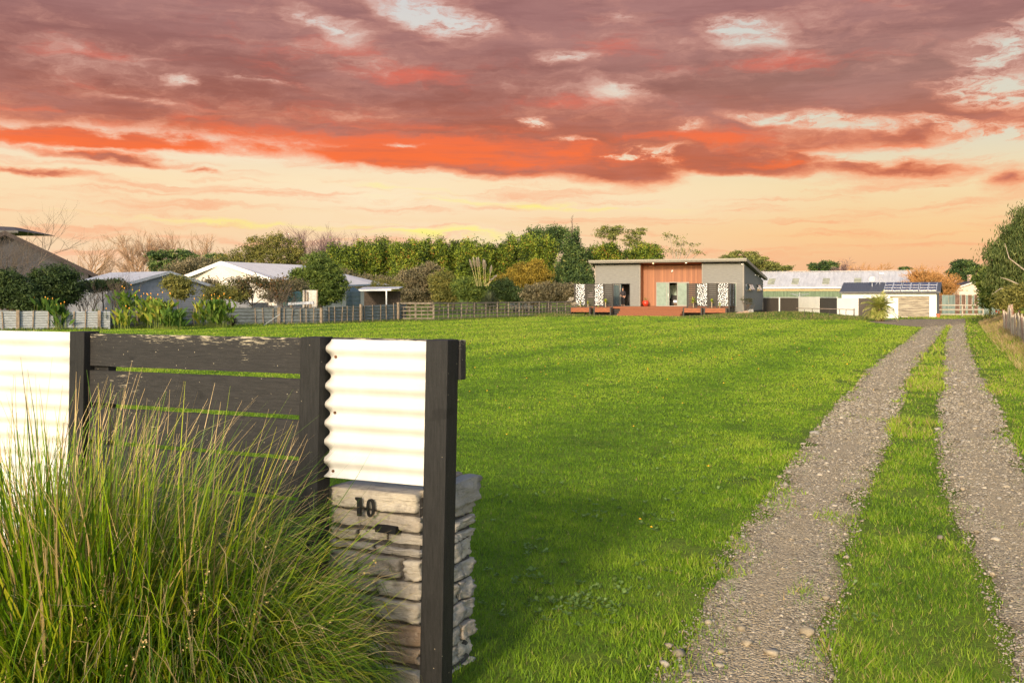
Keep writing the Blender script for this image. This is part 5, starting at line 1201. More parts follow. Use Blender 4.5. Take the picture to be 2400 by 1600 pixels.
# canna lilies
def canna(label, px, d, hpx, wpx, seed, n=60, rn=(0, 1), group='canna lily clumps along the iron fence', base=0.0, flower=True, basepy=None, name='canna_lily'):
    rg = np.random.default_rng(seed); x0 = W(px, d); r_ = thing(name, label, 'plant', (x0, d, H(x0, d)), 0, group); hh = hpx * .86 * d / F; ww = wpx * 1.2 * d / F / 2
    V = []; Fc = []; rn_ = []; stems = MB(); fl = MB()
    n = int(n * 1.9)
    for i in range(n):
        bx, by = rg.normal() * ww * .45, rg.normal() * ww * .3; a = rg.uniform(0, 2 * pi); e = rg.uniform(.75, 1.45); z = rg.uniform(.08, .72) * hh + base; L = rg.uniform(.32, .55) * min(1, .5 + hh / 2); w = L * rg.uniform(.13, .2)
        dv = Vector((cos(a) * cos(e), sin(a) * cos(e), sin(e))); sd = dv.cross(Vector(rg.normal(0, 1, 3))).normalized(); p0 = Vector((bx + dv.x * .2, by + dv.y * .2, z)); k0 = len(V)
        for t, q in ((0, .15), (.35, 1), (.7, .75), (1, .03)):
            c = p0 + dv * L * t + Vector((dv.x, dv.y, -.25)) * .25 * L * t * t
            V += [tuple(c - sd * w * q), tuple(c + sd * w * q)]
        rr = rg.uniform(*rn)
        for j in range(3): Fc.append((k0 + 2 * j, k0 + 2 * j + 1, k0 + 2 * j + 3, k0 + 2 * j + 2)); rn_.append(rr)
        if i % 3 == 0: stems.tube([(bx, by, -.02), (bx, by, z)], [.012, .009], 4)
        if flower and i % 26 == 0: fq = MB(); fq.lathe([(.01, 0), (.03, .03), (.02, .07)], (bx, by, hh * rg.uniform(.85, 1.05) + base), 6); fq.build('flower', mat('canna_flower', (.85, .35, .03), .6), r_); stems.tube([(bx, by, z), (bx, by, hh + base)], [.008, .006], 4)
    npmesh('leaves', np.array(V), np.array(Fc), L_canna, parent=r_, rnd=np.array(rn_)); stems.build('stems', mat('canna_stem', (.16, .20, .04), .7), r_)
    return r_
canna('green canna clump leaning through the pale iron fence', 138, 49.6, 72, 30, 1, 60, (.1, .55)); canna('green broad leaved canna beside the round dark bush', 112, 51.5, 72, 40, 2, 50, (.1, .6), base=.3)
canna('yellow green canna at the fence overlap', 288, 50.5, 58, 40, 3, 40, (.5, .95)); canna('tall green canna behind the fence in front of the shed corner', 300, 53.5, 95, 46, 4, 60, (.25, .75), base=.3)
canna('tall yellow green canna left of the shed centre', 345, 52, 95, 46, 5, 70, (.45, .95)); canna('yellow canna clump with orange flowers spilling over the fence', 378, 50, 95, 50, 6, 90, (.4, 1))
canna('bright green canna low in front of the iron fence', 408, 49.3, 60, 40, 7, 70, (.1, .6), flower=False); canna('thin yellow canna stems against the fence', 470, 53.5, 84, 26, 8, 26, (.6, 1))
canna('broad bright canna clump left of the rounded dry grass mound', 508, 53, 88, 56, 9, 120, (.3, .8))
def clump(name, label, cat, px, d, hpx, wpx, seed, n, m, wd=.02, group=None, droop=1.0, rn=(0, 1)):
    rg = np.random.default_rng(seed); x0 = W(px, d); r_ = thing(name, label, cat, (x0, d, H(x0, d)), 0, group); hh = hpx * d / F; ww = wpx * d / F / 2; V = []; Fc = []; rr = []
    for i in range(n):
        a = rg.uniform(0, 2 * pi); out = ww * rg.uniform(.2, 1.05); top = hh * rg.uniform(.5, 1.05) * (1 - .35 * out / ww * droop); sd = Vector((-sin(a), cos(a), 0)) * wd; k0 = len(V)
        for t in (0, .35, .7, 1):
            o = out * t ** 1.5; z = top * (1 - (1 - t) ** 1.8) - droop * .5 * hh * (out / ww) * max(0, t - .55) ** 1.5
            c = Vector((cos(a) * o, sin(a) * o * .8, max(z, 0) )); q = 1 - .9 * t; V += [tuple(c - sd * q), tuple(c + sd * q)]
        c_ = rg.uniform(*rn)
        for j in range(3): Fc.append((k0 + 2 * j, k0 + 2 * j + 1, k0 + 2 * j + 3, k0 + 2 * j + 2)); rr.append(c_)
    npmesh('leaves', np.array(V), np.array(Fc), m, parent=r_, rnd=np.array(rr)); return r_
flaxm = leafmat('leaf_flax', [(0, (.04, .07, .03)), (.5, (.12, .17, .06)), (1, (.26, .30, .12))], .3)
clump('flax', 'arching flax behind the fence overlap', 'plant', 225, 53, 60, 84, 21, 110, flaxm, .03); clump('dry_grass', 'rounded dry grass mound spilling from the iron fence', 'grass clump', 545, 55.5, 34, 60, 22, 600, L_grey, .012, droop=1.4)
clump('flax', 'small flax left of the first flax', 'plant', 190, 53, 44, 50, 23, 70, flaxm, .03)
pg = clump('pampas_grass', 'pampas grass with eight pale plumes behind the rail fence', 'pampas grass', 1148, 97.5, 64, 92, 24, 900, leafmat('leaf_pampas', [(0, (.05, .065, .035)), (.6, (.11, .13, .07)), (1, (.20, .22, .12))], .25), .025)
plume = leafmat('plume', [(0, (.62, .54, .42)), (1, (.86, .80, .68))], .4); tan = mat('plume_stalk', (.50, .40, .18), .8)
for (bx, tx_, ty_, ph) in [(1118, 1101, 609, 20), (1120, 1109, 604, 22), (1124, 1117, 605, 22), (1128, 1121, 604, 22), (1135, 1133, 609, 22), (1139, 1136, 611, 20), (1145, 1152, 623, 18), (1140, 1164, 646, 10), (1136, 1155, 654, 6)]:
    d = 97.5; c = pg.location; A = P(bx, 728, d) - c; A.z = 2.7; Bp = P(tx_, ty_, d) - c; dirv = (Bp - A).normalized(); L = ph * d / F; base_ = Bp - dirv * L
    mb = MB(); mb.tube([A, base_, Bp], [.018, .016, .006], 5); st = mb.build('stalk', tan, pg)
    rg = np.random.default_rng(int(tx_)); n = 420; t = rg.random(n); rad = .20 * np.sin(np.clip(t * .92 + .08, 0, 1) * pi) ** .7 + .01
    C_ = np.array(base_)[None] + np.array(dirv)[None] * (t * L)[:, None]; a = rg.uniform(0, 2 * pi, n); o = np.stack([np.cos(a) * rad, np.sin(a) * rad, rg.uniform(0, .12, n)], -1); sd = np.stack([-np.sin(a), np.cos(a), np.zeros(n)], -1) * .03
    V = np.stack([C_ - sd, C_ + sd, C_ + o], 1).reshape(-1, 3); npmesh('plume', V, np.arange(3 * n).reshape(n, 3), plume, parent=st, rnd=rg.random(n))
# ------------------------------------------------------------------ left fences
iron = mat('weathered_iron', (.27, .29, .30), .6, .3, var=.25, scale=5, stretch=(1, 1, 5)); iron2 = mat('dull_grey_iron', (.17, .19, .19), .7, .2, var=.45, scale=4, stretch=(1, 1, 4), color2=(.10, .105, .10)); batt = mat('grey_batten', (.22, .17, .12), .9, var=.4, scale=5)
def gp(px, py): d = GD(py); x = W(px, d); return Vector((x, d, H(x, d)))
def iron_fence(label, pts, hs, m, battens, posts, seed, pitch=.12, wave=True, group=None):
    a0 = gp(*pts[0]); r_ = thing('iron_fence', label, 'fence', a0, 0, group); rg = random.Random(seed)
    Q = [gp(*p) - a0 for p in pts]; cum = [0]
    for i in range(len(Q) - 1): cum.append(cum[-1] + (Q[i + 1] - Q[i]).length)
    def at(t):
        t = max(0, min(cum[-1], t))
        for i in range(len(Q) - 1):
            if t <= cum[i + 1] + 1e-6: f = (t - cum[i]) / (cum[i + 1] - cum[i]); return Q[i].lerp(Q[i + 1], f), hs[i] + (hs[i + 1] - hs[i]) * f, (Q[i + 1] - Q[i]).normalized()
    t = 0
    while t < cum[-1]:
        L = min(rg.uniform(2.0, 2.6), cum[-1] - t); 
        if cum[-1] - t - L < .8: L = cum[-1] - t
        p, h, dr = at(t); p2, h2, _ = at(t + L); nrm = Vector((dr.y, -dr.x, 0)); dz = rg.uniform(-.03, .03); V = []; n = 36; off = rg.uniform(0, .015)
        for c in range(9):
            f = c / 8
            for k in range(n + 1):
                hh = (h + (h2 - h) * f + dz) * k / n; yy = .018 * cos(hh / pitch * 2 * pi); b = p.lerp(p2, f) + nrm * (yy + off); V.append((b.x, b.y, b.z + hh + (rg.uniform(-.002, .002))))
        fs = [(c * (n + 1) + k, (c + 1) * (n + 1) + k, (c + 1) * (n + 1) + k + 1, c * (n + 1) + k + 1) for c in range(8) for k in range(n)]
        mb = MB(); mb.add(V, fs); mb.build('iron_sheet', m, r_, smooth=True); t += L
    def stick(px, w, extra, nm, lean=0):
        k = (px - 1200) / F; best = None
        for i in range(200):
            q, h, dr = at(cum[-1] * i / 199); w_ = q + a0; e = abs(w_.x / w_.y - k)
            if best is None or e < best[0]: best = (e, q, h, dr)
        _, q, h, dr = best; nrm = Vector((dr.y, -dr.x, 0)) * (.035 + w / 2); q = q + nrm; mb = MB(); mb.beam(q - Vector((0, 0, .1)), q + Vector((lean, 0, h + extra)), w, .04 if w < .08 else w, up=(dr.y, -dr.x, 0)); mb.build(nm, batt, r_)
    for px in battens: stick(px, .05, rg.uniform(-.03, .05), 'batten', rg.uniform(-.07, .07))
    for px in posts: stick(px, .14, rg.uniform(.0, .1), 'post')
    return r_
iron_fence('pale corrugated iron fence section at the left, with timber battens', [(-120, 775), (258, 771)], [.95, .93], iron, [8, 76, 112, 173, 200], [42, 233], 2)
f_ = iron_fence('low dull grey iron fence with battens running to the rail fence', [(258, 770), (400, 766), (543, 762), (750, 759), (860, 755), (952, 751.5)], [.95, .95, .98, .95, 1.1, 1.2], iron2, [266, 322, 452, 558, 582, 600, 618, 638, 667, 684, 702, 718, 733, 770, 783, 798, 812, 826, 853, 873, 890, 905, 921, 945], [543, 651, 748, 842, 931], 3, .2)
mb = MB(); a = gp(622, 762) - f_.location; a.y -= .4; b = P(656, 736, 57.2) - f_.location; mb.beam(a, b, .06, .04); mb.build('loose_stake', iron, f_)
# post and rail fence
railm = mat('rail_timber', (.17, .14, .105), .9, var=.4, scale=4)
rf = thing('rail_fence', 'post and rail paddock fence with extra battens in front of the bushes', 'fence', gp(930, 752), 0)
pr = [(930, 752), (1016, 751.5), (1075, 749), (1200, 744), (1345, 738.5)]
Q = [gp(*p) - rf.location for p in pr]
def onpoly(px):
    for i in range(len(pr) - 1):
        if px <= pr[i + 1][0] + .01 or i == len(pr) - 2:
            A, B = Q[i] + rf.location, Q[i + 1] + rf.location; k = (px - 1200) / F; u_ = B - A; t = (k * A.y - A.x) / (u_.x - k * u_.y); return A + u_ * t - rf.location
ppx = [932, 974, 1016, 1050, 1081, 1111, 1138, 1165, 1191, 1216, 1239, 1263, 1285, 1305, 1325, 1343]
for px in ppx: q = onpoly(px); mb = MB(); mb.beam(q - Vector((0, 0, .2)), q + Vector((0, 0, 1.22)), .13, .09); mb.build('post', railm, rf)
bats = []
for a, b in zip(ppx[:-1], ppx[1:]):
    for t in (.36, .70): bats.append(a + (b - a) * t)
for px in bats: q = onpoly(px) + Vector((0, -.08, 0)); mb = MB(); mb.beam(q - Vector((0, 0, .05)), q + Vector((R.uniform(-.04, .04), 0, .98 + R.uniform(-.05, .05))), .06, .04); mb.build('batten', railm, rf)
for k, zz in enumerate((.16, .42, .68, .94, 1.2)):
    mb = MB()
    for a, b in zip(ppx[:-1], ppx[1:]): mb.beam(onpoly(a) + Vector((0, -.06, zz + R.uniform(-.015, .015))), onpoly(b) + Vector((0, -.06, zz + R.uniform(-.015, .015))), .03, .13 if k == 4 else .10, up=(0, 0, 1))
    mb.build('rail', railm, rf)
# ------------------------------------------------------------------ left buildings
def slab(mb, A, B, C, D, t):   # quad roof plate
    vs = [Vector(p) for p in (A, B, C, D)]; vs += [p - Vector((0, 0, t)) for p in vs]
    mb.add(vs, [(0, 1, 2, 3), (7, 6, 5, 4), (0, 4, 5, 1), (1, 5, 6, 2), (2, 6, 7, 3), (3, 7, 4, 0)])
def gable_house(name, label, cat, loc, rz, w, l, eave, ridge, wallm, roofm, fascm, over=.45, rt=.12, lapped=None, group=None):
    """gable end faces local -y, ridge runs along +y"""
    r_ = thing(name, label, cat, loc, rz, group); mb = MB()
    if lapped:
        z = 0
        while z < ridge - .2:
            hw = w / 2 if z + .15 < eave else max(.1, w / 2 * (ridge - z - .15) / (ridge - eave)); mb.add([(-hw, -.02, z), (hw, -.02, z), (hw, -.002, z + .15), (-hw, -.002, z + .15)], [(0, 1, 2, 3)])
            if z + .15 < eave:
                for s in (-1, 1): mb.add([(s * (w / 2 + .02), 0, z), (s * (w / 2 + .02), l, z), (s * (w / 2 + .002), l, z + .15), (s * (w / 2 + .002), 0, z + .15)], [(0, 1, 2, 3)])
            z += .15
    mb.wedge([(-w / 2, -.2), (w / 2, -.2), (w / 2, eave), (0, ridge - .02), (-w / 2, eave)], .001, l); mb.build('wall', wallm, r_)
    sl = (ridge - eave) / (w / 2); ex = w / 2 + over; ez = eave - sl * over; rf_ = MB()
    for s in (-1, 1): slab(rf_, (0, -over, ridge + rt), (s * ex, -over, ez + rt), (s * ex, l + over, ez + rt), (0, l + over, ridge + rt), rt)
    ro = rf_.build('roof', roofm, r_); fb = MB()
    for s in (-1, 1):
        fb.add([(0, -over - .03, ridge + rt + .02), (s * (ex + .03), -over - .03, ez + rt + .02), (s * (ex + .03), -over - .03, ez - .10), (0, -over - .03, ridge - .10), (0, -over - .002, ridge + rt + .02), (s * (ex + .03), -over - .002, ez + rt + .02), (s * (ex + .03), -over - .002, ez - .10), (0, -over - .002, ridge - .10)], [(0, 1, 2, 3), (7, 6, 5, 4), (0, 4, 5, 1), (3, 2, 6, 7), (1, 5, 6, 2)])
        fb.box(min(s * ex, s * (ex + .1)) , max(s * ex, s * (ex + .1)), -over, l + over, ez, ez + .12)
    fb.build('fascia', fascm, ro); return r_
gw = mat('grey_brick', (.075, .072, .078), .85, var=.3, scale=10); tiles = mat('dark_tile_roof', (.07, .06, .06), .7, var=.35, scale=6); cream = mat('cream_fascia', (.60, .56, .50), .5, var=.1)  # brick colour darkened to stand in for shade on the gable wall
d = 62; gh = gable_house('gable_house', 'grey brick house with a dark tiled gable roof at the left picture edge', 'house', (W(10, d) - .0, d, 0), radians(30), 9.7, 9, 3.13, 5.55, gw, tiles, mat('brown_barge', (.06, .045, .04), .6), .5, .16)
ur = thing('tiled_roof', 'dark hipped tile roof tip behind the gable at the left picture edge', 'roof', (W(42, 72), 72, 0)); zz = EYE + (HOR - 541) * 72 / F
mb = MB(); mb.add([(-6, 0, zz), (0, 0, zz), (0, 6, zz), (-6, 6, zz), (-5, 2.4, zz + .6), (-1.6, 2.4, zz + .45), (-5, 3.6, zz + .6), (-1.6, 3.6, zz + .45)], [(0, 1, 5, 4), (1, 2, 7, 5), (2, 3, 6, 7), (3, 0, 4, 6), (4, 5, 7, 6), (0, 3, 2, 1)]); mb.build('tiles', tiles, ur)
mb = MB(); mb.box(-6, .06, -.08, -.002, zz - .14, zz + .02); mb.build('gutter', mat('dark_gutter', (.05, .05, .05), .5), ur)
shedw = mat('blue_grey_board', (.23, .24, .27), .7, var=.12, scale=3); zinc = mat('pale_grey_iron_roof', (.46, .46, .48), .5, .1, var=.12, scale=2); zfas = mat('grey_fascia', (.36, .38, .42), .5)
c0 = P(283, 697, 58); c1v = P(505, 697, 56.0); 
mid_ = Vector(((c0.x + c1v.x) / 2, (c0.y + c1v.y) / 2, 0)); wdt = (c1v - c0).length
gable_house('garden_shed', 'blue grey weatherboard garage with a low gable beside the canna lilies', 'shed', (-21.1, 60.9, 0), radians(58), 6.4, 5.2, 2.34, 3.14, shedw, zinc, zfas, .25, .06, True)
whw = mat('white_plaster', (.56, .51, .44), .6, var=.05); whr = mat('pinkish_white_roof', (.60, .55, .52), .5, var=.06, scale=1.2)
# white house: gable end facing the camera, long roof running right and back
dW = 84; A = P(431, 648, dW); Pk = P(522, 613, dW + .5); Bq = P(657, 660, dW - 2.2)
wh = thing('white_house', 'white house with a big pale iron roof behind the garden', 'house', (Pk.x, dW, 0)); lo = wh.location
def rel(v): return Vector(v) - lo
mb = MB(); a = rel(A); b = rel(Bq); p = rel(Pk)
mb.add([(a.x + .5, .3, -.1), (b.x - .4, -1.7, -.1), (b.x - .4, -1.7, b.z + .05), (p.x, -.1, p.z - .28), (a.x + .5, .3, a.z + .05), (a.x + .5, 8, -.1), (b.x - .4, 8, -.1), (b.x - .4, 8, b.z), (p.x, 8, p.z - .3), (a.x + .5, 8, a.z)], [(0, 1, 2, 3, 4), (9, 8, 7, 6, 5), (0, 5, 6, 1), (1, 6, 7, 2), (0, 4, 9, 5)]); 
R2 = rel(P(707, 621, 92)); R3 = rel(P(795, 640, 100)); E2 = rel(P(871, 666, 96))
mb.add([(b.x - .2, .5, -.1), (E2.x - .6, E2.y + .3, -.1), (E2.x - .6, E2.y + .3, 2.55), (b.x - .2, .5, 2.55), (b.x - .2, 3, -.1), (E2.x - .6, E2.y + 4, -.1), (E2.x - .6, E2.y + 4, 2.55), (b.x - .2, 3, 2.55)], [(0, 1, 2, 3), (7, 6, 5, 4), (0, 4, 5, 1), (1, 5, 6, 2), (0, 3, 7, 4)])
mb.build('wall', whw, wh)
mb = MB(); slab(mb, p + Vector((0, -.5, 0)), a + Vector((0, -.5, 0)), a + Vector((1, 9, 0)), R2 + Vector((-2, 1, .1)), .1); slab(mb, p + Vector((0, -.5, .001)), R2, R3, (b.x + .3, .2, b.z + .05), .1)
slab(mb, (b.x + .3, .2, b.z + .04), R3 + Vector((0, 0, -.002)), E2 + Vector((-.0, 0, .04)), (b.x + 1.5, 1.0, 2.5), .1); slab(mb, b + Vector((0, -.4, 0)), p + Vector((0, -.5, -.002)), (b.x + .3, .2, b.z + .06), (b.x + .3, .1, b.z + .03), .1)
slab(mb, R3 + Vector((.01, 0, 0)), E2 + Vector((.01, 0, .03)), E2 + Vector((1, 8, 0)), R3 + Vector((0, 3, 0)), .1)
ro = mb.build('roof', whr, wh)
mb = MB(); wf = mat('white_fascia', (.80, .77, .72), .5, var=.04)
for q0, q1 in ((p, a), (p, b)): mb.beam(q0 + Vector((0, -.55, -.12)), q1 + Vector((0, -.45, -.12)), .05, .30)
mb.build('fascia', wf, ro); mb = MB(); mb.beam((b.x + 1.4, .9, 2.42), E2 + Vector((0, -.05, -.06)), .1, .14); mb.build('gutter', mat('blue_grey_gutter', (.30, .34, .40), .5), ro)
for (x0p, x1p) in ((470, 492), (525, 560), (642, 657)):
    xa, xb = rel(P(x0p, 680, dW)).x, rel(P(x1p, 680, dW)).x; mb = MB(); t = (xa - (a.x + .5)) / (b.x - .9 - a.x); y_ = .3 - 2 * t - .04; mb.box(xa, xb, y_ - .02, y_ + .03, 1.2, 2.2); mb.build('window', mat('dark_window', (.03, .035, .04), .15, spec=.8), wh)
# grey board wall with steps, concrete panel
mb = MB(); gwl = thing('board_wall', 'stepped grey board wall behind the iron fence in the left garden', 'wall', (W(575, 64), 64, 0)); o = gwl.location
for (pa, pb, top) in ((500, 580, 678), (580.5, 628, 709), (628.5, 745, 716)): mb.box(W(pa, 64) - o.x, W(pb, 64) - o.x, 0, .12, -.1, EYE + (HOR - top) * 64 / F)
mb.build('wall_panel', shedw, gwl)
cp = thing('concrete_wall', 'upright pale concrete panel right of the green water tank', 'panel', (W(727, 63.0), 63.0, 0)); h_ = EYE + (HOR - 680) * 63 / F; mb = MB(); mb.box(-.48, .42, 0, .12, -.1, h_); mb.build('slab', mat('pale_concrete', (.50, .47, .42), .85, var=.2), cp)
for sx_ in (-.32, -.16, .46): mb = MB(); mb.box(sx_ - .035, sx_ + .035, -.1, -.02, -.1, h_ + .02 if sx_ != -.16 else h_ - .1); mb.build('timber_post', batt, cp)
mb = MB(); r_ = thing('grey_beam', 'long grey beam lying level on blocks in front of the concrete panel', 'beam', (W(706, 62), 62, 0)); z = EYE + (HOR - 710) * 62 / F; mb.beam((-.8, 0, z - .05), (.78, 0, z + .03), .2, .16); mb.build('beam', zfas, r_); mb = MB(); mb.box(-.7, -.55, -.05, .05, -.05, z - .13); mb.build('block', batt, r_); mb = MB(); mb.box(.5, .65, -.05, .05, -.05, z - .06); mb.build('block', batt, r_)
def tank(label, px, d, wpx, top, m):
    r_ = thing('water_tank', label, 'water tank', (W(px, d), d, 0)); rr = wpx * d / F / 2; hh = EYE + (HOR - top) * d / F
    prof = [(rr * .98, -.1)]
    for k in range(6): z = hh * .82 * k / 6; prof += [(rr, z + .02), (rr, z + hh * .82 / 6 - .06), (rr * .97, z + hh * .82 / 6 - .03)]
    prof += [(rr, hh * .83), (rr * .95, hh * .88), (rr * .45, hh * .97), (rr * .18, hh)]; mb = MB(); mb.lathe(prof, n=28); mb.build('tank_body', m, r_, smooth=True); mb = MB(); mb.lathe([(rr * .2, hh - .02), (rr * .2, hh + .05), (.02, hh + .06)], n=16); mb.build('lid', m, r_)
tank('pale green round water tank left of the concrete panel', 685, 68, 44, 676, mat('green_tank', (.16, .27, .21), .5, var=.12)); tank('dark grey green water tank beside the lean-to', 828, 76, 34, 674, mat('dark_tank', (.11, .14, .14), .5, var=.12))
lt = thing('lean_to', 'open lean-to shed with a thin flat white edged roof', 'shed', (W(885, 80), 80, 0)); x0, x1 = W(838, 80) - lt.location.x, W(932, 80) - lt.location.x; zt = EYE + (HOR - 679) * 80 / F
mb = MB(); slab(mb, (x0, -.2, zt), (x1, 1.2, zt + .15), (x1, 4.2, zt + .3), (x0, 3.2, zt + .25), .06); mb.build('roof', zinc, lt); mb = MB(); mb.beam((x0, -.22, zt - .06), (x1 - .6, .65, zt - .0), .04, .13); mb.build('fascia', wf, lt)
mb = MB(); mb.box(x0 + .1, x1 - .1, 2.9, 3.0, 0, zt - .1); mb.build('back_wall', mat('brown_dark_wall', (.06, .045, .035), .9, var=.3), lt)
for xx in (x0 + .08, x1 - .9): mb = MB(); mb.box(xx - .05, xx + .05, -.1, 0, -.1, zt - .05); mb.build('post', wf, lt)
tr = thing('trailer_box', 'small pale box van body half hidden behind the rail fence bushes', 'trailer', (W(1222, 104), 104, 0)); mb = MB(); mb.box(-1.2, 1.2, 0, 1.5, .5, EYE + (HOR - 680) * 104 / F); mb.build('body', whw, tr, bevel=.05)
for xx in (-.6, .6): mb = MB(); mb.lathe([(.28, 0), (.28, .18)], n=14); mb.v = [(xx + p[0], p[2] + .05, .28 + p[1]) for p in mb.v]; mb.build('wheel', dmb, tr)
# ------------------------------------------------------------------ right side buildings
BN = P(2174, 697, 126); bu = Vector((cos(HRZ), sin(HRZ), 0)); bn = Vector((-sin(HRZ), cos(HRZ), 0)); BL = 34.0
barn = thing('long_shed', 'long farm shed with a pale corrugated roof, four skylights and green iron walls', 'shed', (BN.x, BN.y, 0), HRZ); BFm = Frame(barn.location, HRZ)
ez = EYE + (HOR - 672.5) * 127.5 / F; rz_ = EYE + (HOR - 634) * 131 / F; rd = 5.0
sv = mat('silver_roof', (.50, .48, .47), .5, .1, var=.14, scale=.9, stretch=(3, .6, .6)); mb = MB(); N = 360
V = []; 
for k in range(N + 1):
    x = -BL + BL * k / N; dz = .018 * cos(k * pi)
    V += [(x, -.3, ez + dz), (x, rd, rz_ + dz), (x, 2 * rd + .3, ez + dz)]
mb.add(V, [(3 * k + j, 3 * k + 3 + j, 3 * k + 4 + j, 3 * k + 1 + j) for k in range(N) for j in (0, 1)]); ro = mb.build('roof', sv, barn)
mb = MB(); mb.box(-BL, .05, -.42, -.305, ez - .16, ez - .0); mb.build('gutter', wf, ro); mb = MB(); mb.beam((-BL, rd, rz_ + .03), (.03, rd, rz_ + .03), .4, .05); mb.build('ridge_cap', zinc, ro)
skm = mat('skylight', (.34, .33, .22), .4, var=.35, scale=2)
for px in (1808, 1864, 1936, 2010):
    tt = .36; y = -.3 + rd * tt; s = BFm.s(px, y); w = .44; q = MB(); sl_ = (rz_ - ez) / (rd + .3)
    q.add([(s - w, y - .8, ez + sl_ * (y - .8 + .3) + .035), (s + w, y - .8, ez + sl_ * (y - .5) + .035), (s + w, y + 1.1, ez + sl_ * (y + 1.4) + .035), (s - w, y + 1.1, ez + sl_ * (y + 1.4) + .035)] , [(0, 1, 2, 3)]); q.v += [(a, b, c - .03) for a, b, c in q.v]; q.f += [(7, 6, 5, 4), (0, 4, 5, 1), (1, 5, 6, 2), (2, 6, 7, 3), (3, 7, 4, 0)]
    q.build('skylight', skm, ro)
mb = MB(); mb.wedge([(0, 0)], 0, 0) if False else None
mb.add([(-.1, 0, -.1), (-.1, 2 * rd, -.1), (-.1, 2 * rd, ez - .05), (-.1, rd, rz_ - .05), (-.1, 0, ez - .05)], [(0, 1, 2, 3, 4)]); mb.box(-BL, -.102, .02, .1, -.1, ez - .1); mb.build('green_iron_wall', mat('green_iron', (.12, .165, .10), .7, var=.3, scale=1.5, stretch=(3, 1, .3)), barn)
mb = MB(); mb.box(-BL, -.05, -.05, .0, EYE + (HOR - 681) * 127 / F, EYE + (HOR - 675) * 127 / F); mb.build('timber_band', mat('tan_board', (.50, .36, .20), .8, var=.2), barn)
# garage
GR = P(2195, 697, 79.0); GRZ = -radians(25); gar = thing('garage', 'white garage with a weathered slatted roller door, dark roof and solar panels', 'garage', (GR.x, GR.y, 0), GRZ); GF = Frame(gar.location, GRZ)
gl = GF.s(1973); gez = GF.z(2150, 685); gdep = 5.6; grz = EYE + (HOR - 661.5) * 82.2 / F; gpk = 2.6
wb = mat('white_board', (.66, .65, .62), .6, var=.06); gd0, gd1 = GF.s(2086), GF.s(2178); gdz = GF.z(2150, 694)
mb = MB(); lapx(mb, gl, gd0, 0, gez, 0, .2, .015); lapx(mb, gd1, 0, 0, gez, 0, .2, .015); lapx(mb, gd0, gd1, gdz, gez, 0, .2, .015)
mb.box(gl, gd0, .003, .1, -.1, gez); mb.box(gd1, -.001, .003, .1, -.1, gez); mb.box(gd0 + .001, gd1 - .001, .004, .1, gdz, gez - .002); mb.box(-.1, -.003, .101, gdep, -.1, gez); mb.box(gl, -.1, gdep - .1, gdep, -.1, gez); mb.box(gl, gl + .1, .101, gdep - .1, -.1, gez)
mb.add([(-.02, 0, gez), (-.02, gdep, gez), (-.02, gpk, grz - .05)], [(0, 1, 2)])
mb.build('wall', wb, gar)
mb = MB(); mb.box(-.001, .02, .0, gdep, 0, gez); mb.build('side_cladding', mat('side_grey', (.25, .24, .23), .8), gar)
mb = MB(); z = 0; k = 0
while z < gdz - .02: mb.add([(gd0, .03, z), (gd1, .03, z), (gd1, .055, z + .07), (gd0, .055, z + .07), (gd1, .03, z + .14), (gd0, .03, z + .14)], [(0, 1, 2, 3), (3, 2, 4, 5)]); z += .14
mb.build('roller_door', mat('weathered_door', (.42, .36, .26), .6, var=.6, scale=2.2, stretch=(.5, 1, 5), color2=(.17, .135, .10)), gar)
chr_ = mat('charcoal_iron', (.075, .075, .085), .45, .2, var=.12); rl0, rl1 = GF.s(1967, -.3), GF.s(2204, -.3)
mb = MB(); V = []; N = 2 * int((rl1 - rl0) / .2); 
for k in range(N + 1):
    x = rl0 + (rl1 - rl0) * k / N; dz = .02 * (k % 2); V += [(x, -.3, gez + .02 + dz), (x, gpk, grz + dz), (x, gdep + .3, gez + dz)]
mb.add(V, [(3 * k + j, 3 * k + 3 + j, 3 * k + 4 + j, 3 * k + 1 + j) for k in range(N) for j in (0, 1)]); ro = mb.build('roof', chr_, gar); mb = MB(); mb.box(rl0, rl1, -.40, -.31, gez - .05, gez + .06); mb.build('gutter', chr_, ro)
mb = MB()
for ya, za, yb, zb in ((-.3, gez + .02, gpk, grz), (gpk, grz, gdep + .3, gez)): mb.add([(rl1 - .03, ya, za - .14), (rl1 + .01, ya, za - .14), (rl1 + .01, yb, zb - .14), (rl1 - .03, yb, zb - .14), (rl1 - .03, ya, za + .03), (rl1 + .01, ya, za + .03), (rl1 + .01, yb, zb + .03), (rl1 - .03, yb, zb + .03)], [(0, 1, 2, 3), (7, 6, 5, 4), (0, 4, 5, 1), (1, 5, 6, 2), (2, 6, 7, 3), (3, 7, 4, 0)])
mb.build('barge_board', chr_, ro)
solm = mat('solar_cell', (.045, .04, .055), .2, var=.1, spec=.6); alu = mat('solar_frame', (.72, .70, .68), .35, .5, var=.05)
def rp(x, y, off=.07): return Vector((x, y, gez + .02 + (grz - gez - .02) * (y + .3) / (gpk + .3) + off))
s0, s1 = GF.s(2072, .5), GF.s(2198, .5)
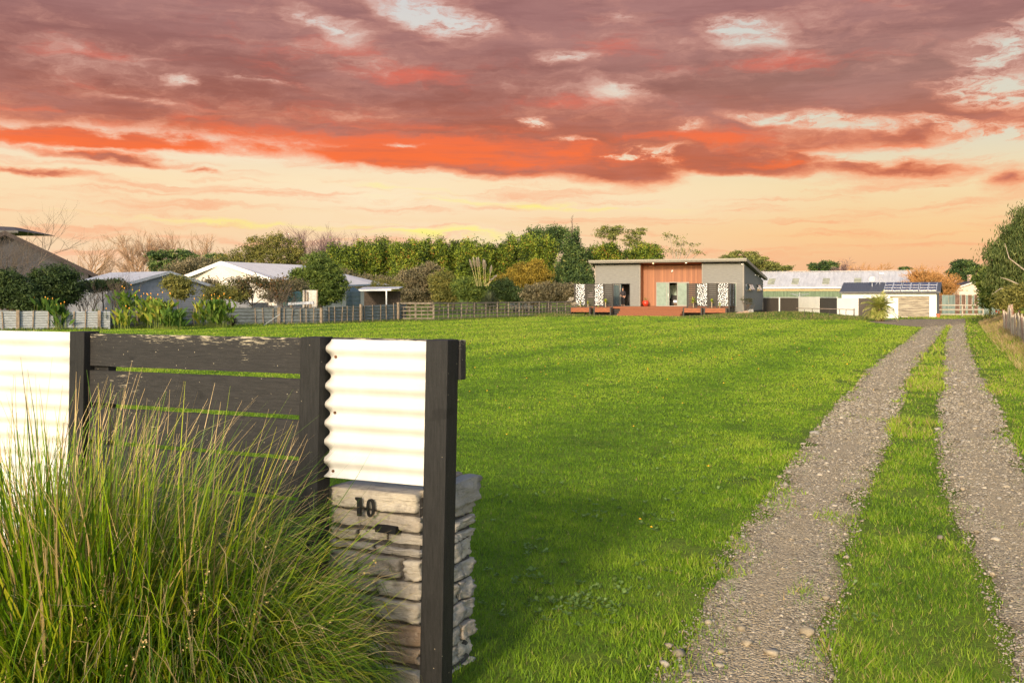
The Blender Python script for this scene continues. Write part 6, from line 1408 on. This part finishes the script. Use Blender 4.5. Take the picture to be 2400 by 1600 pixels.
for i in range(3):
    xa = s0 + (s1 - s0) * i / 3; xb = s0 + (s1 - s0) * (i + 1) / 3 - .06
    for j in range(2):
        for k in range(3):
            a_, b_2 = xa + (xb - xa) * j / 2, xa + (xb - xa) * (j + 1) / 2 - .02; ya, yb = -.05 + 2.35 * k / 3, -.05 + 2.35 * (k + 1) / 3 - .03; q = MB()
            slab(q, rp(a_, ya), rp(b_2, ya), rp(b_2, yb), rp(a_, yb), .035); so_ = q.build('solar_panel', alu, gar); q = MB(); t = .035; slab(q, rp(a_ + t, ya + t, .078), rp(b_2 - t, ya + t, .078), rp(b_2 - t, yb - t, .078), rp(a_ + t, yb - t, .078), .006); q.build('cell_sheet', solm, so_)
for px in (2096, 2115, 2142, 2160, 2180): x = GF.s(px, -.1); q = MB(); q.beam(rp(x, -.25, .03), rp(x, .1, .03), .06, .05); q.build('solar_bracket', alu, gar)
def gpnt(px, py, off): s, z = GF.sz(px, py, off); p = Vector((GR.x, GR.y, 0)) + Vector((cos(GRZ), sin(GRZ), 0)) * s + Vector((-sin(GRZ), cos(GRZ), 0)) * off; return Vector((p.x, p.y, z))
b = gpnt(2044, 668, 1.4); sd_ = thing('satellite_dish', 'grey satellite dish on the dark garage roof', 'satellite dish', b); q = MB(); q.tube([(0, 0, -.15), (0, 0, .35)], [.03, .03], 6); q.tube([(0, 0, .2), (-.35, -.15, .35)], [.015, .015], 5); q.build('mast', zinc, sd_)
q = MB(); q.lathe([(.02, 0), (.12, .012), (.21, .04), (.27, .08), (.26, .09), (.02, .02)], n=20); M = Matrix.Translation((0, 0, .45)) @ Matrix.Rotation(radians(65), 4, 'X') @ Matrix.Rotation(radians(-20), 4, 'Y'); q.v = [tuple(M @ Vector(p)) for p in q.v]; q.build('dish', mat('dish_grey', (.45, .44, .43), .5), sd_)
b = gpnt(2062, 662, 2.0); an = thing('antenna', 'thin roof antenna mast with braces right of the satellite dish', 'antenna', b); q = MB(); zt = (662 - 640) * 80 / F; q.tube([(0, 0, -.2), (0, 0, zt)], [.025, .02], 6); q.tube([(0, 0, zt * .6), (.6, 0, -.15)], [.02, .02], 5); q.tube([(0, 0, zt * .4), (-.45, -.3, -.2)], [.015, .015], 5); q.build('mast', zinc, an); q = MB(); q.tube([(-.05, 0, zt), (.32, 0, zt - .02)], [.09, .07], 8); q.build('receiver', wf, an)
# dark board fence with white panels in front of the garage
dkb = woodmat('fence_dark_board', (.115, .095, .075), (.05, .042, .036), None, (8, 8, 1), .9)
bfl = [(1786, 104), (1872, 96), (1921, 90), (1963, 80), (2012, 77.2), (2066, 75.8), (2105, 75)]
def bp(px): 
    dd = np.interp(px, [a for a, _ in bfl], [b for _, b in bfl]); return Vector((W(px, dd), dd, 0))
bf = thing('board_fence', 'dark vertical board fence with three cream white panels in front of the garage', 'fence', bp(2066)); o = bf.location
for (a, b, kind) in [(1786, 1824.5, 0), (1828.5, 1871.5, 0), (1872, 1920.5, 1), (1921, 1962, 0), (1962.5, 2011.5, 1), (2012, 2066, 0), (2066.5, 2105, 1)]:
    A, B = bp(a) - o, bp(b) - o; top = EYE + (HOR - (695.5 if a == 1872 else 698.5 if kind else 698)) * (A.y + o.y) / F
    if kind: q = MB(); q.beam(Vector((A.x, A.y, top / 2 - .02)), Vector((B.x, B.y, top / 2 - .02)), .05, top + .04); q.build('white_panel', mat('cream_panel', (.86, .82, .74), .6, var=.06, scale=1.2), bf)
    else:
        q = MB(); L = (B - A).length; n = max(3, int(L / .14))
        for k in range(n): p0, p1 = A.lerp(B, (k + .04) / n), A.lerp(B, (k + .96) / n); h = top - R.uniform(0, .03); q.beam(Vector((p0.x, p0.y, h / 2 - .02)), Vector((p1.x, p1.y, h / 2 - .02)), .025, h + .04)
        q.build('board_panel', dkb, bf)
        if a < 2000: q = MB(); q.beam(A + Vector((0, -.03, top + .04)), B + Vector((0, -.03, top + .04)), .08, .07); q.build('white_cap', wb, bf)
A = bp(1826.5) - o; q = MB(); q.box(A.x - .07, A.x + .07, A.y - .1, A.y + .04, -.05, 1.62); q.build('white_post', wb, bf)
# clothes line
c = P(1874, 697, 108); cl_ = thing('clothes_line', 'small rotary clothes line behind the dark board fence', 'clothes line', (c.x, c.y, 0)); q = MB(); zt = EYE + (HOR - 688) * 108 / F; q.tube([(0, 0, 0), (0, 0, zt + .1)], [.03, .03], 6)
for a in range(4): q.tube([(0, 0, zt - .3), (1.3 * cos(a * pi / 2 + .4), 1.3 * sin(a * pi / 2 + .4), zt)], [.02, .012], 4)
q.build('frame', zinc, cl_)
q = MB()
for k in range(4):
    for rr_ in (.6, .95, 1.28): a, b = k * pi / 2 + .4, (k + 1) * pi / 2 + .4; q.tube([(rr_ * cos(a), rr_ * sin(a), zt - .3 + .3 * rr_ / 1.3), (rr_ * cos(b), rr_ * sin(b), zt - .3 + .3 * rr_ / 1.3)], [.006, .006], 3)
q.build('lines', zinc, cl_)
# hitching rail on bent sticks
hr = thing('pipe_rail', 'low bent metal pipe rail on thin stakes in front of the white panels', 'rail', gp(1940, 748)); o = hr.location; q = MB(); dd = o.y
pts = [P(px, py, dd) - o for px, py in ((1866, 722), (1903, 723), (1960, 724), (2004, 725.5))]; q.tube(pts, [.03] * 4, 6); q.build('pipe', mat('rusty_pipe', (.26, .20, .16), .7, .3), hr)
for px in (1885, 1903, 1944, 1967, 1983, 1999, 2003): p = P(px, 725, dd) - o; q = MB(); q.tube([(p.x, 0, -.1), (p.x + R.uniform(-.05, .08), 0, p.z * .6), (p.x + R.uniform(-.02, .02), 0, p.z + R.uniform(0, .12))], [.022, .022, .02], 5); q.build('stake', mat('stake_dark', (.05, .045, .04), .8), hr)
# palm
pc = gp(2062, 753); pm = thing('palm', 'small feather palm on the grass in front of the garage', 'palm tree', pc); q = MB(); q.lathe([(.26, -.05), (.32, .1), (.28, .3), (.19, .5), (.13, .72), (.06, .85)], n=14); q.build('trunk', mat('palm_trunk', (.17, .11, .07), .95, var=.5, scale=14, bump=.8), pm)
rg = np.random.default_rng(77); V = []; Fc = []
for i in range(64):
    a = rg.uniform(0, 2 * pi); e = rg.uniform(-.1, 1.45); L = rg.uniform(.95, 1.5); p0 = Vector((0, 0, .75)); dv = Vector((cos(a) * cos(e), sin(a) * cos(e), sin(e))); prev = p0; dd_ = dv.copy()
    for k in range(14):
        nxt = prev + dd_ * L / 14; dd_ = (dd_ + Vector((0, 0, -.075 - .05 * (k / 14)))).normalized(); sd = dd_.cross(Vector((0, 0, 1))).normalized()
        k0 = len(V); w = .018; V += [tuple(prev - sd * w), tuple(prev + sd * w), tuple(nxt + sd * w), tuple(nxt - sd * w)]; Fc.append((k0, k0 + 1, k0 + 2, k0 + 3))
        if k > 2:
            for s in (-1, 1):
                ll = .40 * sin(pi * (k / 14) ** .8) + .06; tip = nxt + sd * s * ll * .7 + dd_ * ll * .6 + Vector((0, 0, -.10 * rg.random() - .03)); k0 = len(V); V += [tuple(prev), tuple(prev + dd_ * .07), tuple(tip), tuple(tip - dd_ * .02)]; Fc.append((k0, k0 + 1, k0 + 2, k0 + 3))
        prev = nxt
npmesh('fronds', np.array(V), np.array(Fc), leafmat('palm_leaf', [(0, (.16, .20, .04)), (.5, (.34, .36, .07)), (1, (.55, .50, .16))], .35), parent=pm, rnd=rg.random(len(Fc)))
# iron fence, rails and cream house on the right
IR = mat('green_grey_iron', (.20, .25, .22), .7, .1, var=.3, scale=1.5, stretch=(4, 1, .3)); IRr = mat('rusty_iron', (.17, .10, .07), .85, var=.35, scale=3)
tf = thing('tall_iron_fence', 'tall vertical iron sheet fence, part rusty, right of the garage', 'fence', P(2255, 697, 88) - Vector((0, 0, EYE))); o = tf.location; dd = 88
for k, (a, b, m_) in enumerate([(2190, 2207, IRr), (2207.5, 2223, IR), (2223.5, 2238, IR), (2238.5, 2249, IRr), (2249.5, 2253, IR), (2253.5, 2263, IRr), (2263.5, 2268, IR), (2268.5, 2278, IRr), (2278.5, 2283, IR), (2283.5, 2292, IRr), (2292.5, 2318, IR), (2319, 2345, IR)]):
    xa, xb = W(a, dd) - o.x, W(b, dd) - o.x; q = MB(); n = max(4, int((xb - xa) / .045)); h = EYE + (HOR - (691 + R.uniform(-.6, .8))) * dd / F
    V = [(xa + (xb - xa) * i / n, .02 * ((i % 2) * 2 - 1), z) for i in range(n + 1) for z in (-.05, h)]; q.add(V, [(2 * i, 2 * i + 2, 2 * i + 3, 2 * i + 1) for i in range(n)]); q.build('iron_sheet', m_, tf)
rr = thing('timber_rail', 'three rail timber fence in front of the iron sheets by the garage', 'fence', P(2255, 697, 83) - Vector((0, 0, EYE))); o = rr.location; dd = 83
for (a, b, py) in ((2201, 2305, 715), (2201, 2305, 725.5), (2201, 2305, 736.5)): z = EYE + (HOR - py) * dd / F; q = MB(); q.box(W(a, dd) - o.x, W(b, dd) - o.x, -.03, .03, z - .045, z + .045); q.build('rail', mat('pale_rail', (.42, .36, .28), .85, var=.2), rr)
for px in (2256, 2305): x = W(px, dd) - o.x; q = MB(); q.box(x - .05, x + .05, .031, .13, -.1, EYE + (HOR - 713) * dd / F); q.build('post', MATS['pale_rail'], rr)
ch = P(2286, 697, 140); hh_ = gable_house('cream_house', 'distant cream house with two brick chimneys seen over the iron fence', 'house', (ch.x, 140, 0), 0, 5.0, 8, EYE + (HOR - 673) * 140 / F, EYE + (HOR - 660) * 140 / F, mat('cream_wall', (.60, .50, .40), .8), tiles, cream, .3, .08)
for px, top, y, wpx in ((2274, 643, 2.5, 5), (2233, 648, 5, 5)): x = W(px, 140 + y) - ch.x; w_ = wpx * 140 / F / 2; q = MB(); q.box(x - w_, x + w_, y, y + .6, 2, EYE + (HOR - top - 3) * 140 / F); q.box(x - w_ * 1.25, x + w_ * 1.25, y - .08, y + .68, EYE + (HOR - top - 3) * 140 / F + .002, EYE + (HOR - top) * 140 / F); q.build('chimney', mat('pinkish_brick', (.50, .34, .25), .9), hh_)
tree('bush', 'green leafy bush in front of the iron fence at the right', 'bush', 2320, 66, [(2320, 660, 30, 34), (2335, 690, 34, 30), (2310, 705, 20, 18), (2325, 640, 22, 18)], 12000, .06, L_gren, 201, tr=.06, cl=.2)
tree('bush', 'dark scrub behind the paling fence under the gum tree', 'bush', 2385, 52, [(2380, 700, 30, 22), (2400, 690, 40, 26), (2360, 708, 26, 16)], 10000, .05, L_oliv, 202, tr=.06, cl=.2)
# gum tree at the right edge
gt = tree('gum_tree', 'large weeping gum tree with pale bare limbs at the right edge', 'tree', 2440, 56, [(2420, 520, 40, 44), (2385, 575, 50, 44), (2440, 590, 70, 60), (2350, 600, 34, 40), (2385, 640, 50, 36), (2420, 660, 50, 40), (2350, 645, 30, 24), (2500, 560, 60, 60), (2460, 480, 30, 26), (2375, 535, 22, 18)], 70000, .045, L_euc, 203, droop=.22, elong=2.6, cl=.24, tmat=barkp, tr=.22, clumps=1400)
mb = MB(); o = gt.location
for pts in ([(2440, 700), (2400, 672), (2362, 655), (2345, 650)], [(2440, 700), (2390, 690), (2350, 700), (2338, 716)], [(2440, 690), (2410, 640), (2365, 605), (2355, 570)], [(2440, 700), (2385, 680), (2345, 676), (2325, 690)]):
    mb.tube([P(a, b, 56 - 1.6) - o for a, b in pts], [.06, .045, .03, .012], 6)
mb.build('bare_limb', barkp, gt)
# paling fence at the right edge
pf = thing('paling_fence', 'old leaning grey paling fence on the dry grass bank at the right edge', 'fence', (0, 0, 0)); pal = mat('old_paling', (.40, .34, .26), .95, var=.35, scale=5, stretch=(3, 3, .6)); palr = mat('old_red_paling', (.36, .22, .17), .95, var=.4, scale=5, stretch=(3, 3, .6))
dd = 25.0; k = 0; pf.location = (float(tx(36, 3)) + 1.6, 36, 0); o = pf.location
while dd < 44:
    x = float(tx(dd, 3)) + 1.68 + .05 * sin(dd); z = H(x, dd); hh = .80 + R.uniform(-.08, .08) + .25 * (1 if 36 < dd < 40 else 0); w = R.uniform(.10, .15); q = MB(); l = R.uniform(-.05, .05)
    if R.random() > .06 or k < 2: q.beam(Vector((x - o.x, dd - o.y, z - .15)), Vector((x - o.x + l, dd - o.y + R.uniform(-.03, .03), z + hh)), .025, w, up=(1, .0, .0)) if False else q.box(-.014, .014, -w / 2, w / 2, z - .15, z + hh, Matrix.Translation((x - o.x, dd - o.y, 0)) @ Matrix.Rotation(-math.atan(.44), 4, 'Z') @ Matrix.Rotation(l, 4, 'Y')); q.build('paling', palr if R.random() < .25 else pal, pf)
    dd += w + .02 + (.12 if R.random() < .1 else 0); k += 1
for zz in (.25, .65):
    q = MB(); a = Vector((float(tx(25, 3)) + 1.74, 25, H(float(tx(25, 3)) + 1.74, 25) + zz)); b = Vector((float(tx(44, 3)) + 1.74, 44, H(float(tx(44, 3)) + 1.74, 44) + zz)); q.beam(a - o, b - o, .05, .09); q.build('rail', pal, pf)
# dry blond grass on the bank
rg = np.random.default_rng(60); n = 42000; Y = rg.uniform(14, 66, n); X = tx(Y, 3) + .9 + 2.6 * rg.random(n) ** .8
k = fbm(X * .8, Y * .8, 5) + .35 * (X - tx(Y, 3) - .9) / 2.6 > .46; X, Y = X[k], Y[k]; n = len(X)
dgm = leafmat('dry_grass_blade', [(0, (.14, .15, .03)), (.3, (.34, .25, .09)), (.7, (.52, .37, .17)), (1, (.64, .49, .27))], .4)
tag(blades('dry_bank_grass', X, Y, rg.uniform(.10, .30, n), np.maximum(.008, Y * .0007), np.clip(rg.normal(.75, .2, n), 0, 1), dgm, np.clip(.2 + .8 * fbm(X, Y, 8) + rg.normal(0, .15, n), 0, 1), rg, 1), kind='stuff')
# red flowers by the bank
rfl = thing('red_hot_poker', 'dark spiky plants with red flower heads at the end of the paling fence', 'plant', (float(tx(60, 3)) + 2.4, 60, .3)); q = MB()
for i in range(9): q.lathe([(.02, 0), (.06, .06), (.05, .15), (.01, .2)], (R.uniform(-.9, 1.2), R.uniform(-2, 2), R.uniform(.1, .9)), 7)
q.build('flower_heads', mat('red_flower', (.75, .10, .05), .6), rfl)
V = []; Fc = []
for i in range(160): 
    a = R.uniform(0, 6.3); x, y = R.uniform(-1, 1.2), R.uniform(-2, 2); k0 = len(V); L = R.uniform(.3, .7); V += [(x - .02, y, 0), (x + .02, y, 0), (x + cos(a) * L * .5, y + sin(a) * L * .5, L)]; Fc.append((k0, k0 + 1, k0 + 2))
npmesh('leaves', np.array(V), np.array(Fc), L_oliv, parent=rfl, rnd=np.random.default_rng(1).random(len(Fc)))
# ------------------------------------------------------------------ things near the house
b = hpt(1513, 718.7, REC - .65); b.z = FLR; pot = thing('glazed_pot', 'round glossy red ribbed pot with a spiky plant on the deck by the cedar wall', 'plant pot', b); q = MB(); q.lathe([(.17, 0), (.24, .06), (.30, .2), (.31, .32), (.27, .43), (.21, .48), (.22, .52), (.18, .52), (.16, .45)], n=24); q.build('pot', mat('red_glaze', (.62, .05, .02), .22, var=.2, scale=4, spec=.7), pot, smooth=True)
for z in (.24, .34, .14): q = MB(); q.lathe([(.315 - abs(z - .26) * .12, z - .012), (.325 - abs(z - .26) * .12, z), (.315 - abs(z - .26) * .12, z + .012)], n=24); q.build('band', mat('dark_band', (.06, .03, .02), .4), pot)
rg = np.random.default_rng(5); V = []; Fc = []
for i in range(26): a = rg.uniform(0, 6.3); L = rg.uniform(.25, .5); e = rg.uniform(.8, 1.4); k0 = len(V); V += [(-.012, 0, .48), (.012, 0, .48), (cos(a) * L * cos(e), sin(a) * L * cos(e), .48 + L * sin(e))]; Fc.append((k0, k0 + 1, k0 + 2))
npmesh('leaves', np.array(V), np.array(Fc), L_oliv, parent=pot, rnd=rg.random(26))
b = hpt(1345, 721, DO - .2); r_ = thing('white_leaved_shrub', 'pale leaved shrub behind the leftmost planter', 'shrub', (b.x, b.y, 0)); leaves('crown', [(-.1, 0, 1.05, .35, .3, .45), (.15, -.1, .85, .4, .2, .2), (-.3, 0, 1.3, .2, .2, .3)], 700, .035, leafmat('leaf_silver', [(0, (.20, .17, .10)), (.5, (.45, .38, .28)), (1, (.66, .60, .50))], .3), r_, 4, .1); q = MB(); q.tube([(0, 0, -.05), (0, 0, 1.0)], [.03, .02], 5); q.build('stem', bark, r_)
# concrete blocks and potted shrub at the house corner
cb = P(1758, 738, 84.5); cb.z = 0; r_ = thing('concrete_pipe_planter', 'two upright grey concrete blocks at the right house corner', 'planter', cb); cm_ = mat('grey_concrete', (.30, .29, .27), .85, var=.25); q = MB(); q.box(-.24, .0, -.18, .1, -.05, .62); q.build('block', cm_, r_, bevel=.02); q = MB(); q.box(.02, .24, -.22, .08, -.05, .60); q.build('block', cm_, r_, bevel=.02)
r_ = thing('corner_shrub', 'thin reddish shrub rising behind the concrete blocks', 'shrub', (cb.x - .1, cb.y + .35, 0)); branches(r_, np.random.default_rng(9), 1.7, .025, .5, 3, 4, 'branches', bark, 3); leaves('crown', [(.1, 0, 1.2, .45, .3, .35), (-.45, 0, 1.45, .2, .2, .15)], 500, .035, MATS['leaf_russet'], r_, 14, .12)
r_ = thing('terracotta_trough', 'low orange clay trough beside the concrete blocks', 'plant pot', (cb.x - .62, cb.y - .05, 0)); q = MB(); q.wedge([(-.22, 0), (.22, 0), (.28, .18), (-.28, .18)], -.12, .12); q.build('trough', mat('terracotta', (.50, .15, .07), .8), r_)
r_ = thing('sand_pile', 'small pale brown sand heap on the grass by the house corner', 'sand pile', P(1745, 745, 79.5) - Vector((0, 0, EYE + (HOR - 745) * 79.5 / F))); V = []; fs = []; n = 14
for i in range(n + 1):
    for j in range(n + 1): x, y = (i / n - .5) * 2.6, (j / n - .5) * 1.2; V.append((x, y, .28 * math.exp(-(x / .75) ** 2 - (y / .35) ** 2) * (1 + .5 * mnoise.noise(Vector((x * 3, y * 3, 0)))) + H(r_.location.x + x, 79.5 + y) - .05))
for i in range(n):
    for j in range(n): a = i * (n + 1) + j; fs.append((a, a + n + 1, a + n + 2, a + 1))
q = MB(); q.add(V, fs); q.build('heap', mat('sand', (.42, .28, .17), .95, var=.3, bump=.4), r_, smooth=True)
r_ = thing('terracotta_pot', 'small terracotta pot at the right garage corner', 'plant pot', P(2199, 697, 78.2) - Vector((0, 0, EYE))); q = MB(); q.lathe([(.11, 0), (.15, .26), (.17, .26), (.17, .32), (.14, .32), (.13, .25)], n=16); q.build('pot', MATS['terracotta'], r_)
# rough weeds on the mounds
rg = np.random.default_rng(61); X = []; Y = []
for (cx, cy, rx, ry, hh), n in zip(MOUNDS, (9000, 6000, 3500, 3000)): X.append(cx + rg.normal(0, .62, n) * rx); Y.append(cy + rg.normal(0, .6, n) * ry)
X = np.concatenate(X); Y = np.concatenate(Y); n = len(X); k = np.array([True] * n); hx_ = X - HL_.x; hy_ = Y - HL_.y; offh = -hx_ * sin(HRZ) + hy_ * cos(HRZ); k &= ~((offh > -4.6) & (hx_ * cos(HRZ) + hy_ * sin(HRZ) < HLn + .5))
X, Y = X[k], Y[k]; n = len(X)
wdm = leafmat('rough_weed', [(0, (.05, .09, .02)), (.5, (.13, .19, .035)), (.85, (.26, .24, .07)), (1, (.34, .20, .13))], .35, patch=(.5, .7))
tag(blades('mound_weeds', X, Y, rg.uniform(.06, .20, n), np.full(n, .07), np.clip(rg.normal(.6, .25, n), 0, 1), wdm, rg.random(n), rg, 1), kind='stuff')
# ragged grass and weeds along the fence feet
X = []; Y = []
for seg in (pr, [(258, 770), (400, 766), (543, 762), (750, 759), (860, 755), (952, 751.5)], [(-120, 775), (258, 771)]):
    for a, b in zip(seg[:-1], seg[1:]):
        A, B = gp(*a), gp(*b); n = int((B - A).length * 160); t = rg.random(n); X.append(A.x + (B.x - A.x) * t); Y.append(A.y + (B.y - A.y) * t - .1 - np.abs(rg.normal(0, .35, n)))
X = np.concatenate(X); Y = np.concatenate(Y); n = len(X)
tag(blades('fence_weeds', X, Y, rg.uniform(.05, .22, n), np.full(n, .05), np.clip(rg.normal(.6, .25, n), 0, 1), wdm, rg.random(n) * .9, rg, 1), kind='stuff')
# ------------------------------------------------------------------ person in the doorway
def skinmesh(name, m, parent, chains, root=0, sub=2):
    """chains: list of lists of (x,y,z,r); chain points equal to an earlier point are joined"""
    bm = bmesh.new(); pts = {}; rad = []
    def gv(p):
        k = tuple(round(c, 4) for c in p[:3])
        if k not in pts: pts[k] = bm.verts.new(k); rad.append(p[3])
        return pts[k]
    for ch in chains:
        vs = [gv(p) for p in ch]
        for a, b in zip(vs[:-1], vs[1:]):
            if a is not b and not bm.edges.get((a, b)): bm.edges.new((a, b))
    me = bpy.data.meshes.new(name); bm.to_mesh(me); bm.free(); o = bpy.data.objects.new(name, me); COL.objects.link(o); me.materials.append(m)
    sk = o.modifiers.new('skin', 'SKIN'); sk.use_smooth_shade = True
    for i, r in enumerate(rad): me.skin_vertices[0].data[i].radius = (r, r)
    me.skin_vertices[0].data[root].use_root = True
    s = o.modifiers.new('sub', 'SUBSURF'); s.levels = s.render_levels = sub
    if parent is not None: o.parent = parent
    return o
pb = hpt(1460, 716, .06); pb.z = FLR
per = thing('person', 'person in dark shirt and trousers, hair tied up, stepping out of the left doorway', 'person', pb, HRZ)
skn = mat('skin', (.50, .28, .18), .55, var=.06); clo = mat('dark_cloth', (.035, .030, .032), .85, var=.2); tro = mat('black_trousers', (.018, .018, .02), .85); hair = mat('dark_hair', (.06, .045, .04), .6)
pel = (0, 0, .90, .13); ch_ = (0, -.02, 1.24, .13); nk = (0, -.03, 1.42, .05); hd = (0, -.05, 1.56, .085)
shl = (-.17, -.02, 1.35, .055); shr = (.17, -.02, 1.35, .055); el = (-.24, -.02, 1.08, .042); er = (.24, .02, 1.08, .042); wl = (-.12, -.22, 1.00, .027); wr = (.22, -.12, .84, .027)
hpl = (-.10, 0, .85, .085); hpr = (.10, 0, .85, .085); kl = (-.10, -.16, .50, .058); kr = (.10, -.03, .48, .058); al = (-.09, -.04, .09, .036); ar = (.10, .06, .09, .036)
hand = lambda w, s: [[w, (w[0] + s * .02, w[1] - .07, w[2] - .03, .026), (w[0] + s * .02 + i * .016, w[1] - .11, w[2] - .055, .009), (w[0] + s * .02 + i * .019, w[1] - .13 - (.008 if abs(i) < 1 else 0), w[2] - .085, .0075)] for i in (-1.5, -.5, .5, 1.5)] + [[(w[0] + s * .02, w[1] - .07, w[2] - .03, .026), (w[0] + s * .06, w[1] - .08, w[2] - .05, .009), (w[0] + s * .065, w[1] - .10, w[2] - .07, .008)]]
bod = skinmesh('body', skn, per, [[pel, ch_, nk, (0, -.045, 1.49, .06), hd, (0, -.045, 1.63, .075)], [ch_, shl, el, wl], [ch_, shr, er, wr], [pel, hpl, kl, al, (-.09, -.16, .03, .030)], [pel, hpr, kr, ar, (.10, -.06, .03, .030)]] + hand(wl, 1) + hand(wr, -1))
skinmesh('shirt', clo, per, [[(0, 0, .86, .155), (0, -.02, 1.24, .15), (0, -.03, 1.39, .07)], [(0, -.02, 1.24, .15), (-.17, -.02, 1.34, .075), (-.24, -.02, 1.08, .058), (-.19, -.11, 1.04, .048)], [(0, -.02, 1.24, .15), (.17, -.02, 1.34, .075), (.24, .02, 1.08, .058), (.23, -.05, .96, .048)]])
skinmesh('trousers', tro, per, [[(0, 0, .93, .13), (0, 0, .88, .13), (-.10, 0, .82, .10), (-.10, -.16, .50, .075), (-.09, -.05, .15, .062)], [(0, 0, .88, .13), (.10, 0, .82, .10), (.10, -.03, .48, .075), (.10, .05, .15, .062)]])
q = MB(); q.lathe([(.03, -.02), (.085, .02), (.10, .07), (.085, .12), (.03, .15)], (0, -.02, 1.58), 14); q.lathe([(.02, 0), (.05, .03), (.045, .07), (.01, .09)], (0, .0, 1.72), 10); hr_ = q.build('hair', hair, per, smooth=True)
q = MB(); 
for s in (-1, 1): q.lathe([(.004, -.006), (.010, 0), (.004, .006)], (s * .028, -.132, 1.565), 8)
q.build('eyes', dark, per); q = MB(); q.wedge([(-.012, 1.525), (.012, 1.525), (0, 1.56)], -.155, -.12); q.build('nose', skn, per); q = MB(); q.box(-.022, .022, -.135, -.125, 1.498, 1.506); q.build('mouth', mat('lip', (.35, .10, .08), .5), per)
# furniture glimpsed inside the centre door
b = hpt(1580, 717, 2.6); b.z = FLR; r_ = thing('armchair', 'dark armchair with a white throw inside the open centre door', 'armchair', b, HRZ); q = MB(); q.box(-.35, .35, -.3, .3, .12, .45); q.build('seat', dmb, r_, bevel=.05); q = MB(); q.box(-.35, .35, .2, .38, .45, 1.0); q.build('backrest', dmb, r_, bevel=.05)
for s in (-1, 1): q = MB(); q.box(s * .36 - .07, s * .36 + .07, -.3, .3, .1, .62); q.build('armrest', dmb, r_, bevel=.04)
b = hpt(1584, 717, 1.7); b.z = FLR; r_ = thing('bed', 'corner of a bed with white bedding just inside the open centre door', 'bed', b, HRZ); q = MB(); q.box(-.15, .6, -.2, .7, 0, .3); q.build('base', mat('bed_base', (.12, .07, .04), .8), r_); q = MB(); q.box(-.2, .6, -.25, .7, .31, .55); q.build('bedding', mat('bedding', (.60, .60, .64), .9, var=.2), r_, bevel=.05)
b = hpt(1578, 700, 3.6); b.z = FLR; r_ = thing('window_curtain', 'pale curtained window deep inside the house, seen through the centre door', 'curtain', b, HRZ); q = MB()
for k in range(8): q.box(-.4 + k * .09, -.4 + k * .09 + .085, -.02 * (k % 2), .03 - .02 * (k % 2), .7, 1.95)
q.build('cloth', mat('curtain_green', (.50, .60, .50), .9), r_)

for i, (px, d, bl, n, m, lab) in enumerate([(520, 60, [(500, 690, 26, 14), (530, 684, 30, 16), (555, 694, 24, 12)], 4500, L_oliv, 'low olive scrub between the shed gable and the white house'),
    (470, 64, [(455, 672, 22, 12), (490, 668, 26, 14)], 3000, L_grey, 'thin brown scrub in front of the white gable wall, left side'),
    (690, 66, [(672, 672, 26, 16), (700, 668, 20, 14), (655, 690, 22, 14)], 4500, L_grey, 'brown twiggy scrub left of the green garden tree'),
    (905, 90, [(890, 664, 22, 10), (925, 670, 20, 14)], 3000, L_oliv, 'olive scrub rising behind the lean-to roof')]):
    tree('bush', lab, 'bush', px, d, bl, n, .05, m, 400 + i, tr=.04, cl=.16)
